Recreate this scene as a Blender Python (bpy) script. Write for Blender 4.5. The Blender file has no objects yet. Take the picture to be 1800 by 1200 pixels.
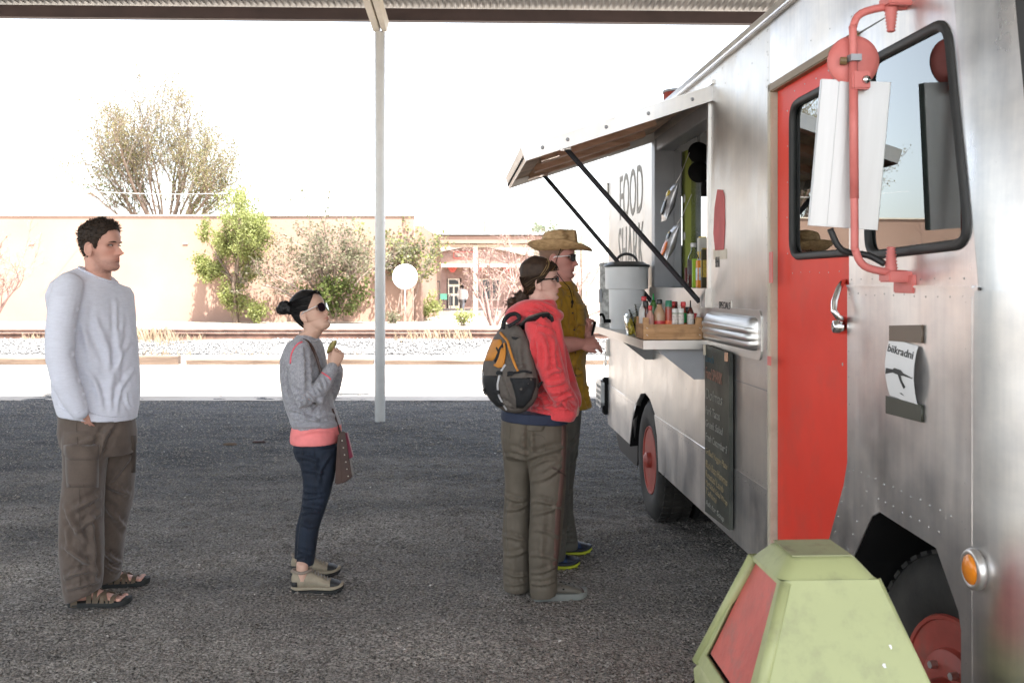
import bpy, bmesh, math, random
import numpy as np
from mathutils import Vector, Matrix, noise as mnoise

random.seed(11)
RNG = np.random.default_rng(7)
scene = bpy.context.scene
COL = scene.collection
R = math.radians

# ------------------------------------------------------------------ camera
CAM_H = 1.55
cam_data = bpy.data.cameras.new("camera")
cam_data.lens = 35.0
cam_data.sensor_width = 36.0
cam_data.shift_y = -104.0 / 1800.0
cam_data.clip_start = 0.05
cam_data.clip_end = 3000
cam_data.dof.use_dof = True
cam_data.dof.focus_distance = 5.0
cam_data.dof.aperture_fstop = 7.0
cam = bpy.data.objects.new("camera", cam_data)
cam.location = (0, 0, CAM_H)
cam.rotation_euler = (R(90), 0, 0)
COL.objects.link(cam)
scene.camera = cam

# ------------------------------------------------------------------ sky and sun
SUN_EL, SUN_AZ = 66.0, 155.0      # azimuth clockwise from +Y: the sun stands behind the camera, to its right
world = bpy.data.worlds.new("World")
scene.world = world
world.use_nodes = True
wn = world.node_tree.nodes
wl = world.node_tree.links
bg = wn["Background"]
sky = wn.new("ShaderNodeTexSky")
sky.sky_type = 'NISHITA'
sky.sun_disc = False
sky.sun_elevation = R(SUN_EL)
sky.sun_rotation = R(SUN_AZ)
sky.air_density = 1.0
sky.dust_density = 1.5
sky.ozone_density = 1.0
bg.inputs['Strength'].default_value = 0.15
hs = wn.new("ShaderNodeHueSaturation")     # thin high haze: a paler sky than clean air gives
hs.inputs['Saturation'].default_value = 0.45
wl.new(sky.outputs[0], hs.inputs['Color'])
wl.new(hs.outputs[0], bg.inputs[0])

sun_data = bpy.data.lights.new("sun", 'SUN')
sun_data.energy = 5.0
sun_data.angle = R(0.5)
sun_data.color = (1.0, 0.955, 0.88)
sun = bpy.data.objects.new("sun", sun_data)
COL.objects.link(sun)
_d = Vector((math.sin(R(SUN_AZ)) * math.cos(R(SUN_EL)), math.cos(R(SUN_AZ)) * math.cos(R(SUN_EL)), math.sin(R(SUN_EL))))
sun.rotation_euler = _d.to_track_quat('Z', 'Y').to_euler()
sun.location = _d * 60

scene.view_settings.view_transform = 'Standard'
scene.view_settings.look = 'None'
scene.view_settings.exposure = 2.3
scene.view_settings.gamma = 1.0
scene.view_settings.use_curve_mapping = False
scene.render.engine = 'CYCLES'
scene.cycles.max_bounces = 9
scene.cycles.diffuse_bounces = 5
scene.cycles.glossy_bounces = 5
scene.cycles.transparent_max_bounces = 48
scene.cycles.use_denoising = True
scene.cycles.sample_clamp_indirect = 6.0

# ------------------------------------------------------------------ helpers
def P(px, py, Y):
    """A point of the place measured on the photograph: pixel and distance to world."""
    return Vector(((px - 900) / 1750.0 * Y, Y, CAM_H - (py - 496) / 1750.0 * Y))

def tag(o, label=None, cat=None, group=None, kind=None):
    if label: o['label'] = label
    if cat: o['category'] = cat
    if group: o['group'] = group
    if kind: o['kind'] = kind
    return o

def thing(name, label, cat, loc=(0, 0, 0), rz=0.0, group=None):
    o = bpy.data.objects.new(name, None)
    o.empty_display_size = 0.1
    COL.objects.link(o)
    o.location = loc
    o.rotation_euler = (0, 0, rz)
    return tag(o, label, cat, group)

def link(name, me, mat, parent=None, smooth=False):
    if smooth:
        me.polygons.foreach_set('use_smooth', np.ones(len(me.polygons), dtype=bool))
    o = bpy.data.objects.new(name, me)
    COL.objects.link(o)
    if mat is not None and not me.materials:
        for m in (mat if isinstance(mat, (list, tuple)) else [mat]):
            me.materials.append(m)
    if parent is not None:
        o.parent = parent
    return o

class MB:
    """Collects shapes and links them as one mesh."""
    def __init__(self):
        self.v, self.f = [], []
    def add(self, vs, fs):
        b = len(self.v)
        self.v.extend([tuple(p) for p in vs])
        self.f.extend([tuple(i + b for i in f) for f in fs])
        return self
    def box(self, c, size, rot=None, taper=None):
        hx, hy, hz = size[0] / 2, size[1] / 2, size[2] / 2
        t = taper or 1.0
        vs = []
        for z, k in ((-hz, 1.0), (hz, t)):
            for x, y in ((-hx, -hy), (hx, -hy), (hx, hy), (-hx, hy)):
                vs.append(Vector((x * k, y * k, z)))
        if rot is not None:
            m = rot if isinstance(rot, Matrix) else Matrix.Rotation(rot, 3, 'Z')
            vs = [m @ p for p in vs]
        c = Vector(c)
        return self.add([p + c for p in vs], [(3, 2, 1, 0), (4, 5, 6, 7), (0, 1, 5, 4), (1, 2, 6, 5), (2, 3, 7, 6), (3, 0, 4, 7)])
    def hexa(self, bottom, top):
        return self.add(list(bottom) + list(top), [(3, 2, 1, 0), (4, 5, 6, 7), (0, 1, 5, 4), (1, 2, 6, 5), (2, 3, 7, 6), (3, 0, 4, 7)])
    def loft(self, rings, cap=True, closed=True):
        n = len(rings[0])
        vs = [p for r in rings for p in r]
        fs = []
        for i in range(len(rings) - 1):
            for j in range(n if closed else n - 1):
                k = (j + 1) % n
                fs.append((i * n + j, i * n + k, (i + 1) * n + k, (i + 1) * n + j))
        if cap and closed:
            fs.append(tuple(reversed(range(n))))
            fs.append(tuple((len(rings) - 1) * n + j for j in range(n)))
        return self.add(vs, fs)
    def tube(self, pts, rad, n=10, cap=True, flat=1.0, up=None, round_ends=False):
        pts = [Vector(p) for p in pts]
        if not isinstance(rad, (list, tuple)):
            rad = [rad] * len(pts)
        rad = list(rad)
        if round_ends:
            d0 = (pts[0] - pts[1]).normalized(); d1 = (pts[-1] - pts[-2]).normalized()
            r0, r1 = rad[0], rad[-1]
            pre = [(pts[0] + d0 * r0 * math.sin(a), r0 * math.cos(a)) for a in (R(84), R(60), R(30))]
            post = [(pts[-1] + d1 * r1 * math.sin(a), r1 * math.cos(a)) for a in (R(30), R(60), R(84))]
            pts = [p for p, _ in pre] + pts + [p for p, _ in post]
            rad = [r for _, r in pre] + rad + [r for _, r in post]
        rings = []
        u = None
        for i, p in enumerate(pts):
            a = pts[max(i - 1, 0)]; b = pts[min(i + 1, len(pts) - 1)]
            t = (b - a)
            if t.length < 1e-9: t = Vector((0, 0, 1))
            t.normalize()
            if u is None:
                ref = Vector(up) if up is not None else (Vector((0, 0, 1)) if abs(t.z) < 0.9 else Vector((0, 1, 0)))
                u = (ref - t * ref.dot(t)).normalized()
            else:
                u = (u - t * u.dot(t))
                if u.length < 1e-6: u = t.orthogonal()
                u.normalize()
            w = t.cross(u)
            rings.append([p + (u * math.cos(2 * math.pi * k / n) * flat + w * math.sin(2 * math.pi * k / n)) * rad[i] for k in range(n)])
        return self.loft(rings, cap)
    def lathe(self, prof, c=(0, 0, 0), n=20, axis='Z', cap=True):
        c = Vector(c)
        rings = []
        for r, h in prof:
            ring = []
            for k in range(n):
                a = 2 * math.pi * k / n
                p = (r * math.cos(a), r * math.sin(a), h)
                if axis == 'X': p = (h, p[0], p[1])
                elif axis == 'Y': p = (p[1], h, p[0])
                ring.append(c + Vector(p))
            rings.append(ring)
        return self.loft(rings, cap)
    def cyl(self, a, b, r, n=14):
        return self.tube([a, b], r, n)
    def ball(self, c, r, n=12, m=8):
        if not isinstance(r, (list, tuple)): r = (r, r, r)
        c = Vector(c)
        rings = []
        for i in range(1, m):
            t = math.pi * i / m - math.pi / 2
            rings.append([c + Vector((r[0] * math.cos(t) * math.cos(2 * math.pi * k / n), r[1] * math.cos(t) * math.sin(2 * math.pi * k / n), r[2] * math.sin(t))) for k in range(n)])
        return self.loft(rings)
    def prism(self, poly, plane, w0, w1):
        """poly of (u, v); plane maps (u, v, w) to a point."""
        n = len(poly)
        vs = [plane(u, v, w0) for u, v in poly] + [plane(u, v, w1) for u, v in poly]
        fs = [tuple(reversed(range(n))), tuple(n + i for i in range(n))]
        for i in range(n):
            k = (i + 1) % n
            fs.append((i, k, n + k, n + i))
        return self.add(vs, fs)
    def mesh(self, name, fix=True):
        me = bpy.data.meshes.new(name)
        me.from_pydata(self.v, [], self.f)
        if fix:
            bm = bmesh.new(); bm.from_mesh(me)
            bmesh.ops.recalc_face_normals(bm, faces=bm.faces)
            bm.to_mesh(me); bm.free()
        me.update()
        return me
    def build(self, name, mat, parent=None, smooth=False, bevel=0.0, seg=2):
        me = self.mesh(name)
        if bevel > 0:
            bm = bmesh.new(); bm.from_mesh(me)
            es = [e for e in bm.edges if len(e.link_faces) == 2 and e.calc_face_angle(0) > 0.5]
            bmesh.ops.bevel(bm, geom=es, offset=bevel, segments=seg, affect='EDGES', clamp_overlap=True)
            bm.to_mesh(me); bm.free()
        o = link(name, me, mat, parent, smooth)
        if smooth == 'angle' or (smooth is False and bevel > 0):
            shade_angle(me, 40)
        return o

def shade_angle(me, deg):
    me.polygons.foreach_set('use_smooth', np.ones(len(me.polygons), dtype=bool))
    bm = bmesh.new(); bm.from_mesh(me)
    lim = R(deg)
    for e in bm.edges:
        e.smooth = not (len(e.link_faces) == 2 and e.calc_face_angle(0) > lim)
    bm.to_mesh(me); bm.free()

def np_mesh(name, V, F):
    """fast mesh from numpy arrays; F is (n, k) with constant k."""
    me = bpy.data.meshes.new(name)
    V = np.asarray(V, dtype=np.float32); F = np.asarray(F, dtype=np.int32)
    me.vertices.add(len(V)); me.vertices.foreach_set('co', V.ravel())
    n, k = F.shape
    me.loops.add(n * k); me.loops.foreach_set('vertex_index', F.ravel())
    me.polygons.add(n)
    me.polygons.foreach_set('loop_start', np.arange(0, n * k, k, dtype=np.int32))
    try:
        me.polygons.foreach_set('loop_total', np.full(n, k, dtype=np.int32))
    except Exception:
        pass
    me.update(calc_edges=True)
    me.validate()
    return me

def copy_tree(o, parent=None):
    c = o.copy(); COL.objects.link(c)
    if parent is not None: c.parent = parent
    for ch in list(o.children): copy_tree(ch, c)
    return c

def plate(outline, holes, plane, w0, w1):
    """A flat plate with holes: outline and holes are (u, v) lists."""
    cu = bpy.data.curves.new("plate", 'CURVE')
    cu.dimensions = '2D'; cu.fill_mode = 'BOTH'
    for poly in [outline] + list(holes):
        sp = cu.splines.new('POLY'); sp.points.add(len(poly) - 1)
        for i, (u, v) in enumerate(poly): sp.points[i].co = (u, v, 0, 1)
        sp.use_cyclic_u = True
    cu.extrude = 0.5
    ob = bpy.data.objects.new("plate", cu); COL.objects.link(ob)
    me = bpy.data.meshes.new_from_object(ob)
    bpy.data.objects.remove(ob); bpy.data.curves.remove(cu)
    for v in me.vertices:
        u, vv, t = v.co
        v.co = plane(u, vv, w0 + (w1 - w0) * (t + 0.5))
    bm = bmesh.new(); bm.from_mesh(me)
    bmesh.ops.remove_doubles(bm, verts=bm.verts, dist=1e-5)
    bmesh.ops.recalc_face_normals(bm, faces=bm.faces)
    bm.to_mesh(me); bm.free()
    return me

def rounded(u0, v0, u1, v1, r, n=5):
    out = []
    for cx, cy, a0 in ((u1 - r, v1 - r, 0), (u0 + r, v1 - r, 90), (u0 + r, v0 + r, 180), (u1 - r, v0 + r, 270)):
        for i in range(n + 1):
            a = R(a0 + 90 * i / n)
            out.append((cx + r * math.cos(a), cy + r * math.sin(a)))
    return out

def round_poly(poly, r, n=5):
    out = []
    m = len(poly)
    for i in range(m):
        p = Vector(poly[i]); a = Vector(poly[i - 1]); b = Vector(poly[(i + 1) % m])
        da = (a - p); db = (b - p)
        ra = min(r, da.length * 0.45, db.length * 0.45)
        p0 = p + da.normalized() * ra; p1 = p + db.normalized() * ra
        for k in range(n + 1):
            t = k / n
            q = p0 * (1 - t) ** 2 + p * 2 * t * (1 - t) + p1 * t * t
            out.append((q.x, q.y))
    return out

def offset_poly(poly, d):
    """Moves a convex counter-clockwise outline outward by d."""
    c = Vector((sum(p[0] for p in poly) / len(poly), sum(p[1] for p in poly) / len(poly)))
    out = []
    m = len(poly)
    for i in range(m):
        a = Vector(poly[i - 1]); b = Vector(poly[(i + 1) % m]); p = Vector(poly[i])
        t = (b - a)
        nrm = Vector((t.y, -t.x))
        if nrm.length < 1e-9: nrm = p - c
        nrm.normalize()
        if nrm.dot(p - c) < 0: nrm = -nrm
        q = p + nrm * d
        out.append((q.x, q.y))
    return out

FONT = None
def text_mesh(body, size, plane, width=None, height=None, depth=0.0015, bold=0.0, align='LEFT', shear=0.0, spacing=1.0):
    cu = bpy.data.curves.new("text", 'FONT')
    cu.body = body; cu.size = size; cu.extrude = 0.5; cu.align_x = align
    cu.offset = bold; cu.shear = shear; cu.space_character = spacing
    cu.resolution_u = 3
    ob = bpy.data.objects.new("text", cu); COL.objects.link(ob)
    dg = bpy.context.evaluated_depsgraph_get(); dg.update()
    me = bpy.data.meshes.new_from_object(ob.evaluated_get(dg))
    bpy.data.objects.remove(ob); bpy.data.curves.remove(cu)
    xs = [v.co.x for v in me.vertices]; ys = [v.co.y for v in me.vertices]
    sx = width / (max(xs) - min(xs)) if width else 1.0
    sy = height / (max(ys) - min(ys)) if height else (sx if width else 1.0)
    x0, y0 = min(xs), min(ys)
    for v in me.vertices:
        x, y, t = v.co
        if width or height: x, y = (x - x0) * sx, (y - y0) * sy
        v.co = plane(x, y, depth * (t + 0.5))
    bm = bmesh.new(); bm.from_mesh(me)
    bmesh.ops.recalc_face_normals(bm, faces=bm.faces)
    bm.to_mesh(me); bm.free()
    return me

# ------------------------------------------------------------------ materials
def mat(name, col, rough=0.6, metal=0.0, var=0.18, vs=6.0, col2=None, bump=0.0, bs=60.0, bd=0.003, stretch=(1, 1, 1),
        spec=0.5, coat=0.0, dirt=None, dirt_scale=2.0, dirt_amt=0.5, rvar=0.0, trans=0.0, sheen=0.0, sss=0.0, fine=0.0, fine_s=250.0, attr=None, coords='Object', lumps=0.0, lump_s=2.0):
    m = bpy.data.materials.new(name); m.use_nodes = True
    nt = m.node_tree; N = nt.nodes; L = nt.links
    b = N["Principled BSDF"]
    b.inputs['Roughness'].default_value = rough
    b.inputs['Metallic'].default_value = metal
    b.inputs['Specular IOR Level'].default_value = spec
    b.inputs['Coat Weight'].default_value = coat
    b.inputs['Sheen Weight'].default_value = sheen
    if trans: b.inputs['Transmission Weight'].default_value = trans
    if sss:
        b.inputs['Subsurface Weight'].default_value = sss
        b.inputs['Subsurface Radius'].default_value = (0.012, 0.005, 0.003)
        b.inputs['Subsurface Scale'].default_value = 1.0
    tc = N.new('ShaderNodeTexCoord'); mp = N.new('ShaderNodeMapping')
    mp.inputs['Scale'].default_value = stretch
    L.new(tc.outputs[coords], mp.inputs[0])
    def nz(scale, detail=4.0, rgh=0.55, mapped=True):
        t = N.new('ShaderNodeTexNoise'); t.inputs['Scale'].default_value = scale
        t.inputs['Detail'].default_value = detail; t.inputs['Roughness'].default_value = rgh
        L.new((mp if mapped else tc).outputs[0 if mapped else coords], t.inputs['Vector'])
        return t
    def mix(fac, a, bb, blend='MIX'):
        x = N.new('ShaderNodeMix'); x.data_type = 'RGBA'; x.blend_type = blend
        if isinstance(fac, (int, float)): x.inputs[0].default_value = fac
        else: L.new(fac, x.inputs[0])
        for s, q in ((6, a), (7, bb)):
            if isinstance(q, (tuple, list)): x.inputs[s].default_value = (q[0], q[1], q[2], 1)
            else: L.new(q, x.inputs[s])
        return x.outputs[2]
    def ramp(src, lo, hi):
        r = N.new('ShaderNodeMapRange'); r.inputs[1].default_value = lo; r.inputs[2].default_value = hi
        L.new(src, r.inputs[0]); return r.outputs[0]
    base = tuple(col)
    if var > 0 or col2:
        a = tuple(c * (1 - var) for c in col); bcol = col2 or tuple(min(c * (1 + var), 1) for c in col)
        out = mix(ramp(nz(vs).outputs[0], 0.3, 0.7), a, bcol)
    else:
        out = mix(0.0, base, base)
    if fine > 0:
        f = nz(fine_s, 2.0, 0.6)
        out = mix(ramp(f.outputs[0], 0.3, 0.7), mix(1.0, out, (1 - fine,) * 3, 'MULTIPLY'), mix(1.0, out, (1 + fine,) * 3, 'MULTIPLY'))
    if dirt:
        d = nz(dirt_scale, 6.0, 0.65, mapped=False)
        fac = N.new('ShaderNodeMath'); fac.operation = 'MULTIPLY'; fac.inputs[1].default_value = dirt_amt
        L.new(ramp(d.outputs[0], 0.5, 0.68), fac.inputs[0])
        out = mix(fac.outputs[0], out, dirt)
    if attr:
        a_ = N.new('ShaderNodeAttribute'); a_.attribute_name = attr
        out = mix(1.0, out, a_.outputs['Color'], 'MULTIPLY')
    L.new(out, b.inputs['Base Color'])
    if rvar > 0:
        r = nz(vs * 1.7, 5.0, 0.6)
        rr = N.new('ShaderNodeMapRange'); rr.inputs[1].default_value = 0.3; rr.inputs[2].default_value = 0.7
        rr.inputs[3].default_value = max(rough - rvar, 0.02); rr.inputs[4].default_value = min(rough + rvar, 1)
        L.new(r.outputs[0], rr.inputs[0]); L.new(rr.outputs[0], b.inputs['Roughness'])
    prev = None
    if bump > 0:
        bn = N.new('ShaderNodeBump'); bn.inputs['Strength'].default_value = bump; bn.inputs['Distance'].default_value = bd
        L.new(nz(bs, 4.0, 0.6).outputs[0], bn.inputs['Height']); prev = bn
    if lumps > 0:
        b2 = N.new('ShaderNodeBump'); b2.inputs['Strength'].default_value = 1.0; b2.inputs['Distance'].default_value = lumps
        L.new(nz(lump_s, 2.0, 0.5, mapped=False).outputs[0], b2.inputs['Height'])
        if prev: L.new(prev.outputs[0], b2.inputs['Normal'])
        prev = b2
    if prev: L.new(prev.outputs[0], b.inputs['Normal'])
    return m

def glass_mat(name, tint=(0.75, 0.82, 0.8), rough=0.0, ior=1.5):
    """window glass: see-through and mirror-like by the viewing angle, two faces in one sheet"""
    m = bpy.data.materials.new(name); m.use_nodes = True
    nt = m.node_tree; N = nt.nodes; L = nt.links
    N.remove(N["Principled BSDF"])
    out = N["Material Output"]
    t = N.new('ShaderNodeBsdfTransparent'); t.inputs[0].default_value = (*tint, 1)
    g = N.new('ShaderNodeBsdfGlossy'); g.inputs['Roughness'].default_value = rough
    g.inputs[0].default_value = (0.95, 0.98, 0.97, 1)
    fr = N.new('ShaderNodeFresnel'); fr.inputs[0].default_value = ior
    k = N.new('ShaderNodeMath'); k.operation = 'MULTIPLY'; k.inputs[1].default_value = 1.7; k.use_clamp = True
    L.new(fr.outputs[0], k.inputs[0])
    mx = N.new('ShaderNodeMixShader')
    L.new(k.outputs[0], mx.inputs[0]); L.new(t.outputs[0], mx.inputs[1]); L.new(g.outputs[0], mx.inputs[2])
    L.new(mx.outputs[0], out.inputs[0])
    return m

# numpy value noise
def vnoise(x, y, seed=0):
    x = np.asarray(x, dtype=np.float64); y = np.asarray(y, dtype=np.float64)
    tab = np.random.default_rng(seed).random((256, 256))
    xi = np.floor(x).astype(int); yi = np.floor(y).astype(int)
    fx = x - xi; fy = y - yi
    fx = fx * fx * (3 - 2 * fx); fy = fy * fy * (3 - 2 * fy)
    a = tab[xi % 256, yi % 256]; b = tab[(xi + 1) % 256, yi % 256]
    c = tab[xi % 256, (yi + 1) % 256]; d = tab[(xi + 1) % 256, (yi + 1) % 256]
    return (a * (1 - fx) + b * fx) * (1 - fy) + (c * (1 - fx) + d * fx) * fy - 0.5

def vnoise3(P3, seed=0):
    x, y, z = P3[:, 0], P3[:, 1], P3[:, 2]
    tab = np.random.default_rng(seed).random((64, 64, 64))
    xi = np.floor(x).astype(int); yi = np.floor(y).astype(int); zi = np.floor(z).astype(int)
    fx = x - xi; fy = y - yi; fz = z - zi
    fx = fx * fx * (3 - 2 * fx); fy = fy * fy * (3 - 2 * fy); fz = fz * fz * (3 - 2 * fz)
    r = 0
    for i in (0, 1):
        for j in (0, 1):
            for k in (0, 1):
                r = r + tab[(xi + i) % 64, (yi + j) % 64, (zi + k) % 64] * (fx if i else 1 - fx) * (fy if j else 1 - fy) * (fz if k else 1 - fz)
    return r - 0.5
# ================================================================== materials of the place
M_GRAVEL = mat("gravel", (0.086, 0.086, 0.088), rough=0.95, var=0.22, vs=1.6, col2=(0.118, 0.117, 0.116), bump=1.0, bs=55, bd=0.04, fine=0.9, fine_s=75, spec=0.2, lumps=0.06, lump_s=9)
def shade_gradient(m):
    """shade gradient put into the gravel colour: paler and warmer near, darker away"""
    nt = m.node_tree; N = nt.nodes; L = nt.links; b = N["Principled BSDF"]; src = b.inputs['Base Color'].links[0].from_socket
    tc = N.new('ShaderNodeTexCoord'); sp = N.new('ShaderNodeSeparateXYZ'); L.new(tc.outputs['Object'], sp.inputs[0])
    nz = N.new('ShaderNodeTexNoise'); nz.inputs['Scale'].default_value = 0.9; nz.inputs['Detail'].default_value = 7; nz.inputs['Roughness'].default_value = 0.62
    mp = N.new('ShaderNodeMapping'); mp.inputs['Scale'].default_value = (0.55, 1.5, 1); L.new(tc.outputs['Object'], mp.inputs[0]); L.new(mp.outputs[0], nz.inputs['Vector'])
    a = N.new('ShaderNodeMath'); a.operation = 'MULTIPLY_ADD'; a.inputs[1].default_value = 9.0; L.new(nz.outputs[0], a.inputs[0]); L.new(sp.outputs[1], a.inputs[2])
    r = N.new('ShaderNodeMapRange'); r.inputs[1].default_value = 13.6; r.inputs[2].default_value = 7.6; r.inputs[3].default_value = 0.0; r.inputs[4].default_value = 1.0; L.new(a.outputs[0], r.inputs[0])
    x = N.new('ShaderNodeMix'); x.data_type = 'RGBA'; x.blend_type = 'MULTIPLY'; x.inputs[7].default_value = (4.1, 3.75, 3.35, 1); L.new(r.outputs[0], x.inputs[0]); L.new(src, x.inputs[6]); L.new(x.outputs[2], b.inputs['Base Color'])
shade_gradient(M_GRAVEL)
M_PEBBLE = mat("pebble", (0.13, 0.12, 0.11), rough=0.9, var=0.5, vs=60, col2=(0.42, 0.385, 0.34), spec=0.25)
M_CALICHE = mat("pale_stones", (0.62, 0.59, 0.55), rough=0.9, var=0.3, vs=9)
M_SAND = mat("sandy_soil", (0.30, 0.25, 0.20), rough=0.95, var=0.2, vs=0.8, col2=(0.36, 0.31, 0.26), bump=0.6, bs=30, bd=0.02, fine=0.2, fine_s=60, spec=0.2)
M_BALLAST = mat("ballast", (0.16, 0.16, 0.165), rough=0.9, var=0.4, vs=14, col2=(0.28, 0.275, 0.27), bump=0.8, bs=30, bd=0.03, spec=0.3)
M_RUST = mat("rusty_rail", (0.105, 0.058, 0.042), rough=0.75, var=0.3, vs=5, col2=(0.20, 0.11, 0.08), bump=0.3, bs=40)
M_SHINE = mat("polished_rail_head", (0.55, 0.5, 0.47), rough=0.3, metal=0.9, var=0.1)
M_TIMBER = mat("weathered_timber", (0.12, 0.08, 0.058), rough=0.9, var=0.35, vs=4, col2=(0.19, 0.135, 0.10), bump=0.7, bs=20, bd=0.02, stretch=(0.3, 4, 4))
M_PEACH = mat("peach_stucco", (0.325, 0.212, 0.163), rough=0.9, var=0.08, vs=0.35, col2=(0.35, 0.236, 0.186), bump=0.35, bs=25, bd=0.01, spec=0.2, fine=0.04, fine_s=20)
M_CREAMP = mat("cream_paint", (0.62, 0.55, 0.45), rough=0.6, var=0.1, vs=3)
M_WHITE = mat("white_paint", (0.80, 0.80, 0.79), rough=0.45, var=0.06, vs=4, dirt=(0.45, 0.40, 0.35), dirt_scale=9, dirt_amt=0.12)
M_STEELPAINT = mat("brown_steel", (0.055, 0.032, 0.028), rough=0.6, var=0.2, vs=3)
M_ZINC = mat("galvanised_sheet", (0.44, 0.44, 0.43), rough=0.45, metal=0.4, var=0.15, vs=3, col2=(0.52, 0.51, 0.49))
M_BARK = mat("bark", (0.16, 0.115, 0.085), rough=0.9, var=0.3, vs=8, bump=0.6, bs=25, bd=0.02)
M_TWIG = mat("pale_twig", (0.24, 0.18, 0.15), rough=0.9, var=0.25, vs=5)
M_PINKTWIG = mat("pinkish_twig", (0.26, 0.17, 0.15), rough=0.9, var=0.25, vs=5)

def leaf_mat(name, col, col2, tr=0.35):
    m = bpy.data.materials.new(name); m.use_nodes = True
    nt = m.node_tree; N = nt.nodes; L = nt.links
    b = N["Principled BSDF"]; b.inputs['Roughness'].default_value = 0.55; b.inputs['Specular IOR Level'].default_value = 0.3
    gi = N.new('ShaderNodeNewGeometry'); cr = N.new('ShaderNodeMix'); cr.data_type = 'RGBA'
    cr.inputs[6].default_value = (*col, 1); cr.inputs[7].default_value = (*col2, 1)
    L.new(gi.outputs['Random Per Island'], cr.inputs[0]); L.new(cr.outputs[2], b.inputs['Base Color'])
    t = N.new('ShaderNodeBsdfTranslucent'); L.new(cr.outputs[2], t.inputs[0])
    mx = N.new('ShaderNodeMixShader'); mx.inputs[0].default_value = tr
    L.new(b.outputs[0], mx.inputs[1]); L.new(t.outputs[0], mx.inputs[2]); L.new(mx.outputs[0], N["Material Output"].inputs[0])
    return m
M_LEAF_BIG = leaf_mat("olive_leaf", (0.17, 0.155, 0.075), (0.29, 0.26, 0.14), 0.5)
M_LEAF_BIG2 = leaf_mat("ivy_leaf", (0.065, 0.09, 0.022), (0.13, 0.16, 0.045), 0.5)
M_LEAF_GREEN = leaf_mat("fresh_leaf", (0.19, 0.22, 0.06), (0.34, 0.36, 0.15), 0.5)
M_LEAF_GREY = leaf_mat("greygreen_leaf", (0.13, 0.135, 0.075), (0.25, 0.24, 0.16), 0.5)
M_LEAF_PINE = leaf_mat("pine_needle", (0.20, 0.24, 0.16), (0.30, 0.34, 0.24), 0.5)
M_STRAW = leaf_mat("dry_straw", (0.34, 0.25, 0.16), (0.42, 0.34, 0.25), 0.2)

# ================================================================== ground
def axis(dense0, dense1, step, far, growth=1.25):
    a = list(np.arange(dense0, dense1 + 1e-6, step))
    s, x = step, a[-1]
    while x < far: s *= growth; x += s; a.append(x)
    s, x, pre = step, a[0], []
    while x > -far: s *= growth; x -= s; pre.append(x)
    return np.array(pre[::-1] + a)

gx = axis(-5.2, 2.4, 0.035, 900); gy = axis(2.6, 13.4, 0.035, 900)
GX, GY = np.meshgrid(gx, gy, indexing='ij')
gz = (vnoise(GX * 0.9, GY * 1.3, 1) * 0.020 + vnoise(GX * 2.6 + GY * 0.4, GY * 6.0, 2) * 0.016
      + vnoise(GX * 9, GY * 14, 3) * 0.010 + vnoise(GX * 24, GY * 26, 4) * 0.006)
lump = np.clip((GY - 5.2) / 1.5, 0, 1) * np.clip((11.5 - GY) / 2.0, 0, 1) * np.clip((GX + 0.5) / 1.5, 0.25, 1)
gz += vnoise(GX * 3.2 + 5, GY * 4.4, 5) * 0.045 * lump * np.clip(vnoise(GX * 0.8, GY * 0.8, 6) * 2 + 0.6, 0, 1)
inside = (GX > -6.5) & (GX < 3.4) & (GY > 2) & (GY < 14.5)
gz = np.where(inside, gz, -0.004)
gz = np.where(GY > 21.5, -0.6, gz)
GV = np.stack([GX.ravel(), GY.ravel(), gz.ravel()], 1)
nx, ny = len(gx), len(gy)
ii = np.arange(nx - 1)[:, None] * ny + np.arange(ny - 1)[None, :]
GF = np.stack([ii, ii + ny, ii + ny + 1, ii + 1], -1).reshape(-1, 4)
ground = link("ground", np_mesh("ground", GV, GF), M_GRAVEL, None, True)
tag(ground, kind='structure')

def ground_z(x, y):
    i = np.clip(np.searchsorted(gx, x), 0, nx - 1); j = np.clip(np.searchsorted(gy, y), 0, ny - 1)
    return gz[i, j]

def pebbles(name, X, Y, Z, S, m, label=None, flat=0.6):
    n = len(X)
    base = np.array([(1, 0, 0), (-0.5, 0.87, 0), (-0.5, -0.87, 0), (0.15, 0.1, 0.9), (0.1, -0.1, -0.9)], dtype=np.float64)
    tri = np.array([(0, 1, 3), (1, 2, 3), (2, 0, 3), (1, 0, 4), (2, 1, 4), (0, 2, 4)])
    V = base[None] * S[:, None, None] * (0.65 + 0.7 * RNG.random((n, 5, 1)))
    V[:, :, 2] *= flat
    a = RNG.random(n) * 6.283
    c, s = np.cos(a)[:, None], np.sin(a)[:, None]
    tl = (RNG.random(n) - 0.5)[:, None] * 0.9
    x = V[:, :, 0] * c - V[:, :, 1] * s; y = V[:, :, 0] * s + V[:, :, 1] * c
    z = V[:, :, 2] + x * tl
    W = np.stack([x + X[:, None], y + Y[:, None], z + Z[:, None]], -1).reshape(-1, 3)
    F = (tri[None] + (np.arange(n) * 5)[:, None, None]).reshape(-1, 3)
    o = link(name, np_mesh(name, W, F), m)
    return tag(o, label, None, None, 'stuff')

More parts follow.
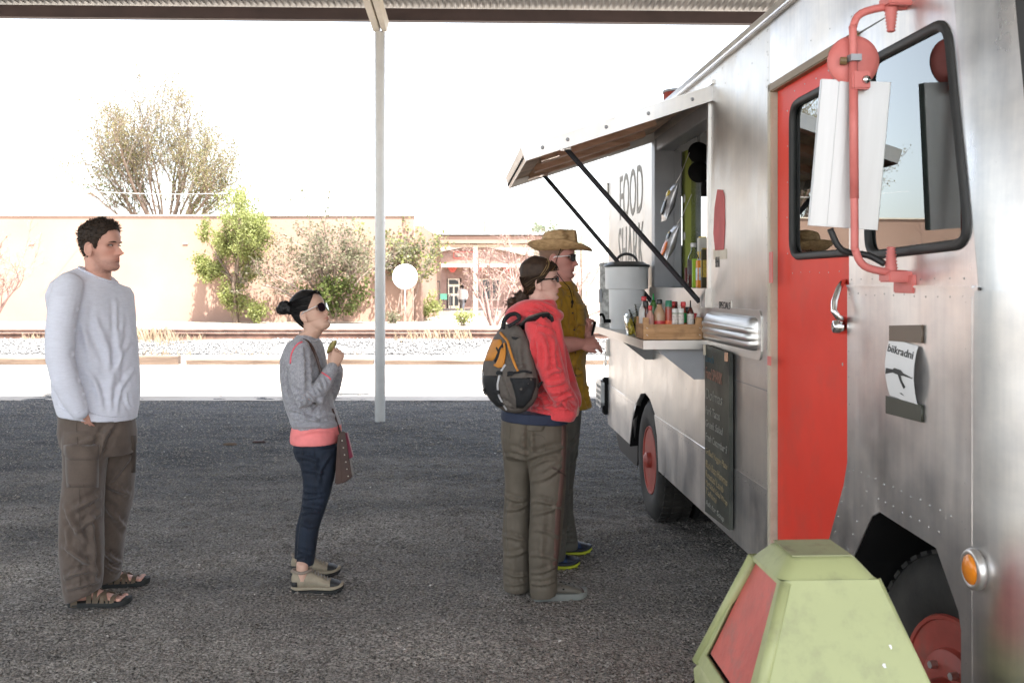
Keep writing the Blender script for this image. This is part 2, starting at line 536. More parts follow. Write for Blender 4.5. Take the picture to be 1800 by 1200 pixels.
n = 110000
Yp = 2.7 + (13.0 - 2.7) * RNG.random(n) ** 1.7
Xp = (RNG.random(n) * 1.12 - 0.56) * 1.03 * Yp - 0.12 * Yp
Xp = np.clip(Xp, -7, 3.0)
Sp = 0.0026 + 0.0070 * RNG.random(n) ** 2.6 + 0.0005 * Yp
pebbles("gravel_chips", Xp, Yp, ground_z(Xp, Yp) + Sp * 0.15, Sp, M_PEBBLE, "loose dark grey gravel chips lying on the shaded ground")
n = 500
Yp = 2.8 + 9.8 * RNG.random(n); Xp = (RNG.random(n) - 0.6) * 1.0 * Yp
pebbles("pale_stones", Xp, Yp, ground_z(Xp, Yp) + 0.002, 0.004 + 0.009 * RNG.random(n) ** 3, M_CALICHE, "small pale stones scattered over the dark gravel")

# flat stones lying in the shade
for (px, py, lab, s) in ((405, 781, "brown flat stone lying on the gravel left of the smaller black one", 0.05), (456, 777, "black flat stone lying on the gravel behind the woman in grey", 0.05)):
    Y0 = 1750 * CAM_H / (py - 496); p = P(px, py, Y0)
    b = MB()
    rings = []
    for zz, k in ((0, 0.9), (0.012, 1.05), (0.022, 0.7)):
        rings.append([(k * 0.06 * (1 + 0.25 * math.sin(3 * a + px)) * math.cos(a), k * 0.035 * (1 + 0.3 * math.cos(2 * a)) * math.sin(a), zz) for a in np.linspace(0, 6.283, 13)[:-1]])
    b.loft(rings)
    o = b.build("stone", M_TIMBER if px < 430 else M_STEELPAINT)
    o.location = (p.x, p.y, float(ground_z(p.x, p.y)) - 0.003); tag(o, lab, "stone")

G2 = -0.1                      # level of the ground beyond the railway
M_SUNLIT = mat("pale_sunlit_ground", (0.36, 0.325, 0.285), rough=0.95, var=0.15, vs=0.7, col2=(0.42, 0.385, 0.345), bump=0.5, bs=40, bd=0.01, spec=0.2)  # pale tone puts sunlight into the ground colour beyond the canopy's shadow edge
dl = MB()
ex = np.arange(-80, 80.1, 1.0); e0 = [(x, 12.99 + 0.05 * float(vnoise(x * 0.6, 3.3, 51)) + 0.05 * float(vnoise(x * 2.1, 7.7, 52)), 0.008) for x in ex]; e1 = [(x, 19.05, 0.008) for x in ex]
dl.loft([e0, e1], cap=False, closed=False); dl.add([(-80, -70, 0.008), (80, -70, 0.008), (80, -8, 0.008), (-80, -8, 0.008)], [(0, 1, 2, 3)]); dl.add([(-80, -7.99, 0.008), (-17, -7.99, 0.008), (-17, 12.5, 0.008), (-80, 12.5, 0.008)], [(0, 1, 2, 3)])  # unseen pale sheets behind and left of the camera, added for bounce light
tag(dl.build("dirt_road", M_SUNLIT), kind='structure')
# far ground, ballast bed, rails, timbers
farg = MB().add([(-900, 23.5, 0.2), (900, 23.5, 0.2), (900, 26.5, G2), (-900, 26.5, G2), (900, 900, G2), (-900, 900, G2)], [(0, 1, 2, 3), (3, 2, 4, 5)]).build("sandy_lot", M_SAND)
tag(farg, kind='structure')
prof = [(18.95, -0.02), (19.2, 0.07), (19.9, 0.16), (20.7, 0.29), (21.0, 0.315), (23.6, 0.315), (24.5, 0.28)]
bx = np.arange(-40, 30.01, 0.25)
BV = np.array([(x, y, z + (0.03 * vnoise(x * 1.7, y * 2.0, 9) if 0 < i < 6 else 0)) for x in bx for i, (y, z) in enumerate(prof)])
k = len(prof)
BF = np.array([(i * k + j, (i + 1) * k + j, (i + 1) * k + j + 1, i * k + j + 1) for i in range(len(bx) - 1) for j in range(k - 1)])
tag(link("track_bed", np_mesh("track_bed", BV, BF), M_BALLAST, None, True), kind='structure')
n = 14000
Xp = RNG.random(n) * 20 - 14; t = RNG.random(n)
Yp = 19.6 + 1.6 * t; Zp = np.interp(Yp, [p[0] for p in prof], [p[1] for p in prof])
keep = vnoise(Xp * 0.5, Yp * 0.8, 31) > -0.12
pebbles("ballast_stones", Xp[keep], Yp[keep], Zp[keep] + 0.02, 0.018 + 0.024 * RNG.random(keep.sum()), M_BALLAST, "crushed grey stone ballast along the railway track", 0.85)

def rail(y, lab):
    t = thing("rail", lab, "rail", (0, y, 0.30), 0, "rails of the railway track")
    web = [(-0.07, 0), (0.07, 0), (0.07, 0.018), (0.012, 0.035), (0.012, 0.125), (-0.012, 0.125), (-0.012, 0.035), (-0.07, 0.018)]
    MB().prism(web, lambda u, v, w: (w, u, v), -45, 35).build("rail_web", M_RUST, t)
    MB().prism(rounded(-0.036, 0.125, 0.036, 0.168, 0.012, 3), lambda u, v, w: (w, u, v), -45, 35).build("rail_head", M_RUST, t, True)
    MB().box((-5, 0, 0.1695), (80, 0.045, 0.003)).build("running_surface", M_SHINE, t)
rail(21.45, "brown rusty rail in front, nearest the gravel lot")
rail(22.95, "rusty rail behind the front rail, nearer the peach wall")

# long weathered timbers that edge the lot
for i, (x0, x1, y, h, lab) in enumerate(((-7.6, -6.25, 18.72, 0.17, "dark weathered timber edging the lot behind the man in white"),
                                      (-11.8, -7.7, 18.70, 0.13, "low rough timber edging the lot at the far left end of the row"),
                                      (-6.1, -2.6, 18.73, 0.10, "thin sunken timber edging the lot behind the grey sweater woman"),
                                      (-2.5, 2.6, 18.71, 0.09, "half buried timber edging the lot beyond the white column"))):
    b = MB()
    xs = np.linspace(x0, x1, 14)
    rings = []
    for x in xs:
        dz = 0.02 * float(vnoise(x * 3, i, 12)); dy = 0.02 * float(vnoise(x * 2, i + 5, 13))
        rings.append([(x, y + dy + a, b_) for a, b_ in ((-0.09, -0.02), (-0.1, h * 0.9 + dz), (-0.06, h + dz), (0.07, h + dz), (0.09, -0.02))])
    b.loft(rings)
    tag(b.build("edging_timber", M_TIMBER), lab, "timber", "timbers along the lot edge")

# dry grass tufts
def tuft(name, c, n, h, spread, m, lab=None, cat=None, parent=None, kind='stuff', lean=0.5, w=0.006):
    c = np.array(c)
    a = RNG.random(n) * 6.283; r = spread * np.sqrt(RNG.random(n)); hh = h * (0.4 + 0.6 * RNG.random(n)); le = lean * (RNG.random(n) + 0.2) * hh
    x0 = c[0] + r * np.cos(a); y0 = c[1] + r * np.sin(a)
    b = RNG.random(n) * 6.283; ww = w * (0.6 + 0.8 * RNG.random(n))
    V = np.stack([np.stack([x0 - ww, y0, np.full(n, c[2])], 1), np.stack([x0 + ww, y0, np.full(n, c[2])], 1),
                  np.stack([x0 + le * 0.4 * np.cos(b) + ww * .6, y0 + le * 0.4 * np.sin(b), c[2] + hh * 0.6], 1),
                  np.stack([x0 + le * np.cos(b), y0 + le * np.sin(b), c[2] + hh], 1)], 1).reshape(-1, 3)
    F = np.arange(n * 4).reshape(-1, 4)
    o = link(name, np_mesh(name, V, F), m, parent)
    return tag(o, lab, cat, None, kind)
def straw_clump(px, py, Y, w, h, n):
    p = P(px, py, Y)
    return (p.x, p.y, p.z, w, h, n)
allv = []
for (px, Y, z, w, h, cnt) in ((268, 21.0, 0.3, 0.5, 0.42, 260), (300, 20.6, 0.25, 0.35, 0.3, 120), (60, 21.1, 0.3, 0.3, 0.25, 80), (345, 21.1, 0.3, 0.2, 0.2, 50), (720, 21.0, 0.3, 0.35, 0.28, 110), (775, 21.1, .3, .4, .35, 130), (815, 21.1, .3, .25, .3, 80), (290, 19.4, .08, .6, .22, 160), (450, 19.5, .1, .6, .14, 120), (600, 19.5, .1, .4, .12, 80)):
    x = (px - 900) / 1750 * Y
    o = tuft("dry_grass", (x, Y, z), cnt // 2, h, w, M_STRAW, "dry straw coloured weeds growing in the ballast by the rail")
    allv.append(o)
# join the tufts into one piece of ground cover
vs, fs, base = [], [], 0
for o in allv:
    co = np.empty(len(o.data.vertices) * 3, dtype=np.float32); o.data.vertices.foreach_get('co', co); co = co.reshape(-1, 3)
    vs.append(co); fs.append(np.arange(len(co)).reshape(-1, 4) + base); base += len(co)
    bpy.data.objects.remove(o)
tag(link("dry_grass", np_mesh("dry_grass", np.concatenate(vs), np.concatenate(fs)), M_STRAW), "dry straw coloured weeds growing along the railway ballast", None, None, 'stuff')

# ================================================================== canopy
can = thing("canopy", "open steel canopy with corrugated roof shading the gravel", "canopy", (-2.0, 11.3, 0))
def eave(x): return 4.535 - (x + 2) * 0.0092
xs = np.arange(-14, 11.001, 0.0125)
zz = 0.017 * np.sin(2 * math.pi * xs / 0.0735)
rows = [(11.62, 0.15), (7, 0.32), (2, 0.50), (-5.0, 0.75)]
RV = np.array([(x + 2, y - 11.3, eave(x) + dz + z) for y, dz in rows for x, z in zip(xs, zz)])
m_ = len(xs)
RF = np.array([(r * m_ + i, r * m_ + i + 1, (r + 1) * m_ + i + 1, (r + 1) * m_ + i) for r in range(3) for i in range(m_ - 1)])
link("corrugated_roof", np_mesh("corrugated_roof", RV, RF), M_ZINC, can, True)
b = MB()
x0, x1 = -14, 11
def beam_section(x): return [(x + 2, dy, eave(x) - 0.02 + dz) for dy, dz in ((-0.045, 0.0), (0.05, 0.0), (0.05, 0.012), (0.006, 0.012), (0.006, 0.125), (0.05, 0.125), (0.05, 0.135), (-0.045, 0.135))]
b.loft([beam_section(x0), beam_section(x1)])
b.build("eave_beam", M_STEELPAINT, can)
pb = P(668, 742, 11.08)
for yy in (8.2, 4.6, 1.0, -2.6):
    q = MB(); dz = np.interp(yy, [r[0] for r in rows[::-1]], [r[1] for r in rows[::-1]])
    q.loft([[(x + 2, yy - 11.3 + a, eave(x) + dz - 0.014 - bz) for a, bz in ((-0.04, 0), (0.04, 0), (0.04, 0.12), (-0.04, 0.12))] for x in (-14, 11)])
    q.build("purlin", M_CREAMP, can)
# rafter: two cream flanges running back from the column head
q = MB()
top = 4.40
for dx, w in ((-0.035, 0.075), (0.052, 0.06)):
    q.hexa([(pb.x + 2 + dx - w / 2, 11.05 - 11.3, top - 0.075), (pb.x + 2 + dx + w / 2, 11.05 - 11.3, top - 0.075), (pb.x + 2 + dx + w / 2 + 0.6, -15.5, top + 0.6), (pb.x + 2 + dx - w / 2 + 0.6, -15.5, top + 0.6)],
           [(pb.x + 2 + dx - w / 2, 11.25 - 11.3, top + 0.08), (pb.x + 2 + dx + w / 2, 11.25 - 11.3, top + 0.08), (pb.x + 2 + dx + w / 2 + 0.6, -15.5, top + 0.72), (pb.x + 2 + dx - w / 2 + 0.6, -15.5, top + 0.72)])
q.build("rafter", M_CREAMP, can, bevel=0.006)
q = MB().tube([(pb.x + 2, pb.y - 11.3, -0.1), (pb.x + 2, pb.y - 11.3, 4.33)], 0.0575, 24)
q.build("column", M_WHITE, can, True)
# columns of the canopy that stand outside the picture carry the same roof
for x in (-9.6, 6.7):
    MB().tube([(x + 2, pb.y - 11.3, -0.1), (x + 2, pb.y - 11.3, 4.43)], 0.0575, 16).build("column", M_WHITE, can, True)
for x in (-9.6, pb.x, 6.7):
    MB().tube([(x + 2, -3.0 - 11.3, -0.1), (x + 2, -3.0 - 11.3, 4.95)], 0.0575, 16).build("column", M_WHITE, can, True)

# ================================================================== peach wall and buildings behind
WY = 41.8
wall_top = P(0, 380, WY).z
xr = P(727, 400, WY).x
pw = thing("peach_building", "long low peach stucco building with flat parapet behind the track", "building", (-20, WY, G2))
def W(x, y, z): return (x + 20, y - WY, z - G2)
vent_hole = [(P(676, 0, WY).x, P(0, 474, WY).z), (P(692, 0, WY).x, P(0, 474, WY).z), (P(692, 0, WY).x, P(0, 443, WY).z), (P(676, 0, WY).x, P(0, 443, WY).z)]
xl = -60
me = plate([(xl, G2 - 0.05), (xr, G2 - 0.05), (xr, wall_top), (xl, wall_top)], [vent_hole], lambda u, v, w: W(u, WY + w, v), 0, 0.4)
link("wall", me, M_PEACH, pw)
MB().box(W((xl + xr) / 2, WY + 7, 2.0), (xr - xl - 0.1, 12, 3.0)).build("rear_block", M_PEACH, pw)
MB().box(W((xl + xr) / 2, WY + 0.2, wall_top + 0.03), (xr - xl + 0.06, 0.5, 0.055)).build("coping", M_CREAMP, pw)
xs_, zs_ = [v[0] for v in vent_hole], [v[1] for v in vent_hole]
wn_ = MB()
for i in range(7):
    z = min(zs_) + 0.04 + i * (max(zs_) - min(zs_) - 0.06) / 6
    wn_ = MB(); wn_.box(W((xs_[0] + xs_[1]) / 2, WY + 0.1, z), (xs_[1] - xs_[0] + 0.02, 0.09, 0.02), Matrix.Rotation(R(35), 3, 'X'))
    wn_.build("slat", mat("louvre_grey", (0.32, 0.31, 0.30), 0.6) if i == 0 else bpy.data.materials["louvre_grey"], pw)
MB().box(W((xs_[0] + xs_[1]) / 2, WY + 0.3, (zs_[0] + zs_[2]) / 2), (0.4, 0.02, 0.7)).build("vent_backing", M_STEELPAINT, pw)
q = MB()
for i in range(4):
    q.box(W(P(678, 0, WY).x, WY - 0.06, P(0, 478, WY).z), (0.5, 0.12, 0.05))
    break
q.build("sill", M_PEACH, pw)
for px in (56, 326):
    MB().box(W(P(px, 0, WY).x, WY - 0.02, P(0, 428, WY).z), (0.22, 0.05, 0.035)).build("scupper", M_ZINC, pw)
# low return wall and slanting parapet at the corner
MB().hexa([W(xr, WY + 0.5, G2), W(xr + 0.28, WY + 0.5, G2), W(xr + 0.5, WY + 9, G2), W(xr, WY + 9, G2)],
          [W(xr, WY + 0.5, 3.95), W(xr + 0.28, WY + 0.5, 3.95), W(xr + 0.5, WY + 9, 3.8), W(xr, WY + 9, 3.8)]).build("return_wall", M_PEACH, pw)

# porch roof behind the corner
PYr = 50.0
po = thing("porch", "peach porch with flat metal edged roof beyond the corner of the wall", "porch", (P(830, 0, PYr).x, PYr, G2))
pc = P(830, 0, PYr).x
def Q(px, py, Y=PYr):
    p = P(px, py, Y); return Vector((p.x - pc, p.y - PYr, p.z - G2))
a0, a1 = Q(742, 418), Q(1010, 418)
MB().box(((a0.x + a1.x) / 2, 0, Q(0, 414).z), (a1.x - a0.x, 4.0, 0.10)).build("roof_edge", M_ZINC, po)
MB().box(((a0.x + a1.x) / 2, 0, Q(0, 424).z), (a1.x - a0.x - 0.1, 3.8, 0.36)).build("fascia", M_PEACH, po)
MB().box(((a0.x + a1.x) / 2, 0.2, Q(0, 432).z), (a1.x - a0.x - 0.2, 3.4, 0.04)).build("soffit", M_CREAMP, po)
for px in (750, 838, 985):
    MB().box((Q(px, 0).x, -1.6, Q(0, 432).z / 2), (0.22, 0.22, Q(0, 432).z - 0.04)).build("post", M_CREAMP, po)
MB().box((Q(860, 0).x, 0.8, 0.12), (8.0, 5.0, 0.24)).build("platform", M_SAND, po)

# red brick house with a gable
BY = 62.0
def brick_mat():
    m = bpy.data.materials.new("red_brick"); m.use_nodes = True
    nt = m.node_tree; N = nt.nodes; L = nt.links; b = N["Principled BSDF"]; b.inputs['Roughness'].default_value = 0.9
    tc = N.new('ShaderNodeTexCoord'); mp = N.new('ShaderNodeMapping'); mp.inputs['Rotation'].default_value = (R(90), 0, 0)
    br = N.new('ShaderNodeTexBrick'); br.inputs['Scale'].default_value = 4.0
    br.inputs['Color1'].default_value = (0.20, 0.105, 0.085, 1); br.inputs['Color2'].default_value = (0.26, 0.15, 0.125, 1); br.inputs['Mortar'].default_value = (0.30, 0.25, 0.22, 1)
    br.inputs['Mortar Size'].default_value = 0.03
    L.new(tc.outputs['Object'], mp.inputs[0]); L.new(mp.outputs[0], br.inputs['Vector']); L.new(br.outputs[0], b.inputs['Base Color'])
    bn = N.new('ShaderNodeBump'); bn.inputs['Distance'].default_value = 0.02; L.new(br.outputs['Fac'], bn.inputs['Height']); bn.invert = True; L.new(bn.outputs[0], b.inputs['Normal'])
    return m
M_BRICK = brick_mat()
M_DARKGLASS = mat("dark_window_glass", (0.05, 0.055, 0.06), rough=0.1, var=0.1, spec=0.6)
bc = P(850, 0, BY).x
bh = thing("brick_house", "pinkish red brick house with low gable and pale door behind the porch", "house", (bc, BY, G2))
def B(px, py, dy=0.0):
    p = P(px, py, BY); return Vector((p.x - bc, dy, p.z - G2))
g = [(B(735, 0).x, 0), (B(975, 0).x, 0), (B(975, 0).x, B(0, 462).z), (B(838, 0).x, B(0, 431).z), (B(735, 0).x, B(0, 452).z)]
dw0, dw1 = B(787, 0).x, B(808, 0).x
zl = B(0, 489).z
holes = [[(B(785, 0).x, 0.02), (B(811, 0).x, 0.02), (B(811, 0).x, zl), (B(785, 0).x, zl)],
         [(B(830, 0).x, 0.5), (B(880, 0).x, 0.5), (B(880, 0).x, zl), (B(830, 0).x, zl)]]
link("wall", plate(g, holes, lambda u, v, w: (u, w, v), 0, 0.3), M_BRICK, bh)
MB().box((0, 4.5, 1.3), (7, 8.2, 2.6)).build("rear_block", M_BRICK, bh)
MB().hexa([(g[4][0] - 0.3, -0.3, g[4][1]), (g[3][0], -0.3, g[3][1]), (g[3][0], 8, g[3][1]), (g[4][0] - 0.3, 8, g[4][1])],
          [(g[4][0] - 0.3, -0.3, g[4][1] + 0.12), (g[3][0], -0.3, g[3][1] + 0.12), (g[3][0], 8, g[3][1] + 0.12), (g[4][0] - 0.3, 8, g[4][1] + 0.12)]).build("roof", mat("roof_shingle", (0.22, 0.17, 0.15), 0.9), bh)
MB().hexa([(g[3][0], -0.3, g[3][1]), (g[2][0] + 0.3, -0.3, g[2][1]), (g[2][0] + 0.3, 8, g[2][1]), (g[3][0], 8, g[3][1])],
          [(g[3][0], -0.3, g[3][1] + 0.12), (g[2][0] + 0.3, -0.3, g[2][1] + 0.12), (g[2][0] + 0.3, 8, g[2][1] + 0.12), (g[3][0], 8, g[3][1] + 0.12)]).build("roof", bpy.data.materials["roof_shingle"], bh)
MB().box(((B(778, 0).x + B(975, 0).x) / 2, -0.5, B(0, 467).z), (B(975, 0).x - B(778, 0).x, 1.0, 0.2)).build("door_canopy", M_CREAMP, bh)
dr = MB().box(((dw0 + dw1) / 2, 0.12, zl / 2), (dw1 - dw0 - 0.02, 0.08, zl - 0.04)).build("door", M_CREAMP, bh)
for (u0, u1, v0, v1) in ((0.12, 0.43, 0.5, 0.72), (0.57, 0.88, 0.5, 0.72), (0.1, 0.9, 0.8, 0.95), (0.12, 0.43, 0.1, 0.42), (0.57, 0.88, 0.1, 0.42)):
    x0_, x1_ = dw0 + (dw1 - dw0) * u0, dw0 + (dw1 - dw0) * u1
    MB().box(((x0_ + x1_) / 2, 0.07, zl * (v0 + v1) / 2), (x1_ - x0_, 0.03, zl * (v1 - v0))).build("pane", M_DARKGLASS, dr)
for k_ in range(3):
    x0_ = B(830, 0).x + k_ * (B(880, 0).x - B(830, 0).x) / 3; w_ = (B(880, 0).x - B(830, 0).x) / 3
    f_ = MB().box((x0_ + w_ / 2, 0.16, (0.5 + zl) / 2), (w_ - 0.03, 0.06, zl - 0.54)).build("window", M_CREAMP, bh)
    MB().box((x0_ + w_ / 2, 0.12, (0.5 + zl) / 2), (w_ - 0.16, 0.04, zl - 0.72)).build("pane", M_DARKGLASS, f_)
fr_ = MB()
for (x0_, x1_, y0_, y1_) in ((797, 836, 442, 443.2), (797, 836, 453, 454.2), (797, 798.2, 442, 454), (834.8, 836, 442, 454)):
    a_, b_ = B(x0_, y0_), B(x1_, y1_); fr_.box(((a_.x + b_.x) / 2, -0.02, (a_.z + b_.z) / 2), (abs(b_.x - a_.x), 0.05, abs(a_.z - b_.z)))
fr_.build("sign_frame", mat("red_paint_far", (0.45, 0.08, 0.06), 0.6), bh)
for px in (796, 840, 892):
    c_ = B(px, 476); bk = MB().add([(c_.x - 0.35, -0.45, c_.z + 0.25), (c_.x + 0.35, -0.45, c_.z + 0.25), (c_.x + 0.1, -0.45, c_.z - 0.1), (c_.x - 0.1, -0.45, c_.z - 0.1), (c_.x - 0.35, -0.05, c_.z + 0.25), (c_.x + 0.35, -0.05, c_.z + 0.25), (c_.x + 0.1, -0.05, c_.z - G2), (c_.x - 0.1, -0.05, c_.z - G2)], [(0, 1, 2, 3), (4, 5, 6, 7), (0, 1, 5, 4), (3, 2, 6, 7), (0, 3, 7, 4), (1, 2, 6, 5)])
    bk.build("eave_bracket", bpy.data.materials["red_paint_far"], bh)

# iron gate
GYt = 49.0
M_IRON = mat("dark_iron", (0.05, 0.045, 0.045), 0.6)
gp = P(760, 546, GYt)
gt = thing("iron_gate", "dark iron barred gate standing open beside the peach wall", "gate", (gp.x, GYt, G2))
x0, x1 = P(741, 0, GYt).x - gp.x, P(773, 0, GYt).x - gp.x
h = P(0, 494, GYt).z - G2
MB().box((0.5 * (x0 + x1), 0, h - 0.02), (x1 - x0, 0.04, 0.05)).build("top_rail", M_IRON, gt)
MB().box((0.5 * (x0 + x1), 0, 0.1), (x1 - x0, 0.04, 0.05)).build("bottom_rail", M_IRON, gt)
for k_ in range(7):
    MB().box((x0 + k_ * (x1 - x0) / 6, 0, h / 2), (0.03, 0.028, h - 0.06)).build("bar", M_IRON, gt)
for k_ in range(4):
    MB().box((0.5 * (x0 + x1), 0.0, 0.35 + k_ * 0.22), (x1 - x0 - 0.05, 0.02, 0.02)).build("cross_rail", M_IRON, gt)
ct = thing("cage_cart", "dark wire cage cart with small green sign beside the iron gate", "cart", (P(782, 546, 48.6).x, GYt - 0.4, G2))
w_ = 0.55
for k_ in range(6):
    MB().box((-w_ / 2 + k_ * w_ / 5, 0, 0.58), (0.02, 0.3, 0.9)).build("bar", M_IRON, ct)
for z_ in (0.14, 1.04): MB().box((0, 0, z_), (w_, 0.32, 0.03)).build("frame", M_IRON, ct)
for sx in (-1, 1): MB().lathe([(0.06, -0.015), (0.06, 0.015)], (sx * w_ * 0.4, 0, 0.06), 12, 'Y').build("wheel", M_IRON, ct)
MB().box((-0.05, -0.18, 0.95), (0.32, 0.02, 0.28)).build("green_plate", mat("green_plate", (0.06, 0.22, 0.15), 0.5), ct)

# white round sign on a thin post (its back turned to us)
sp = P(712, 560, 39.0)
st = thing("round_sign", "blank white round sign on a thin post before the peach wall", "sign", (sp.x, sp.y, G2))
MB().tube([(0, 0, 0), (0, 0, P(0, 483, 29).z - G2)], 0.022, 10).build("post", M_ZINC, st, True)
MB().lathe([(0.01, -0.034), (0.485, -0.034), (0.495, -0.028), (0.485, -0.022), (0.01, -0.022)], (0, 0, P(0, 483, 29).z - G2), 40, 'Y').build("disc", M_WHITE, st, True)

# utility poles and wires
def upole(px, ytop, Y, r, lab, m=M_BARK, arm=False):
    p = P(px, ytop, Y)
    t = thing("utility_pole", lab, "utility pole", (p.x, Y, G2))
    MB().tube([(0, 0, 0), (0, 0, p.z - G2)], [r * 1.3, r], 10).build("pole", m, t, True)
    if arm: MB().box((0, 0, p.z - 0.9), (1.6, 0.1, 0.12)).build("crossarm", m, t)
    return t
upole(852.5, 378, 75, 0.10, "reddish brown utility pole rising behind the brick house")
upole(1021.5, 395, 80, 0.09, "thin brown utility pole beside the straw hat")
upole(155, 338, 60, 0.05, "thin grey mast rising behind the peach wall by the bare tree", M_ZINC)
upole(779, 404, 70, 0.05, "short grey vent mast above the porch roof", M_ZINC)
wr = MB(); pts = []
for i in range(15):
    t_ = i / 14; pts.append(P(70 + 330 * t_, 328 + 12 * t_ + 6 * math.sin(math.pi * t_), 40 + 4 * t_))
wr.tube(pts, 0.007, 5)
tag(wr.build("overhead_wire", M_WHITE), "pale overhead wire crossing in front of the bare tree", "wire")

# green porch house to the left, outside the frame, seen only mirrored in the truck's windows
gh = thing("green_house", "dark green house with porch roof left of the lot", "house", (-21, 20, 0))
M_GREEN = mat("dark_green_boards", (0.03, 0.10, 0.085), 0.6, var=0.25, stretch=(1, 1, 6))
MB().box((0, 0, 2.0), (8, 9, 4.0)).build("wall", M_GREEN, gh)
MB().hexa([(-5, -6, 4.0), (5.5, -6, 4.0), (5.5, 6, 4.0), (-5, 6, 4.0)], [(-5, -6, 4.5), (5.5, -6, 4.5), (5.0, 5, 5.0), (-5, 5, 5.0)]).build("roof", M_ZINC, gh)
for yy in (-5.5, 0, 5.5): MB().box((5.2, yy, 2.0), (0.2, 0.2, 4.0)).build("porch_post", M_WHITE, gh)
# ================================================================== trees and shrubs
def grow(rng, start, direction, length, radius, depth, spec, segs, tips):
    """recursive limbs; segs collects (points, radii), tips collects leaf anchor points"""
    n = 5 if depth > 1 else 4
    pts = [np.array(start)]; d = np.array(direction, dtype=float); d /= np.linalg.norm(d)
    rad = [radius]
    for i in range(n):
        d = d + rng.normal(0, spec['wiggle'], 3) + np.array([0, 0, spec['up']])
        d /= np.linalg.norm(d)
        pts.append(pts[-1] + d * length / n); rad.append(radius * (1 - (1 - spec['taper']) * (i + 1) / n))
    segs.append((pts, rad))
    if depth <= spec.get('leafdepth', 1):
        for t in np.linspace(0.2, 1.0, spec['leaf_per']):
            i = min(int(t * n), n - 1); f = t * n - i
            tips.append(pts[i] * (1 - f) + pts[i + 1] * f)
    if depth == 0: return
    k = spec['kids'][depth] if isinstance(spec['kids'], dict) else spec['kids']
    for j in range(k):
        t = spec['from'] + (1 - spec['from']) * (j + rng.random()) / k
        i = min(int(t * n), n - 1); f = t * n - i
        p = pts[i] * (1 - f) + pts[i + 1] * f
        ax = rng.normal(0, 1, 3); ax -= d * ax.dot(d); ax /= np.linalg.norm(ax)
        ang = R(spec['angle'] * (0.6 + 0.8 * rng.random()))
        nd = d * math.cos(ang) + ax * math.sin(ang)
        nd[1] *= spec.get('flat', 1.0)
        grow(rng, p, nd, length * spec['shrink'] * (0.75 + 0.5 * rng.random()), radius * spec['taper'] * 0.72, depth - 1, spec, segs, tips)

def limbs_mesh(name, segs, k=5, rmin=0.003):
    V, F, base = [], [], 0
    for pts, rad in segs:
        u = None
        kk = k if rad[0] > 0.02 else 3
        for i, p in enumerate(pts):
            t = pts[min(i + 1, len(pts) - 1)] - pts[max(i - 1, 0)]; t = t / (np.linalg.norm(t) + 1e-9)
            if u is None:
                ref = np.array([0, 0, 1.0]) if abs(t[2]) < 0.9 else np.array([0, 1.0, 0])
                u = ref
            u = u - t * u.dot(t); u = u / (np.linalg.norm(u) + 1e-9); w = np.cross(t, u)
            r = max(rad[i], rmin)
            for q in range(kk):
                a = 2 * math.pi * q / kk
                V.append(p + (u * math.cos(a) + w * math.sin(a)) * r)
            if i:
                for q in range(kk):
                    F.append((base + (i - 1) * kk + q, base + (i - 1) * kk + (q + 1) % kk, base + i * kk + (q + 1) % kk, base + i * kk + q))
        base += len(pts) * kk
    return np_mesh(name, np.array(V), np.array(F))

def leaves_mesh(name, C, size, rng, droop=0.0, narrow=0.45):
    n = len(C); C = np.asarray(C)
    a = rng.normal(0, 1, (n, 3)); a[:, 2] -= droop; a /= np.linalg.norm(a, axis=1, keepdims=True)
    b = rng.normal(0, 1, (n, 3)); b -= a * (a * b).sum(1, keepdims=True); b /= np.linalg.norm(b, axis=1, keepdims=True)
    s = (size * (0.6 + 0.8 * rng.random(n)))[:, None]
    V = np.stack([C, C + a * s * 0.5 + b * s * narrow, C + a * s, C + a * s * 0.5 - b * s * narrow], 1).reshape(-1, 3)
    return np_mesh(name, V, np.arange(n * 4).reshape(-1, 4))

def tree(name, label, cat, loc, starts, spec, leaf_mats, leaf_size, leaf_n, spread, bark, seed, group=None, droop=0.0, keep=None, rmin=0.003, mixer=None, narrow=0.45, scale=1.0):
    rng = np.random.default_rng(seed)
    t = thing(name, label, cat, loc, 0, group)
    t.scale = (scale,) * 3
    segs, tips = [], []
    for (p, d, L, r, dep) in starts: grow(rng, np.array(p, dtype=float), d, L, r, dep, spec, segs, tips)
    if keep is not None:
        segs = [s for s in segs if keep(s[0][-1])]
    link("trunk", limbs_mesh("trunk", segs, rmin=rmin), bark, t, True)
    tips = np.array(tips)
    idx = rng.integers(0, len(tips), leaf_n)
    C = tips[idx] + rng.normal(0, spread, (leaf_n, 3))
    if keep is not None:
        C = C[[bool(keep(c)) for c in C]]
    which = rng.random(len(C)) if mixer is None else mixer(C, rng)
    for i, (m, lo, hi) in enumerate(leaf_mats):
        s = (which >= lo) & (which < hi)
        if s.sum(): link("crown", leaves_mesh("crown", C[s], leaf_size, rng, droop, narrow), m, t)
    return t

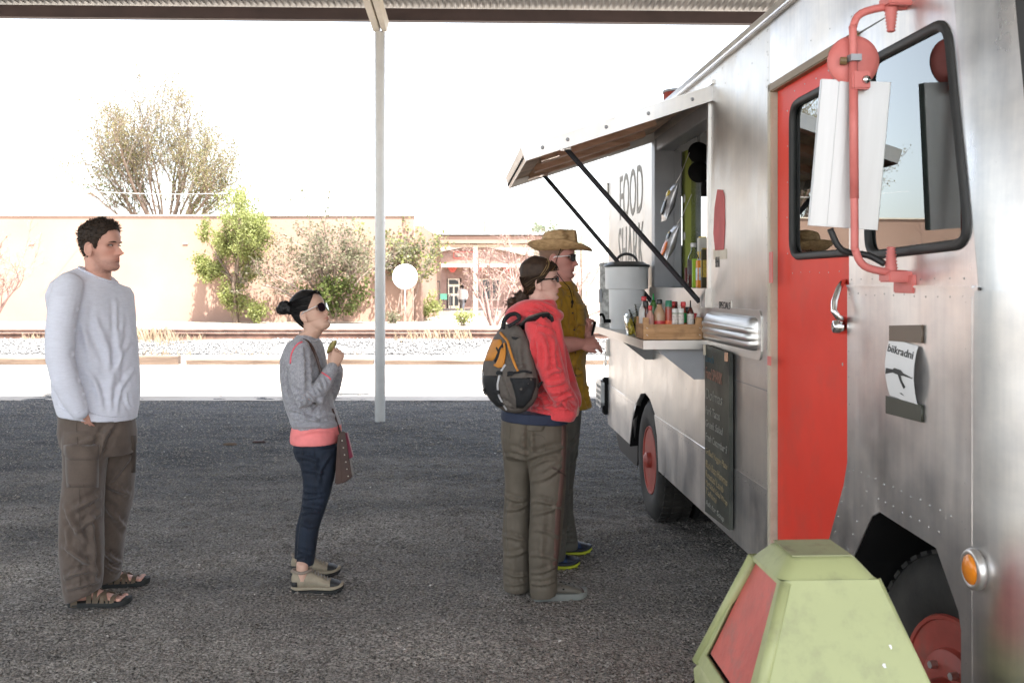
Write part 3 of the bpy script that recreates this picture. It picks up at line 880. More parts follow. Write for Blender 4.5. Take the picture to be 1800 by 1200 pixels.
# big fan shaped tree behind the wall
TY = 56.0
c = P(290, 378, TY)
fan = []
rg = np.random.default_rng(3)
for i in range(24):
    a = -1.15 + 2.3 * i / 23 + rg.normal(0, 0.06)
    L = 5.2 - 1.2 * abs(a) ** 1.5 + rg.normal(0, 0.25)
    fan.append(((0.25 * a, rg.normal(0, 0.2), 2.7), (math.sin(a) * 0.78, rg.normal(0, 0.28), math.cos(a) + 0.08), L * 0.80, 0.062, 3))
fan.insert(0, ((0, 0, 0), (0, 0, 1), 3.0, 0.34, 0))
tree("tree", "large fan shaped tree with sparse budding crown rising behind the peach wall", "tree", (c.x, TY, G2), fan,
     dict(wiggle=0.07, up=0.03, taper=0.5, kids={3: 6, 2: 5, 1: 3}, angle=30, shrink=0.52, leaf_per=4, leafdepth=1, **{'from': 0.25}),
     [(M_LEAF_BIG, 0, 0.5), (M_LEAF_BIG2, 0.5, 2)], 0.055, 40000, 0.15, mat("grey_bark", (0.20, 0.165, 0.135), 0.9, var=0.2), 21, rmin=0.008,
     scale=1.42, mixer=lambda C, r: np.clip(0.62 - (C[:, 2] - 3.6) * 0.13 + r.normal(0, 0.16, len(C)), 0, 1))

# bright green feathery tree before the wall
TY = 40.4
c = P(415, 565, TY)
gs = [((0, 0, 0), (0.02, 0, 1), 1.5, 0.10, 0),
      ((0, 0, 0.9), (-0.30, 0.05, 1), 1.7, 0.06, 3), ((0.02, 0, 1.3), (0.12, -0.1, 1), 1.75, 0.06, 3), ((0, 0, 1.1), (0.62, 0.0, 1), 1.6, 0.055, 3),
      ((0, 0, 1.35), (-0.12, 0.15, 1), 1.9, 0.055, 3), ((0, 0, 1.2), (-0.75, -0.1, 0.7), 1.0, 0.04, 3), ((0, 0, 0.9), (0.5, -0.2, 0.7), 0.8, 0.03, 2),
      ((0, 0, 0.15), (-0.5, -0.3, 0.8), 0.7, 0.025, 2), ((0, 0, 0.15), (0.5, -0.3, 0.8), 0.6, 0.025, 2), ((0, 0, 0.3), (-0.2, 0.1, 1), 0.8, 0.025, 2), ((0, 0, 1.5), (0.75, 0.1, 1.1), 1.5, 0.04, 3)]
tree("tree", "bright green feathery tree standing against the peach wall, left of the twiggy one", "tree", (c.x, TY, G2), gs,
     dict(wiggle=0.10, up=0.05, taper=0.5, kids={3: 5, 2: 4, 1: 3}, angle=34, shrink=0.48, leaf_per=5, leafdepth=2, **{'from': 0.2}),
     [(M_LEAF_GREEN, 0, 2)], 0.075, 17000, 0.075, M_BARK, 5, rmin=0.004, droop=0.3, narrow=0.3, scale=1.36)

# twiggy greyish pink tree before the wall
c = P(585, 560, TY)
ts = []
rg = np.random.default_rng(8)
for i in range(13):
    a = -0.95 + 1.9 * i / 12 + rg.normal(0, 0.08)
    ts.append(((0.1 * a, 0, 0.05 + 0.5 * rg.random()), (math.sin(a), rg.normal(0, 0.22), math.cos(a) + 0.15), 2.1 + rg.normal(0, 0.2), 0.055, 3))
tree("tree", "twiggy half bare greyish tree against the peach wall just left of the white column", "tree", (c.x, TY, G2), ts,
     dict(wiggle=0.12, up=0.03, taper=0.48, kids={3: 5, 2: 4, 1: 4}, angle=36, shrink=0.47, leaf_per=3, leafdepth=1, **{'from': 0.3}),
     [(M_LEAF_GREY, 0, 2)], 0.075, 5500, 0.09, M_TWIG, 14, rmin=0.006, scale=1.30, keep=lambda p: not (p[2] < 0.9 and abs(p[0]) > 0.75))
# leafy suckers at its foot make the green heart
ss = [((rg.normal(0, .15), -0.1, 0.1), (rg.normal(0, 0.35), -0.2, 1), 1.0, 0.02, 2) for i in range(8)]
tree("shrub", "dense green shrub at the foot of the twiggy tree behind the grey sweater woman", "shrub", (c.x + 0.1, TY - 0.45, G2), ss,
     dict(wiggle=0.12, up=0.03, taper=0.5, kids={2: 4, 1: 3}, angle=38, shrink=0.5, leaf_per=4, leafdepth=2, **{'from': 0.2}),
     [(M_LEAF_BIG2, 0, 2)], 0.08, 2300, 0.09, M_BARK, 33, rmin=0.004, scale=1.3)
# creeper by the corner of the wall
c2 = P(702, 470, WY)
ss = [((rg.normal(0, .2), 0.05, 0.2), (rg.normal(0, 0.25), 0.05, 1), 2.0, 0.02, 2) for i in range(7)]
tree("climbing_shrub", "leafy shrub climbing to the wall top between white column and round sign", "shrub", (c2.x, WY - 0.6, G2), ss,
     dict(wiggle=0.10, up=0.06, taper=0.5, kids={2: 5, 1: 4}, angle=34, shrink=0.42, leaf_per=4, leafdepth=1, **{'from': 0.45}),
     [(M_LEAF_GREEN, 0, 0.4), (M_LEAF_GREY, 0.4, 2)], 0.09, 2300, 0.09, M_TWIG, 35, rmin=0.005, scale=1.32, keep=lambda p: p[2] > 0.9 or abs(p[0]) < 0.25)

# low weeds along the wall
def bush(px, py, Y, r, h, n, m, label, seed, size=0.07):
    p = P(px, py, Y); rng = np.random.default_rng(seed)
    st_ = [((rng.normal(0, r * .2), rng.normal(0, r * .2), 0), (rng.normal(0, 0.5), rng.normal(0, 0.4), 1), h * 0.75, 0.012, 2) for i in range(7)]
    tree("bush", label, "bush", (p.x, Y, G2), st_, dict(wiggle=0.14, up=0.02, taper=0.5, kids={2: 4, 1: 2}, angle=42, shrink=0.5, leaf_per=4, leafdepth=2, **{'from': 0.15}),
         [(m, 0, 2)], size, n, 0.06, M_TWIG, seed, rmin=0.003, scale=1.32)
bush(452, 568, 39.9, 0.35, 0.65, 900, M_LEAF_GREEN, "small light green bush right beside the foot of the feathery green tree", 41)
bush(744, 556, 43.5, 0.3, 0.85, 900, M_LEAF_GREEN, "small green bush growing in front of the iron gate", 42)
bush(815, 565, 37.5, 0.2, 0.45, 300, M_LEAF_GREEN, "low green weed behind the rail below the walking man", 43)
bush(690, 566, 40.2, 0.2, 0.35, 200, M_LEAF_GREY, "tiny grey green weed at the wall foot right of the white column", 44)

# bare pinkish shrubs behind the customers
def bare(px, py, Y, n, L, r, seed, label, spread=0.8, tall=None, shrink=0.5, kids={3: 4, 2: 4, 1: 3}):
    p = P(px, py, Y); rng = np.random.default_rng(seed)
    st_ = []
    for i in range(n):
        a = -spread + 2 * spread * (i + rng.random()) / n
        st_.append(((0.12 * a, rng.normal(0, 0.1), 0), (math.sin(a), rng.normal(0, 0.3), math.cos(a) + 0.3), L * (0.8 + 0.4 * rng.random()), r, 3))
    return tree("bare_shrub", label, "shrub", (p.x, Y, G2), st_, dict(wiggle=0.13, up=0.05, taper=0.5, kids=kids, angle=32, shrink=shrink, leaf_per=2, leafdepth=0, **{'from': 0.3}),
                [(M_STRAW, 0, 2)], 0.035, 700, 0.05, M_PINKTWIG, seed, rmin=0.006, scale=1.3)
bare(868, 572, 38.0, 7, 1.5, 0.05, 51, "bare pinkish shrub standing behind the backpack woman's head")
bare(1010, 568, 39.0, 7, 1.6, 0.045, 52, "bare pinkish shrub between the straw hat and the truck")
bare(925, 560, 46.0, 6, 2.1, 0.05, 53, "taller bare shrub with thick stubs behind the backpack woman and the hat", 0.55)
bare(-12, 600, 36.0, 6, 1.9, 0.05, 54, "bare orange twigged shrub cut by the left edge of the picture", 0.5)

# pale pine far behind
c = P(965, 500, 80.0)
ps = [((0, 0, 0), (0, 0, 1), 4.6, 0.16, 0)]
rg = np.random.default_rng(12)
for i in range(16):
    a = rg.random() * 6.283; z = 2.6 + 2.0 * (i / 15)
    ps.append(((0, 0, z), (math.cos(a), math.sin(a), 0.12), (1.9 - 0.45 * (z - 2.6)) * (0.8 + 0.4 * rg.random()), 0.04, 2))
tree("pine_tree", "pale green pine tree far behind, above the straw hat", "tree", (c.x, 80.0, G2), ps,
     dict(wiggle=0.08, up=0.02, taper=0.5, kids={2: 5, 1: 4}, angle=40, shrink=0.4, leaf_per=4, leafdepth=1, **{'from': 0.3}),
     [(M_LEAF_PINE, 0, 2)], 0.13, 5000, 0.07, M_TWIG, 61, rmin=0.008, narrow=0.2, scale=1.3)
# ================================================================== food truck
TRZ = math.atan(0.0577)
truck = thing("food_truck", "bare aluminium food truck with red door and open serving hatch", "food truck", (1.254, 0, 0), TRZ)
_c, _s = math.cos(TRZ), math.sin(TRZ)
def T(px, py, a=0.0):
    """pixel on the truck's side (depth a into the truck) to (along, height)"""
    tx = (px - 900) / 1750.0
    s = (1.254 + a * _c - tx * a * _s) / (tx * _c + _s)
    Y = a * _s + s * _c
    return s, CAM_H - (py - 496) / 1750.0 * Y
def tw(a, s, z):
    return Vector((1.254 + a * _c - s * _s, a * _s + s * _c, z))
def side(u, v, w): return (w, u, v)     # plane of the truck's side: u along, v up, w into the truck

def aluminium(name, base, rough, streak=0.12, lumps=0.02, warm=None):
    m = bpy.data.materials.new(name); m.use_nodes = True
    nt = m.node_tree; N = nt.nodes; L = nt.links; b = N["Principled BSDF"]
    b.inputs['Metallic'].default_value = 0.96
    tc = N.new('ShaderNodeTexCoord')
    def noise_(scale, st, det=5, rg=0.6):
        mp = N.new('ShaderNodeMapping'); mp.inputs['Scale'].default_value = st; L.new(tc.outputs['Object'], mp.inputs[0])
        t = N.new('ShaderNodeTexNoise'); t.inputs['Scale'].default_value = scale; t.inputs['Detail'].default_value = det; t.inputs['Roughness'].default_value = rg
        L.new(mp.outputs[0], t.inputs['Vector']); return t.outputs[0]
    def rng_(src, a, b_, c, d):
        r = N.new('ShaderNodeMapRange'); r.inputs[1].default_value = a; r.inputs[2].default_value = b_; r.inputs[3].default_value = c; r.inputs[4].default_value = d
        L.new(src, r.inputs[0]); return r.outputs[0]
    def math_(op, x, y):
        q = N.new('ShaderNodeMath'); q.operation = op
        for i_, k_ in enumerate((x, y)):
            if isinstance(k_, (int, float)): q.inputs[i_].default_value = k_
            else: L.new(k_, q.inputs[i_])
        return q.outputs[0]
    st = noise_(7.0, (1, 1, 0.10)); bl = noise_(2.3, (1, 1, 0.8)); fi = noise_(38, (1, 1, 0.06), 3); sw = noise_(5.0, (1, 0.7, 1.4), 6, 0.7)
    tone = math_('ADD', math_('ADD', rng_(st, 0.3, 0.7, -streak * .6, streak * .6), rng_(bl, 0.3, 0.7, -streak, streak)), math_('ADD', rng_(fi, 0.3, 0.7, -streak * .4, streak * .4), rng_(sw, 0.35, 0.65, -streak * .7, streak * .35)))
    mx = N.new('ShaderNodeMix'); mx.data_type = 'RGBA'
    dk = tuple(c * (1 - 2.0 * streak) * k for c, k in zip(base, (0.97, 0.99, 1.04))); lt = tuple(min(c * (1 + 1.1 * streak), 0.95) * k for c, k in zip(base, (1.03, 1.0, 0.96)))
    mx.inputs[6].default_value = (*dk, 1); mx.inputs[7].default_value = (*lt, 1)
    L.new(rng_(tone, -0.25, 0.25, 0, 1), mx.inputs[0])
    # sparse stains and scratches
    spn = noise_(14, (1, 1.6, 1), 8, 0.75); sf = rng_(spn, 0.66, 0.74, 0, 0.45)
    m2 = N.new('ShaderNodeMix'); m2.data_type = 'RGBA'; m2.inputs[7].default_value = (0.22, 0.20, 0.185, 1)
    L.new(sf, m2.inputs[0]); L.new(mx.outputs[2], m2.inputs[6]); L.new(m2.outputs[2], b.inputs['Base Color'])
    L.new(math_('ADD', rng_(bl, 0.3, 0.7, rough - 0.10, rough + 0.10), rng_(st, 0.3, 0.7, -0.04, 0.04)), b.inputs['Roughness'])
    b1 = N.new('ShaderNodeBump'); b1.inputs['Distance'].default_value = lumps; b1.inputs['Strength'].default_value = 0.7
    L.new(noise_(1.6, (1, 1, 1), 2, 0.5), b1.inputs['Height'])
    b2 = N.new('ShaderNodeBump'); b2.inputs['Distance'].default_value = 0.0006; b2.inputs['Strength'].default_value = 0.5
    L.new(fi, b2.inputs['Height']); L.new(b1.outputs[0], b2.inputs['Normal']); L.new(b2.outputs[0], b.inputs['Normal'])
    return m
M_ALU = aluminium("worn_aluminium", (0.69, 0.68, 0.67), 0.36, 0.14, 0.032)
M_ALU2 = aluminium("dull_aluminium", (0.62, 0.605, 0.58), 0.42, 0.11, 0.024)
M_STEEL = mat("stainless_steel", (0.64, 0.63, 0.61), rough=0.36, metal=0.9, var=0.06, vs=3, stretch=(1, 0.4, 3))
M_DULLSTEEL = mat("dull_grey_steel", (0.33, 0.34, 0.36), rough=0.5, metal=0.5, var=0.12, vs=4)
M_RED = mat("red_door_paint", (0.72, 0.050, 0.030), rough=0.45, var=0.07, vs=2.5, spec=0.22, dirt=(0.40, 0.09, 0.07), dirt_scale=3.5, dirt_amt=0.3, lumps=0.004, lump_s=3, bump=0.1, bs=90, bd=0.001)
M_REDARM = mat("faded_red_paint", (0.62, 0.16, 0.14), rough=0.5, var=0.12, vs=12, col2=(0.66, 0.20, 0.18), bump=0.2, bs=120, bd=0.001)
M_RUBBER = mat("black_rubber", (0.018, 0.018, 0.018), rough=0.55, var=0.25, vs=12)
M_TYRE = mat("tyre_rubber", (0.014, 0.0135, 0.013), rough=0.8, var=0.3, vs=7, col2=(0.036, 0.033, 0.029), bump=0.4, bs=50, bd=0.004)
M_RIM = mat("red_wheel_paint", (0.32, 0.055, 0.04), rough=0.5, var=0.2, vs=9, dirt=(0.16, 0.09, 0.07), dirt_scale=11, dirt_amt=0.5)
M_JAMB = mat("cream_jamb_paint", (0.52, 0.47, 0.37), rough=0.5, var=0.12, vs=4, dirt=(0.25, 0.2, 0.14), dirt_scale=8, dirt_amt=0.4)
M_OCHRE = mat("ochre_trim", (0.20, 0.13, 0.055), rough=0.5, var=0.2, vs=5)
M_DARKIN = mat("dark_interior", (0.045, 0.05, 0.05), rough=0.7, var=0.25, vs=3)
M_BLACK = mat("black_chassis", (0.010, 0.010, 0.010), rough=0.9, var=0.3, vs=4, spec=0.15)
M_WOOD = mat("reddish_plank", (0.60, 0.33, 0.21), rough=0.65, var=0.25, vs=3, col2=(0.70, 0.44, 0.30), stretch=(1.5, 12, 12), bump=0.4, bs=10, bd=0.004)
M_PLY = mat("worn_plywood", (0.58, 0.43, 0.30), rough=0.85, var=0.3, vs=4, stretch=(3, 1, 3), dirt=(0.10, 0.075, 0.055), dirt_scale=7, dirt_amt=0.7, bump=0.4, bs=30)
M_GLASS = glass_mat("cab_glass", (0.55, 0.66, 0.62))
M_CHROME = mat("chrome", (0.78, 0.78, 0.78), rough=0.12, metal=1.0, var=0.05)
M_LIME = mat("lime_post_paint", (0.30, 0.34, 0.07), rough=0.55, var=0.12, vs=5)
M_INK = mat("grey_brown_lettering", (0.28, 0.265, 0.235), rough=0.6, var=0.15, vs=20)

ZB, ZS, ZR = 0.395, 0.715, 2.588          # skirt, seam, gutter
S_REAR, S_DOOR1, S_DOOR0, S_FRONT = 8.13, 3.955, 3.17, 2.44
SW0, SW1, ZW0, ZW1 = 4.886, 6.25, 1.52, 2.43  # serving window
# rear wheel arch
arch = [(6.11, ZB - 0.02), (6.16, 0.60), (6.25, 0.73), (6.40, 0.80), (6.55, 0.822), (6.72, 0.80), (6.88, 0.72), (7.02, 0.58), (7.14, ZB - 0.02)]
upper_out = [(S_DOOR1, ZS - 0.015)] + [(u, v) for u, v in [(6.235, ZS - 0.015), (6.25, 0.73), (6.40, 0.80), (6.55, 0.822), (6.72, 0.80), (6.88, 0.72), (6.885, ZS - 0.015)]] + [(S_REAR, ZS - 0.015), (S_REAR, ZR), (S_DOOR1, ZR)]
link("body_panel", plate(upper_out, [[(SW0, ZW0), (SW1, ZW0), (SW1, ZW1), (SW0, ZW1)]], side, 0.0, 0.035), M_ALU2, truck)
low_a = [(S_DOOR1, ZB), (6.115, ZB), (6.16, 0.60), (6.25, ZS + 0.004), (S_DOOR1, ZS + 0.004)]
low_b = [(7.13, ZB), (S_REAR, ZB), (S_REAR, ZS + 0.004), (6.89, ZS + 0.004), (7.02, 0.58)]
for poly in (low_a, low_b):
    link("skirt_panel", plate(poly, [], side, -0.004, 0.03), M_ALU, truck)
# arch lining
b = MB()
ring0 = [(0.002, u, v) for u, v in arch]; ring1 = [(0.55, u, v + 0.05) for u, v in arch]
b.loft([ring0, ring1], cap=False, closed=False)
b.build("arch_liner", M_BLACK, truck)
# panel above the door and the two cab panels
belt = 1.534
def front_s(z): return S_FRONT - 0.02 + max(0.0, z - belt) * 0.16
dz0 = 2.335
link("header_panel", plate([(front_s(dz0) - 0.035, dz0 - 0.02), (S_DOOR1, dz0), (S_DOOR1, ZR), (front_s(ZR) - 0.035, ZR)], [], side, -0.002, 0.035), M_ALU, truck)
cabwin = round_poly([T(1530, 449), T(1707, 436), T(1664, 24), T(1548, 78)], 0.055, 6)
cabwin = [(3.02, 1.63), (2.425, 1.645), (2.535, 2.215), (3.02, 2.215)]
cabwin = round_poly(cabwin, 0.07, 6)
upper_cab = [(S_DOOR0, belt - 0.012), (front_s(belt), belt - 0.012), (front_s(dz0), dz0 - 0.02), (S_DOOR0, dz0 - 0.02)]
# the cab side with its window opening: one plate a little wider than the glass
ring_out = offset_poly(cabwin, 0.004)
link("cab_panel", plate([(S_DOOR0, belt - 0.012), (front_s(belt) - 0.035, belt - 0.012), (front_s(dz0) - 0.036, dz0 - 0.018), (S_DOOR0, dz0 - 0.018)], [ring_out], side, 0.0, 0.03), M_ALU, truck)
farch = [(2.40, 0.50), (2.41, 0.58), (2.455, 0.729), (2.57, 0.858), (2.95, 0.872), (3.00, 0.83), (3.15, 0.66), (3.30, 0.50)]
farch = [(2.415, ZB - 0.02), (2.425, 0.58), (2.47, 0.735), (2.585, 0.862), (2.93, 0.876), (2.985, 0.85), (3.14, 0.67), (3.345, ZB - 0.02)]
cab_low = [(3.50, ZB - 0.02)] + [(3.40, ZB - 0.02)] + farch[::-1][0:] + [(2.38, ZB - 0.02), (2.38, belt + 0.004), (S_DOOR0, belt + 0.004), (S_DOOR0, 0.98), (3.20, 0.90), (3.345, 0.66), (3.50, ZB - 0.02 + 0.001)]
link("cab_side_panel", plate([(2.38, ZB - 0.02)] + farch + [(3.52, ZB - 0.02), (3.345, 0.66), (3.20, 0.90), (S_DOOR0, 0.98), (S_DOOR0, belt + 0.004), (2.38, belt + 0.004)], [], side, -0.006, -0.001), M_ALU, truck)
b = MB(); b.loft([[(0.0, u, v) for u, v in farch], [(0.6, u, v) for u, v in farch]], cap=False, closed=False); b.build("arch_liner", M_BLACK, truck)

# rounded front corner and nose
def corner_rings(zs, s0f, r, w0=-0.006):
    rings = []
    for z in zs:
        s0 = s0f(z); ring = []
        for i in range(9):
            a = R(90 * i / 8)
            ring.append((w0 + r * (1 - math.cos(a)), s0 - r * math.sin(a), z))
        ring.append((w0 + 1.15, s0 - r, z))
        ring.append((w0 + 2.3 - r, s0 - r, z))
        for i in range(1, 9):
            a = R(90 * (8 - i) / 8)
            ring.append((w0 + 2.3 - r * (1 - math.cos(a)), s0 - r * math.sin(a), z))
        rings.append(ring)
    return rings
b = MB()
b.loft(corner_rings([0.42, 0.7, 1.0, 1.3, 1.515, 1.53], lambda z: 2.394, 0.30, -0.0075), cap=False, closed=False)
b.build("nose_panel", M_ALU, truck, True)
b = MB(); b.loft(corner_rings([1.526, 1.60, 1.8, 2.0, 2.2, 2.4, ZR], lambda z: front_s(z) - 0.03, 0.26, 0.0), cap=False, closed=False)
b.build("cab_front", M_ALU, truck, True)
# windscreen: gasket and glass wrapped on the front, standing proud of the sheet
def wind(name, m, a0, a1, z0, z1, off, rr):
    rings = []
    nz_ = 10
    for k_ in range(nz_ + 1):
        z = z0 + (z1 - z0) * k_ / nz_
        s0 = front_s(z) - 0.03; ring = []
        e = min(k_, nz_ - k_) / nz_
        ins = rr * max(0, 1 - e * 5) ** 2
        for i in range(7):
            a = R(a0 + ins + (90 - a0 - ins) * i / 6)
            ring.append((0.26 * (1 - math.cos(a)) - off * math.cos(a), s0 - 0.26 * math.sin(a) - off * math.sin(a), z))
        ring.append((1.08, s0 - 0.26 - off, z))
        rings.append(ring)
    bb = MB(); bb.loft(rings, cap=False, closed=False)
    return bb.build(name, m, truck, True)
wind("windscreen_gasket", M_RUBBER, 40, 90, 1.70, 2.34, 0.008, 7)
wind("windscreen", M_GLASS, 46, 90, 1.73, 2.31, 0.013, 7)

# roof with its rolled edge, gutter, rear, far side, floor
b = MB()
rings = []
for s in np.linspace(S_FRONT - 0.18, S_REAR, 8):
    ring = [(-0.012, s, ZR - 0.006), (-0.014, s, ZR + 0.012)]
    for i in range(1, 8):
        a = R(90 * i / 7); ring.append((0.16 * (1 - math.cos(a)), s, ZR + 0.012 + 0.11 * math.sin(a)))
    ring += [(1.15, s, ZR + 0.17), (2.14, s, ZR + 0.122), (2.3, s, ZR + 0.012), (2.3, s, ZR - 0.006)]
    rings.append(ring)
b.loft(rings, cap=True)
b.build("roof", M_ALU, truck, 'angle')
b = MB().box((-0.018, (S_FRONT + S_REAR) / 2, ZR - 0.004), (0.014, S_REAR - S_FRONT, 0.012)); b.build("gutter", M_ALU, truck, bevel=0.004)
rw = [(0.42, 1.85), (1.55, 1.85), (1.55, 2.25), (0.42, 2.25)]
link("rear_wall", plate([(0.036, ZB), (2.27, ZB), (2.27, ZR), (0.036, ZR)], [rw], lambda u, v, w: (u, w, v), S_REAR - 0.036, S_REAR - 0.002), M_ALU2, truck)
link("far_side", plate([(S_FRONT, ZB), (S_REAR, ZB), (S_REAR, ZR), (S_FRONT, ZR)], [[(2.6, 1.64), (3.7, 1.64), (3.7, 2.2), (2.6, 2.2)]], side, 2.27, 2.30), M_ALU2, truck)
MB().box((1.15, (S_FRONT + S_REAR) / 2, 0.91), (2.2, S_REAR - S_FRONT - 0.1, 0.03)).build("floor", M_DARKIN, truck)
MB().box((1.15, 5.9, 2.50), (2.2, 4.3, 0.03)).build("ceiling_liner", M_DARKIN, truck)
MB().box((1.15, 3.96, 1.65), (2.2, 0.04, 1.7)).build("bulkhead", M_DARKIN, truck)
MB().box((1.75, 5.9, 1.25), (0.8, 3.6, 0.85)).build("kitchen_counter", M_DULLSTEEL, truck)
MB().box((2.22, 6.1, 2.15), (0.08, 3.8, 0.7)).build("kitchen_backsplash", M_DARKIN, truck)
# cab interior: seat, dashboard, steering wheel
b = MB(); b.box((0.75, 3.25, 1.15), (0.5, 0.5, 0.12)).box((0.75, 3.52, 1.48), (0.48, 0.12, 0.62), Matrix.Rotation(R(-10), 3, 'X'))
b.build("driver_seat", mat("green_grey_vinyl", (0.10, 0.15, 0.14), 0.6), truck, bevel=0.03)
MB().box((1.15, 2.42, 1.35), (2.0, 0.35, 0.22)).build("dashboard", M_DARKIN, truck, bevel=0.04)
b = MB(); cs = []
for i in range(25):
    a = 2 * math.pi * i / 24; cs.append((0.75 + 0.2 * math.cos(a), 2.72 + 0.10 * math.sin(a), 1.56 + 0.15 * math.sin(a)))
b.tube(cs, 0.014, 8, cap=False); b.build("steering_wheel", M_RUBBER, truck, True)
MB().tube([(0.75, 2.5, 1.36), (0.75, 2.72, 1.56)], 0.02, 8).build("steering_column", M_RUBBER, truck)

# chassis, underside
MB().box((1.15, 5.3, 0.62), (1.3, 5.6, 0.22)).build("chassis", M_BLACK, truck)
MB().box((1.2, 5.0, 0.42), (1.2, 1.0, 0.30)).build("underfloor_tank", M_BLACK, truck)
MB().cyl((0.15, 6.50, 0.40), (2.2, 6.50, 0.40), 0.06).build("axle", M_BLACK, truck)
MB().cyl((0.3, 2.80, 0.40), (2.0, 2.80, 0.40), 0.05).build("axle", M_BLACK, truck)

# door
DA = 0.015
dwin = round_poly([T(1389, 452, DA), T(1493, 449, DA), (T(1489, 0, DA)[0], 2.21), (T(1389, 0, DA)[0], 2.21)], 0.06, 6)
dS0, dS1 = 3.10, 3.915
dwin = round_poly([(3.14, 1.645), (3.74, 1.645), (3.74, 2.215), (3.14, 2.215)], 0.07, 6)
door_out = [(3.42, 0.33), (dS1, 0.33), (dS1, dz0 - 0.01), (dS0, dz0 - 0.01), (dS0, 0.96), (3.24, 0.88)]
door = link("red_door", plate(door_out, [offset_poly(dwin, 0.004)], side, DA, DA + 0.035), M_RED, truck)
def gasket(name, poly, w0, w1, wid, parent, m=M_RUBBER):
    o_ = offset_poly(poly, wid * 0.5); i_ = offset_poly(poly, -wid * 0.5)
    n_ = len(poly); bb = MB()
    rings = []
    for k_ in range(n_ + 1):
        k_ %= n_
        ou, iu = o_[k_], i_[k_]; mid = ((ou[0] + iu[0]) / 2, (ou[1] + iu[1]) / 2)
        rings.append([(w1, *ou), (w0 + (w1 - w0) * 0.35, *ou), (w0, mid[0] * .6 + ou[0] * .4, mid[1] * .6 + ou[1] * .4), (w0 + (w1 - w0) * 0.15, *mid), (w0, mid[0] * .6 + iu[0] * .4, mid[1] * .6 + iu[1] * .4), (w0 + (w1 - w0) * 0.35, *iu), (w1, *iu)])
    bb.loft(rings, cap=False)
    return bb.build(name, m, parent, True)
gasket("window_gasket", dwin, DA - 0.014, DA + 0.012, 0.026, door)
link("window_glass", plate(dwin, [], side, DA + 0.006, DA + 0.0062), M_GLASS, door)
gasket("window_gasket", cabwin, -0.012, 0.012, 0.028, truck)
link("cab_window", plate(cabwin, [], side, 0.004, 0.0042), M_GLASS, truck)
# door frame: cream jamb, ochre header, dark gap
b = MB().box((0.006, 3.945, (0.36 + dz0) / 2), (0.036, 0.036, dz0 - 0.36)); b.build("door_jamb", M_JAMB, truck, bevel=0.004)
b = MB().box((0.006, (dS0 + dS1) / 2 + 0.02, dz0 - 0.02), (0.036, dS1 - dS0 + 0.04, 0.034)); b.build("door_header", M_OCHRE, truck, bevel=0.004)
MB().box((0.10, (dS0 + dS1) / 2, 0.36), (0.25, dS1 - dS0, 0.05)).build("door_step", M_STEEL, truck)
# handle
hs, hz_ = T(1484, 532, 0.0)
b = MB(); pts = []
for px, py, off in ((1491, 494, 0.03), (1481, 496, -0.005), (1474, 508, -0.03), (1467, 530, -0.045), (1466, 546, -0.05), (1472, 556, -0.045), (1484, 563, -0.01)):
    s_, z_ = T(px, py, off); pts.append((off, s_, z_))
b.tube(pts, [0.008, 0.009, 0.010, 0.011, 0.011, 0.010, 0.012], 10); b.build("door_handle", M_CHROME, door, True)
s_, z_ = T(1484, 574, 0.0); MB().lathe([(0.02, -0.035), (0.024, -0.01), (0.02, 0.04)], (0, s_, z_), 12, 'X').build("door_lock", M_CHROME, door, True)
s_, z_ = T(1484, 640, 0.02); MB().box((0.035, s_, z_), (0.02, 0.028, 0.03)).build("latch", M_BLACK, door)
MB().lathe([(0.006, -0.006), (0.006, 0.006)], (0.02, s_, z_), 8, 'X').build("latch_bolt", M_STEEL, door)

# rivets: real domes, too small to pick apart singly
riv = MB()
def rivet(s, z, a=0.0, r=0.0045):
    n_ = 6; vs = [(a - r * 0.7, s, z)] + [(a + 0.001, s + r * math.cos(2 * math.pi * i / n_), z + r * math.sin(2 * math.pi * i / n_)) for i in range(n_)]
    riv.add(vs, [(0, 1 + (i + 1) % n_, 1 + i) for i in range(n_)])
def row(s0, z0, s1, z1, step, a=0.0, r=0.0045):
    d_ = math.hypot(s1 - s0, z1 - z0); n_ = max(int(d_ / step), 1)
    for i in range(n_ + 1):
        t_ = i / n_; rivet(s0 + (s1 - s0) * t_ + random.uniform(-1, 1) * 0.004, z0 + (z1 - z0) * t_ + random.uniform(-1, 1) * 0.003, a, r * random.uniform(0.9, 1.1))
row(4.0, 0.735, 6.2, 0.735, 0.055); row(6.95, 0.735, 8.1, 0.735, 0.055); row(4.0, 0.695, 6.15, 0.695, 0.055, -0.004); row(6.98, 0.695, 8.1, 0.695, 0.055, -0.004)
row(4.0, ZR - 0.035, 8.1, ZR - 0.035, 0.11); row(2.7, ZR - 0.035, 3.9, ZR - 0.035, 0.11)
row(3.97, ZB + 0.05, 3.97, 0.70, 0.08, -0.004); row(4.005, 0.76, 4.005, 2.33, 0.10)
row(3.99, 2.36, 3.99, 2.56, 0.05)
row(6.32, 0.85, 6.32, 1.5, 0.11); row(7.35, 0.75, 7.35, 2.5, 0.12); row(5.4, 0.75, 5.4, 1.2, 0.10); row(8.08, 0.45, 8.08, 2.5, 0.14)
row(4.86, 1.55, 4.86, 2.45, 0.10); row(6.5, 1.07, 7.3, 1.07, 0.045); row(4.82, 2.47, 4.0, 2.47, 0.2)
row(3.15, belt - 0.02, 2.45, belt - 0.02, 0.06, -0.006); row(3.15, belt + 0.025, 2.45, belt + 0.025, 0.075)
row(3.155, 1.50, 3.155, 1.0, 0.075, -0.006); row(3.16, 0.95, 3.30, 0.68, 0.055, -0.006)
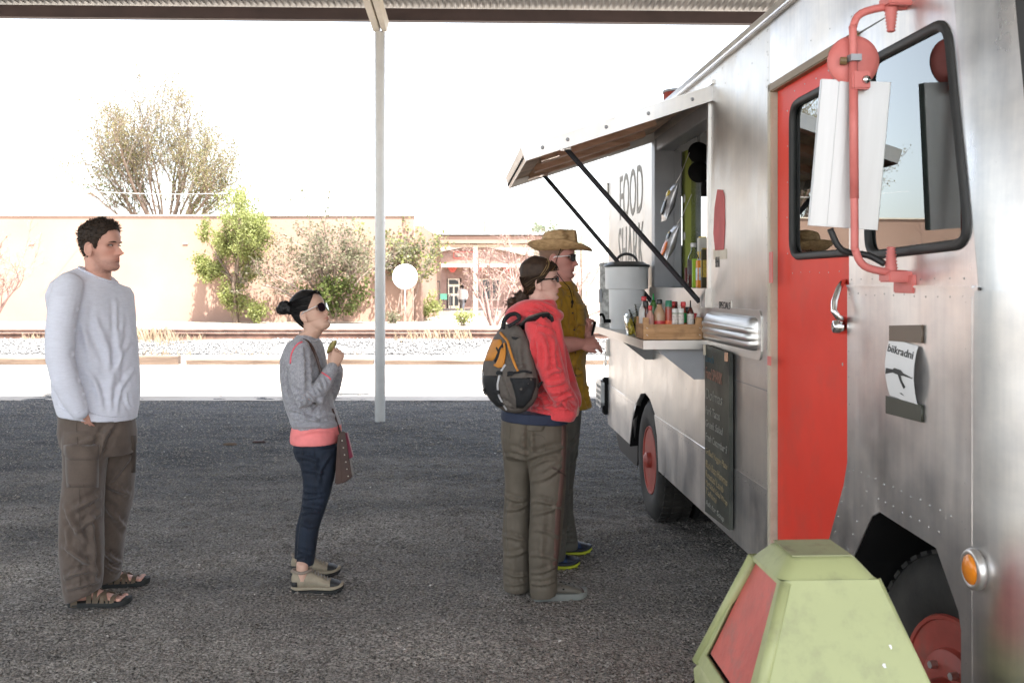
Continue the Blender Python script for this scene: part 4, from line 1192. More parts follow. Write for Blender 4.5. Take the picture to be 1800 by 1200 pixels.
row(2.432, 1.50, 2.432, 0.62, 0.11, -0.006); row(3.12, 0.965, 2.45, 0.965, 0.055, -0.006); row(3.02, 0.92, 3.20, 0.65, 0.06, -0.006); row(2.57, 0.905, 2.94, 0.915, 0.05, -0.006)
row(2.62, 2.36, 3.5, 2.40, 0.16, -0.002); row(3.06, 2.19, 3.06, 1.65, 0.2)
row(3.80, 1.66, 3.80, 2.2, 0.11, DA, 0.0045); row(3.72, 2.265, 3.16, 2.265, 0.11, DA, 0.0045); row(3.74, 1.585, 3.2, 1.585, 0.09, DA, 0.0035)
o = riv.build("rivet", mat("rivet_heads", (0.50, 0.49, 0.48), 0.45, 0.9, var=0.2, vs=30), truck, True); o['kind'] = 'stuff'
# lap seams
for (s0, s1, z, a, h) in ((S_DOOR1, S_REAR, 1.115, -0.0015, 0.003),):
    MB().box((a, (s0 + s1) / 2, z), (0.004, s1 - s0 - 0.02, h)).build("lap_seam", M_DULLSTEEL, truck)
MB().box((-0.004, (2.40 + S_DOOR0) / 2, belt + 0.004), (0.012, S_DOOR0 - 2.40, 0.008)).build("belt_lip", M_ALU, truck, bevel=0.002)
MB().box((-0.0066, 2.43, 1.0), (0.0016, 0.05, 1.03)).build("corner_lap", M_ALU, truck)

# ribbed rub rail beside the chalkboard
s0, s1 = 4.10, 4.85
zc = 1.335; hh = 0.072
b = MB(); rings = []
ribp = []
for i in range(49):
    a = math.pi * i / 48 - math.pi / 2
    rr = 1 + (0.16 * abs(math.sin(7 * a)) if -0.95 < a < 0.35 else 0)
    ribp.append((-0.046 * max(math.cos(a), 0) ** 0.8 * rr, hh * math.sin(a) * (1 if abs(a) > 1.3 else rr)))
for s, k_ in ((s0, 0.05), (s0 + 0.012, 0.55), (s0 + 0.035, 0.85), (s0 + 0.07, 1.0), (s1, 1.0)):
    rings.append([(w * k_ - 0.001, s, zc + v * (0.75 + 0.25 * k_)) for w, v in ribp])
b.loft(rings, cap=True); b.build("ribbed_rub_rail", M_STEEL, truck, 'angle')
b = MB(); b.prism(round_poly([(s0 - 0.035, zc - 0.105), (s1, zc - 0.105), (s1, zc + 0.10), (s0 - 0.035, zc + 0.10)], 0.04, 4), side, -0.006, -0.0005); b.build("rub_rail_plate", M_STEEL, truck)

# serving window frame, sill, interior uprights
for (a0, a1, s0, s1, z0, z1, nm, m) in ((-0.02, 0.10, SW1 - 0.10, SW1 - 0.002, ZW0, ZW1, "window_jamb", M_DULLSTEEL),
                                       (-0.012, 0.08, SW0 - 0.006, SW0 + 0.03, ZW0 - 0.02, ZW1, "window_jamb", M_STEEL),
                                       (-0.01, 0.10, SW0, SW1, ZW1 - 0.07, ZW1 + 0.01, "window_header", M_DULLSTEEL),
                                       (-0.03, 0.22, SW0 - 0.02, SW1 + 0.02, ZW0 - 0.095, ZW0, "window_sill", M_ALU2),
                                       (0.101, 0.15, SW1 - 0.09, SW1 + 0.05, ZW0, ZW1 - 0.07, "window_jamb", M_DULLSTEEL)):
    MB().box(((a0 + a1) / 2, (s0 + s1) / 2, (z0 + z1) / 2), (a1 - a0, s1 - s0, z1 - z0)).build(nm, m, truck, bevel=0.004)
gs_, gz_ = T(1206, 400, 0.18)
MB().box((0.20, gs_ + 0.03, (ZW0 + ZW1) / 2 - 0.03), (0.055, 0.10, ZW1 - ZW0 - 0.07)).build("green_post", M_LIME, truck, bevel=0.004)
link("sliding_pane", plate([(gs_ + 0.08, ZW0), (SW1 - 0.36, ZW0), (SW1 - 0.36, ZW1 - 0.08), (gs_ + 0.08, ZW1 - 0.08)], [], side, 0.205, 0.2055), glass_mat("dusty_pane", (0.8, 0.8, 0.76), 0.15), truck)
for py in (349, 415):
    s_, z_ = T(1202, py, 0.165); MB().lathe([(0.026, -0.002), (0.026, 0.001)], (0.168, s_, z_), 18, 'X').build("round_sticker", M_WHITE, truck)

# awning flap
HZ, AL, AD = 2.507, 0.935, 0.307
aw = thing("awning_tmp", None, None)
bpy.data.objects.remove(aw)
A0, A1 = 4.84, 6.27
def aw_pt(t, s, d): # t along the slope 0 hinge..1 lip, d below the sheet
    L_ = math.hypot(AL, AD); nx_, nz_ = -AD / L_, -AL / L_
    return (-AL * t + nx_ * d * -1, s, HZ - AD * t + nz_ * d)
def aw_box(bb, t0, t1, s0, s1, d0, d1):
    bb.hexa([aw_pt(t0, s0, d1), aw_pt(t1, s0, d1), aw_pt(t1, s1, d1), aw_pt(t0, s1, d1)], [aw_pt(t0, s0, d0), aw_pt(t1, s0, d0), aw_pt(t1, s1, d0), aw_pt(t0, s1, d0)])
b = MB(); aw_box(b, 0, 1, A0, A1, 0, 0.004)
awn = b.build("awning", M_STEEL, truck)
for nm, args in (("awning_flange", (0, 1, A0, A0 + 0.004, 0.0045, 0.072)), ("awning_flange", (0, 1, A1 - 0.004, A1, 0.0045, 0.072)), ("awning_lip", (0.996, 1.0, A0 + 0.0045, A1 - 0.0045, 0.0045, 0.075))):
    b = MB(); aw_box(b, *args); b.build(nm, M_ALU2, awn)
b = MB(); aw_box(b, 0.02, 0.985, A0 + 0.006, A1 - 0.006, 0.005, 0.018); b.build("plywood_lining", M_PLY, awn)
for i, (s0, s1) in enumerate(((A0 + 0.03, A0 + 0.13), (5.35, 5.45), (5.80, 5.90), (A1 - 0.12, A1 - 0.03))):
    b = MB(); aw_box(b, 0.17 + 0.03 * (i % 2), 0.86, s0, s1, 0.0185, 0.058); b.build("awning_batten", M_WOOD, awn, bevel=0.003)
b = MB(); aw_box(b, 0.86, 0.955, A0 + 0.03, A1 - 0.03, 0.019, 0.035); b.build("awning_batten", M_PLY, awn, bevel=0.003)
for t_ in (0.12, 0.35, 0.57, 0.77, 0.90):
    p_ = aw_pt(t_, A0, 0.036); MB().lathe([(0.004, -0.006), (0.009, -0.003), (0.009, 0.0)], p_, 10, 'Y').build("screw_head", M_DULLSTEEL, awn)
hb = MB()
for i in range(16):
    s_ = A0 + 0.05 + i * (A1 - A0 - 0.1) / 15; p_ = aw_pt(1.002, s_, 0.05)
    hb.box(p_, (0.004, 0.03, 0.018))
o = hb.build("lip_hole", M_BLACK, awn); o['kind'] = 'stuff'
for (s_, t_) in ((A0 + 0.05, 0.80), (A0 + 0.05, 0.89), (5.2, 0.83), (A1 - 0.15, 0.83)):
    b = MB(); aw_box(b, t_ - 0.05, t_ + 0.05, s_, s_ + 0.022, 0.06, 0.066); b.build("hinge_strap", M_CHROME, awn)
# struts
for (s_, bot) in ((A0 + 0.115, (-0.03, 4.985, 1.452)), (A1 - 0.10, (-0.03, 6.20, 1.43))):
    p_ = Vector(aw_pt(0.775, s_, 0.062)); q_ = Vector(bot)
    n_ = (q_ - p_).normalized()
    b = MB(); b.tube([p_, q_], 0.013, 4, up=(0, 1, 0)); b.build("strut", mat("dark_strut", (0.05, 0.05, 0.055), 0.45, 0.4) if "dark_strut" not in bpy.data.materials else bpy.data.materials["dark_strut"], awn)
    MB().box(p_, (0.05, 0.04, 0.02)).build("strut_bracket", M_CHROME, awn)
    MB().box((-0.016, bot[1], bot[2]), (0.03, 0.05, 0.06)).build("strut_bracket", M_STEEL, awn)
MB().box((0.0, (A0 + A1) / 2, HZ + 0.01), (0.025, A1 - A0 + 0.06, 0.02)).build("awning_hinge", M_STEEL, awn)

# counter shelf and brackets
SZ = 1.262
C0, C1, CD = 4.955, 6.70, 0.315
b = MB().box((-CD / 2, (C0 + C1) / 2, SZ - 0.004), (CD, C1 - C0, 0.008)); sh = b.build("counter_shelf", M_STEEL, truck)
MB().box((-CD / 2 - 0.001, C0 - 0.002, SZ - 0.022), (CD + 0.002, 0.004, 0.044)).build("shelf_lip", M_STEEL, sh)
MB().box((-CD - 0.002, (C0 + C1) / 2, SZ - 0.022), (0.004, C1 - C0, 0.044)).build("shelf_lip", M_STEEL, sh)
for s_ in (C0 + 0.06, 6.30):
    b = MB(); b.prism([(-0.29, SZ - 0.012), (-0.002, SZ - 0.012), (-0.002, SZ - 0.20), (-0.05, SZ - 0.20)], lambda u, v, w: (u, w, v), s_, s_ + 0.005)
    b.box((-0.004, s_ + 0.02, SZ - 0.105), (0.006, 0.045, 0.19)); b.build("shelf_bracket", M_DULLSTEEL, sh)

# chalkboard
k0, k1 = 4.455, 4.885
b = MB(); b.prism([(k0, 0.445), (k1, 0.43), (k1, 1.245), (k0, 1.235)], side, -0.028, -0.010)
chalk = b.build("chalkboard", mat("chalkboard_slate", (0.020, 0.024, 0.021), rough=0.55, var=0.4, vs=6, col2=(0.055, 0.06, 0.045), dirt=(0.10, 0.105, 0.085), dirt_scale=5, dirt_amt=0.55), truck)
M_CHK = mat("chalk_yellow", (0.26, 0.215, 0.13), 0.95, var=0.3, vs=90)
M_CHKW = mat("chalk_white", (0.25, 0.25, 0.225), 0.95, var=0.3, vs=90)
M_CHKB = mat("chalk_blue", (0.07, 0.12, 0.15), 0.95, var=0.3, vs=90)
M_CHKP = mat("chalk_pink", (0.30, 0.17, 0.13), 0.95, var=0.3, vs=90)
def side_text(nm, body, s_left, z, width, height, m, parent, a=-0.029, slope=0.0, bold=0.0, shear=0.0):
    me = text_mesh(body, 0.1, lambda x, y, t: (a - t, s_left - x, z + y + slope * x), width, height, 0.0012, bold, shear=shear)
    return link(nm, me, m, parent)
for (body, z, wd, hg, m, sl) in (("Lunch", 1.165, 0.15, 0.035, M_CHKB, 0), ("Food SHARK", 1.085, 0.30, 0.055, M_CHKP, -0.02),
                                ("Dolmas", 0.985, 0.30, 0.05, M_CHKW, 0.0), ("Pork Tacos", 0.91, 0.26, 0.04, M_CHKW, 0.0), ("Greek Salad", 0.85, 0.31, 0.035, M_CHKW, 0.0), ("Fresh Cucumber S", 0.785, 0.38, 0.035, M_CHKW, -0.02),
                                ("Grilled Veggie Plate", 0.71, 0.385, 0.038, M_CHK, -0.03), ("Black Bean Hummus", 0.652, 0.385, 0.036, M_CHK, -0.05), ("Roasted Lamb", 0.605, 0.32, 0.034, M_CHK, -0.05), ("Marfalafel Salad Wrap", 0.56, 0.385, 0.034, M_CHK, -0.06), ("Tahini", 0.525, 0.2, 0.03, M_CHK, -0.06),
                                ("Ask for Soup", 0.462, 0.33, 0.034, M_CHKW, -0.03)):
    side_text("chalk_text", body, k1 - 0.02, z, wd, hg, m, chalk, slope=sl, shear=0.15)
MB().box((-0.033, k1 - 0.01, 1.22), (0.008, 0.02, 0.05)).build("board_clip", M_JAMB, chalk)
MB().box((-0.033, k0 + 0.03, 1.215), (0.008, 0.03, 0.04)).build("board_clip", M_WOOD, chalk)

# lettering
side_text("lettering", "FOOD", 7.56, 1.985 + 0.03, 0.92, 0.335, M_INK, truck, a=-0.001, bold=0.0)
side_text("lettering", "SHARK", 7.62, 1.60, 1.02, 0.36, M_INK, truck, a=-0.001, bold=0.0)
s_, z_ = T(1288, 543); side_text("lettering", "SPECIALS", T(1266, 537)[0], z_ - 0.002, 0.19, 0.032, mat("black_ink", (0.03, 0.03, 0.03), 0.6), truck, a=-0.0055)
b = MB(); b.box((-0.003, T(1266, 540)[0] - 0.095, z_ + 0.014), (0.004, 0.22, 0.045)); b.build("specials_label", M_ALU2, truck)
# red paper torn on the side
rp = [T(1258, 440), T(1273, 439), T(1275, 395), T(1274, 345), T(1271, 334), T(1262, 333), T(1257, 365), T(1255, 410)]
link("red_paper", plate(rp, [], side, -0.0035, -0.0005), mat("faded_red_paper", (0.50, 0.12, 0.12), 0.8, var=0.12, vs=12), truck)
tp = [T(1254, 456), T(1278, 455), T(1278, 437), T(1254, 438)]
link("tape_patch", plate(tp, [], side, -0.0012, -0.0002), M_JAMB, truck)
s_, z_ = T(1264, 462); side_text("lettering", "MENU", T(1258, 465)[0], T(1258, 470)[1], 0.075, 0.05, bpy.data.materials["black_ink"], truck, a=-0.001)
for (px, py) in ((1352, 634), (1355, 470)):
    s_, z_ = T(px, py, -0.03); MB().box((-0.0295, s_, z_), (0.003, 0.04, 0.035 if py > 600 else 0.12)).build("red_tape", M_REDARM, truck)

# taped paper with emblem on the cab side
def sticker_pt(u, v): # u 0..1 towards the front, v 0..1 upward
    s0_, z0_ = 2.83, 1.21
    return u, v
SL, SR = T(1571, 0)[0], T(1622, 0)[0]
zt, zb_ = T(1595, 597)[1], T(1595, 700)[1]
b = MB(); rings = []
for i in range(13):
    t_ = i / 12; z = zb_ + (zt - zb_) * t_
    bow = 0.018 * math.sin(math.pi * t_) ** 0.8
    ring = []
    for k_ in range(7):
        u_ = k_ / 6
        ring.append((-0.0075 - 0.004 - bow * (0.55 + 0.45 * u_), SL + (SR - SL) * u_ + 0.01 * math.sin(math.pi * t_) * (1 if u_ < .5 else -1), z - 0.012 * u_))
    rings.append(ring)
b.loft(rings, cap=False, closed=False)
M_PAPER = mat("white_paper", (0.72, 0.72, 0.72), 0.8, var=0.04, vs=4)
stk = b.build("paper_sheet", M_PAPER, truck, True)
def on_paper(u, v, off=0.0012):
    t_ = v; z = zb_ + (zt - zb_) * t_; bow = 0.018 * math.sin(math.pi * t_) ** 0.8
    return (-0.0115 - bow * (0.55 + 0.45 * u) - off, SL + (SR - SL) * u + 0.01 * math.sin(math.pi * t_) * (1 - 2 * u), z - 0.012 * u)
M_INKB = bpy.data.materials["black_ink"]
me = text_mesh("biikradni", 0.1, lambda x, y, t: on_paper(0.05 + x, 0.775 + y, 0.001 + t), 0.88, 0.13, 0.0006, 0.001)
link("printed_word", me, M_INKB, stk)
rifle = [(0.02, 0.37), (0.05, 0.48), (0.30, 0.50), (0.36, 0.535), (0.58, 0.535), (0.66, 0.50), (0.97, 0.475), (0.97, 0.462), (0.66, 0.455), (0.58, 0.44), (0.60, 0.37), (0.70, 0.27), (0.63, 0.23), (0.54, 0.34), (0.48, 0.44), (0.40, 0.44), (0.30, 0.445)]
def pp(u, v, w): return on_paper(u, v, 0.001 + w)
link("printed_emblem", plate(rifle, [], pp, 0, 0.0006), M_INKB, stk)
link("printed_emblem", plate([(0.44, 0.12), (0.60, 0.10), (0.52, 0.135)], [], pp, 0, 0.0006), M_INKB, stk)
q0 = [T(1571, 572), T(1628, 571), T(1628, 603), T(1571, 599)]
link("brown_tape", plate(q0, [], side, -0.014, -0.007), mat("brown_tape", (0.125, 0.095, 0.07), 0.45, var=0.1), truck)
q0 = [T(1565, 695), T(1628, 712), T(1628, 742), T(1565, 726)]
link("dark_tape", plate(q0, [], side, -0.014, -0.007), mat("dark_tape", (0.045, 0.05, 0.038), 0.4, var=0.2), truck)

# amber marker lamp
s_, z_ = T(1722, 1000)
MB().lathe([(0.047, 0.002), (0.050, -0.008), (0.047, -0.016), (0.039, -0.020), (0.035, -0.016)], (-0.007, s_, z_), 28, 'X').build("lamp_bezel", M_STEEL, truck, True)
MB().lathe([(0.037, -0.012), (0.035, -0.019), (0.024, -0.025), (0.004, -0.028)], (-0.007, s_, z_), 24, 'X').build("amber_lens", mat("amber_plastic", (0.75, 0.24, 0.015), 0.25, var=0.12, vs=20, coat=0.4), truck, True)

# mirror arm
mirr = []
mo = MB()
pts = [(0.01, 2.77, 2.315), (-0.05, 2.775, 2.315), (-0.125, 2.775, 2.295), (-0.150, 2.77, 2.255), (-0.152, 2.765, 2.20), (-0.152, 2.755, 1.70), (-0.150, 2.755, 1.64), (-0.125, 2.755, 1.595), (-0.06, 2.76, 1.578), (0.0, 2.765, 1.572)]
# smooth the bends
def smooth(pts_, n_=4):
    pts_ = [Vector(p) for p in pts_]; out = []
    for i in range(len(pts_) - 1):
        p0 = pts_[max(i - 1, 0)]; p1 = pts_[i]; p2 = pts_[i + 1]; p3 = pts_[min(i + 2, len(pts_) - 1)]
        for k_ in range(n_):
            t = k_ / n_
            out.append(0.5 * ((2 * p1) + (p2 - p0) * t + (2 * p0 - 5 * p1 + 4 * p2 - p3) * t * t + (3 * p1 - p0 - 3 * p2 + p3) * t ** 3))
    out.append(pts_[-1]); return out
mo.tube(smooth(pts), 0.0108, 12); arm = mo.build("mirror_arm", M_REDARM, truck, True)
MB().tube([(-0.152, 2.757, 1.78), (-0.152, 2.764, 2.17)], 0.0122, 12).build("arm_sleeve", M_REDARM, arm, True)
for z_, zz_ in ((2.325, 1), (1.565, -1)):
    MB().box((-0.028, 2.765, z_), (0.075, 0.07, 0.03)).build("arm_mount", M_REDARM, arm, bevel=0.004)
    b = MB(); prof_ = []
    for i in range(8):
        prof_ += [(0.020 - 0.001 * i, -zz_ * (0.016 + i * 0.009)), (0.015 - 0.001 * i, -zz_ * (0.020 + i * 0.009))]
    b.lathe(prof_ if zz_ < 0 else prof_, (-0.045, 2.765, z_), 12, 'Z'); b.build("rubber_bellows", M_REDARM, arm, True)
MB().box((-0.005, 2.765, 1.545), (0.014, 0.12, 0.05)).build("arm_mount", M_REDARM, arm, bevel=0.003)
# round convex mirror, back turned to the camera
mz = CAM_H + (496 - 102) / 1750 * 2.74
b = MB(); b.lathe([(0.004, -0.014), (0.03, -0.012), (0.055, -0.006), (0.070, 0.0), (0.072, 0.006), (0.068, 0.010), (0.004, 0.012)], (0, 0, 0), 40, 'Y')
rm = b.build("round_mirror", M_REDARM, arm, True); rm.location = (-0.140, 2.79, mz); rm.rotation_euler = (0, 0, R(-6))
MB().lathe([(0.066, 0.0125), (0.06, 0.017), (0.004, 0.022)], (0, 0, 0), 32, 'Y').build("mirror_glass", M_CHROME, rm, True)
MB().box((-0.152, 2.757, mz + 0.0), (0.030, 0.030, 0.018)).build("arm_clamp", M_DULLSTEEL, arm)
MB().tube([(-0.168, 2.77, mz - 0.005), (-0.185, 2.775, mz - 0.004)], 0.011, 10).build("clamp_bolt", M_OCHRE, arm)
MB().box((-0.136, 2.758, 2.105), (0.05, 0.03, 0.05)).build("arm_clamp", M_REDARM, arm, bevel=0.004)
MB().lathe([(0.010, -0.008), (0.012, 0.0)], (-0.125, 2.742, 2.105), 10, 'Y').build("clamp_bolt", M_CHROME, arm, True)
# rectangular mirror: bright stainless back with folded ribs, tilted
b = MB(); rings = []
hw, hh_ = 0.094, 0.205
prof_ = [(-1.0, 0.02), (-1.0, 0.0), (-0.98, -0.003), (0.98, -0.003), (1.0, 0.0), (1.0, 0.02)]
for z in (-hh_, hh_): rings.append([(hw * u, w, z) for u, w in prof_])
b.loft(rings, cap=True)
rect = b.build("flat_mirror", mat("polished_mirror_back", (0.52, 0.52, 0.52), 0.38, 0.3, var=0.08, vs=3, stretch=(6, 1, 0.4)), arm)
MB().box((0, 0.0215, 0), (hw * 1.9, 0.002, hh_ * 1.92)).build("mirror_glass", M_CHROME, rect)
MB().box((-0.03, -0.0045, 0), (0.03, 0.003, hh_ * 1.96)).build("mirror_rib", bpy.data.materials["polished_mirror_back"], rect)
rect.location = (-0.148, 2.80, 1.55 + (496 - 272) / 1750 * 2.79); rect.rotation_euler = (R(2), R(4.5), R(-11))
b = MB(); b.tube(smooth([(-0.06, 2.77, 1.60), (-0.10, 2.79, 1.625), (-0.17, 2.80, 1.64), (-0.20, 2.81, 1.70)]), 0.009, 8); b.build("mirror_cable", M_RUBBER, arm, True)

# wheels
def wheel(name, a, s, steer=0.0, rt=0.39, w=0.21, rr=0.215, dual=False):
    t = bpy.data.objects.new(name, None); COL.objects.link(t); t.parent = truck; t.location = (a, s, rt); t.rotation_euler = (0, 0, steer)
    prof_ = [(rr, 0.0), (rr + 0.02, -0.012), (rr + 0.07, -0.022), (rt - 0.06, -0.020), (rt - 0.022, -0.006), (rt - 0.006, 0.014), (rt, 0.035), (rt, w - 0.035), (rt - 0.006, w - 0.014), (rt - 0.03, w), (rr, w - 0.01)]
    b_ = MB(); b_.lathe(prof_, (0, 0, 0), 56, 'X', cap=False); ty = b_.build("tyre", M_TYRE, t, 'angle')
    tr = MB()
    for i in range(44):
        an = 2 * math.pi * i / 44
        for (w0_, w1_) in ((0.012, 0.055), (0.075, 0.13), (0.15, 0.197)):
            p0 = Matrix.Rotation(an, 3, 'X'); c_ = p0 @ Vector(((w0_ + w1_) / 2, 0, rt + 0.001))
            tr.box(c_, (w1_ - w0_, 0.034, 0.012), p0)
    o_ = tr.build("tread", M_TYRE, t); o_['kind'] = 'stuff'
    pr = [(rr + 0.006, -0.004), (rr + 0.002, -0.012), (rr - 0.008, -0.010), (rr - 0.016, 0.02), (rr - 0.03, 0.05), (rr - 0.06, 0.062), (0.11, 0.055), (0.095, 0.03), (0.06, 0.028)]
    if not dual: pr = [(rr + 0.006, -0.004), (rr + 0.002, -0.012), (rr - 0.008, -0.010), (rr - 0.016, 0.03), (rr - 0.05, 0.05), (0.14, 0.02), (0.125, -0.02), (0.105, -0.03), (0.085, -0.035)]
    MB().lathe(pr + [(0.01, pr[-1][1])], (0, 0, 0), 48, 'X').build("rim", M_RIM, t, 'angle')
    MB().lathe([(0.055, pr[-1][1] + 0.002), (0.05, pr[-1][1] - 0.06), (0.03, pr[-1][1] - 0.075), (0.005, pr[-1][1] - 0.078)], (0, 0, 0), 20, 'X').build("hub", M_RIM, t, 'angle')
    for i in range(6):
        an = 2 * math.pi * i / 6; MB().lathe([(0.012, 0.0), (0.011, -0.022)], (pr[-1][1] + 0.002, 0.088 * math.cos(an), 0.088 * math.sin(an)), 6, 'X').build("wheel_nut", M_STEEL, t)
    return t
wheel("wheel", 0.03, 6.52, dual=True)
wheel("wheel", 0.28, 6.52, dual=True)
wheel("wheel", 0.155, 2.79, R(10))
w3 = wheel("wheel", 2.22, 6.52, math.pi, dual=True); w4 = wheel("wheel", 2.14, 2.80, math.pi)

# rear end: bumper, mud flap, latch with padlock, tail step
M_TREADPLATE = mat("chequer_plate", (0.40, 0.42, 0.44), rough=0.4, metal=0.8, var=0.15, vs=6)
bp = MB(); bp.prism(round_poly([(S_REAR + 0.01, 0.52), (S_REAR + 0.30, 0.52), (S_REAR + 0.30, 0.73), (S_REAR + 0.01, 0.76)], 0.05, 4), side, -0.06, 2.3)
bmp = bp.build("rear_bumper", M_TREADPLATE, truck)
dm = MB()
for i in range(5):
    for k_ in range(4):
        for sg in (0,):
            s_ = S_REAR + 0.045 + i * 0.052; z_ = 0.555 + k_ * 0.045
            dm.box((-0.062, s_, z_), (0.004, 0.03, 0.007), Matrix.Rotation(R(45 if (i + k_) % 2 else -45), 3, 'X'))
o = dm.build("tread_bar", M_TREADPLATE, bmp); o['kind'] = 'stuff'
MB().box((0.02, S_REAR + 0.05, 0.62), (0.12, 0.09, 0.30)).build("bumper_end", M_BLACK, truck, bevel=0.01)
b = MB(); b.prism(round_poly([(7.16, 0.22), (7.95, 0.22), (8.10, 0.30), (8.10, 0.52), (7.16, 0.52)], 0.08, 4), side, 0.06, 0.075)
b.build("mud_flap", M_RUBBER, truck)
s_, z_ = T(1065, 655)
MB().box((-0.012, S_REAR - 0.02, 1.02), (0.02, 0.05, 0.14)).build("rear_latch", M_STEEL, truck, bevel=0.004)
pl = MB().box((-0.03, S_REAR - 0.03, 0.90), (0.022, 0.05, 0.06)); plo = pl.build("padlock", M_CHROME, truck, bevel=0.006)
b = MB(); b.tube(smooth([(-0.03, S_REAR - 0.045, 0.93), (-0.03, S_REAR - 0.045, 0.965), (-0.03, S_REAR - 0.03, 0.985), (-0.03, S_REAR - 0.015, 0.965), (-0.03, S_REAR - 0.015, 0.93)]), 0.005, 8); b.build("padlock_shackle", M_STEEL, plo, True)
for z_ in (1.45, 2.3): MB().cyl((-0.012, S_REAR - 0.004, z_ - 0.06), (-0.012, S_REAR - 0.004, z_ + 0.06), 0.012, 8).build("rear_hinge", M_STEEL, truck)
# roof vent cap
v_ = P(1180, 160, 0)
b = MB(); b.lathe([(0.10, ZR + 0.05), (0.10, ZR + 0.21)], (0.22, 6.55, 0), 20); vt = b.build("roof_vent", M_RIM, truck, True)
MB().lathe([(0.105, ZR + 0.205), (0.105, ZR + 0.22), (0.05, ZR + 0.225)], (0.22, 6.55, 0), 20).build("vent_cap", M_DULLSTEEL, vt, True)
# sticker on the door glass and visor card
s_, z_ = T(1400, 428, DA)
link("window_sticker", plate([(3.60, 1.66), (3.68, 1.66), (3.68, 1.76), (3.60, 1.76)], [], side, DA + 0.0085, DA + 0.009), mat("sticker_white", (0.62, 0.62, 0.62), 0.6, var=0.2, vs=30), door)
link("window_sticker", plate([T(1619, 410), T(1646, 408), T(1646, 365), T(1619, 367)], [], side, 0.006, 0.0065), mat("sticker_pale", (0.52, 0.62, 0.60), 0.6, var=0.1, vs=30), truck)
link("sticker_emblem", plate([(u, v) for u, v in [(T(1632, 386)[0] + 0.02 * math.cos(a), T(1632, 388)[1] + 0.026 * math.sin(a)) for a in np.linspace(0, 6.283, 20)[:-1]]], [], side, 0.0046, 0.0056), bpy.data.materials["black_ink"], truck)
# ================================================================== people
from mathutils.bvhtree import BVHTree

def get_co(me):
    a = np.empty(len(me.vertices) * 3, dtype=np.float32); me.vertices.foreach_get('co', a); return a.reshape(-1, 3).astype(np.float64)
def set_co(me, V): me.vertices.foreach_set('co', np.asarray(V, dtype=np.float32).ravel()); me.update()
def get_no(me):
    a = np.empty(len(me.vertices) * 3, dtype=np.float32); me.vertex_normals.foreach_get('vector', a); return a.reshape(-1, 3).astype(np.float64)

def fuse(mb, voxel, smooth=6, fac=0.5):
    """one continuous skin round overlapping shapes"""
    me = mb.mesh("fuse")
    ob = bpy.data.objects.new("fuse", me); COL.objects.link(ob)
    r = ob.modifiers.new("r", 'REMESH'); r.mode = 'VOXEL'; r.voxel_size = voxel; r.adaptivity = 0
    if smooth:
        s = ob.modifiers.new("s", 'SMOOTH'); s.iterations = smooth; s.factor = fac
    dg = bpy.context.evaluated_depsgraph_get(); dg.update()
    out = bpy.data.meshes.new_from_object(ob.evaluated_get(dg))
    bpy.data.objects.remove(ob); bpy.data.meshes.remove(me)
    return out

def fold_disp(V, folds):
    d = np.zeros(len(V))
    for (p0, p1, w, amp) in folds:
        p0 = np.array(p0); p1 = np.array(p1); ab = p1 - p0
        t = np.clip(((V - p0) @ ab) / (ab @ ab + 1e-12), 0, 1)
        q = p0 + t[:, None] * ab
        dist = np.linalg.norm(V - q, axis=1)
        g = np.exp(-(dist / w) ** 2) - 0.55 * np.exp(-((dist - 1.7 * w) / w) ** 2)
        d += amp * g * (0.35 + 0.65 * np.sin(np.pi * np.clip(t, 0.02, 0.98)))
    return d

def garment(name, mb, voxel, m, parent, folds=(), amp=0.004, nsc=(14, 14, 7), smooth=5, seed=1, fine=0.0012, per=None):
    me = fuse(mb, voxel, smooth)
    V = get_co(me); Nn = get_no(me)
    if per is not None and len(folds):
        bv = BVHTree.FromPolygons([tuple(v) for v in V], [tuple(p.vertices) for p in me.polygons])
        per.bvh = [bv]; laid = []
        for f in folds:
            if len(f) == 4: laid.append(f); continue
            x0, y0, x1, y1, w, a = f[:6]; pr = None
            for i in range(6):
                t = i / 5; bow = 0.10 * math.sin(math.pi * t) * ((int(x0 * 7 + y0) % 3) - 1)
                h = per.on(x0 + (x1 - x0) * t + bow * (y1 - y0), y0 + (y1 - y0) * t - bow * (x1 - x0), 0)
                if h is not None and pr is not None and (h[0] - pr).length < 0.09:
                    laid.append((tuple(pr), tuple(h[0]), w, a * (0.45 + 0.55 * math.sin(math.pi * (t - 0.1))) / 0.65))
                pr = h[0] if h is not None else None
        folds = laid
    n1 = vnoise3(V * np.array(nsc) + 17.0 * seed, seed)
    n2 = vnoise3(V * np.array(nsc) * 2.3 + 3.0 * seed, seed + 1)
    ridged = (0.25 - np.abs(n1)) * 2
    d = amp * (0.8 * n1 + 0.5 * n2 + 0.5 * ridged) + fine * vnoise3(V * 60, seed + 2)
    if len(folds): d += 1.9 * fold_disp(V, folds)
    set_co(me, V + Nn * d[:, None])
    return link(name, me, m, parent, True)

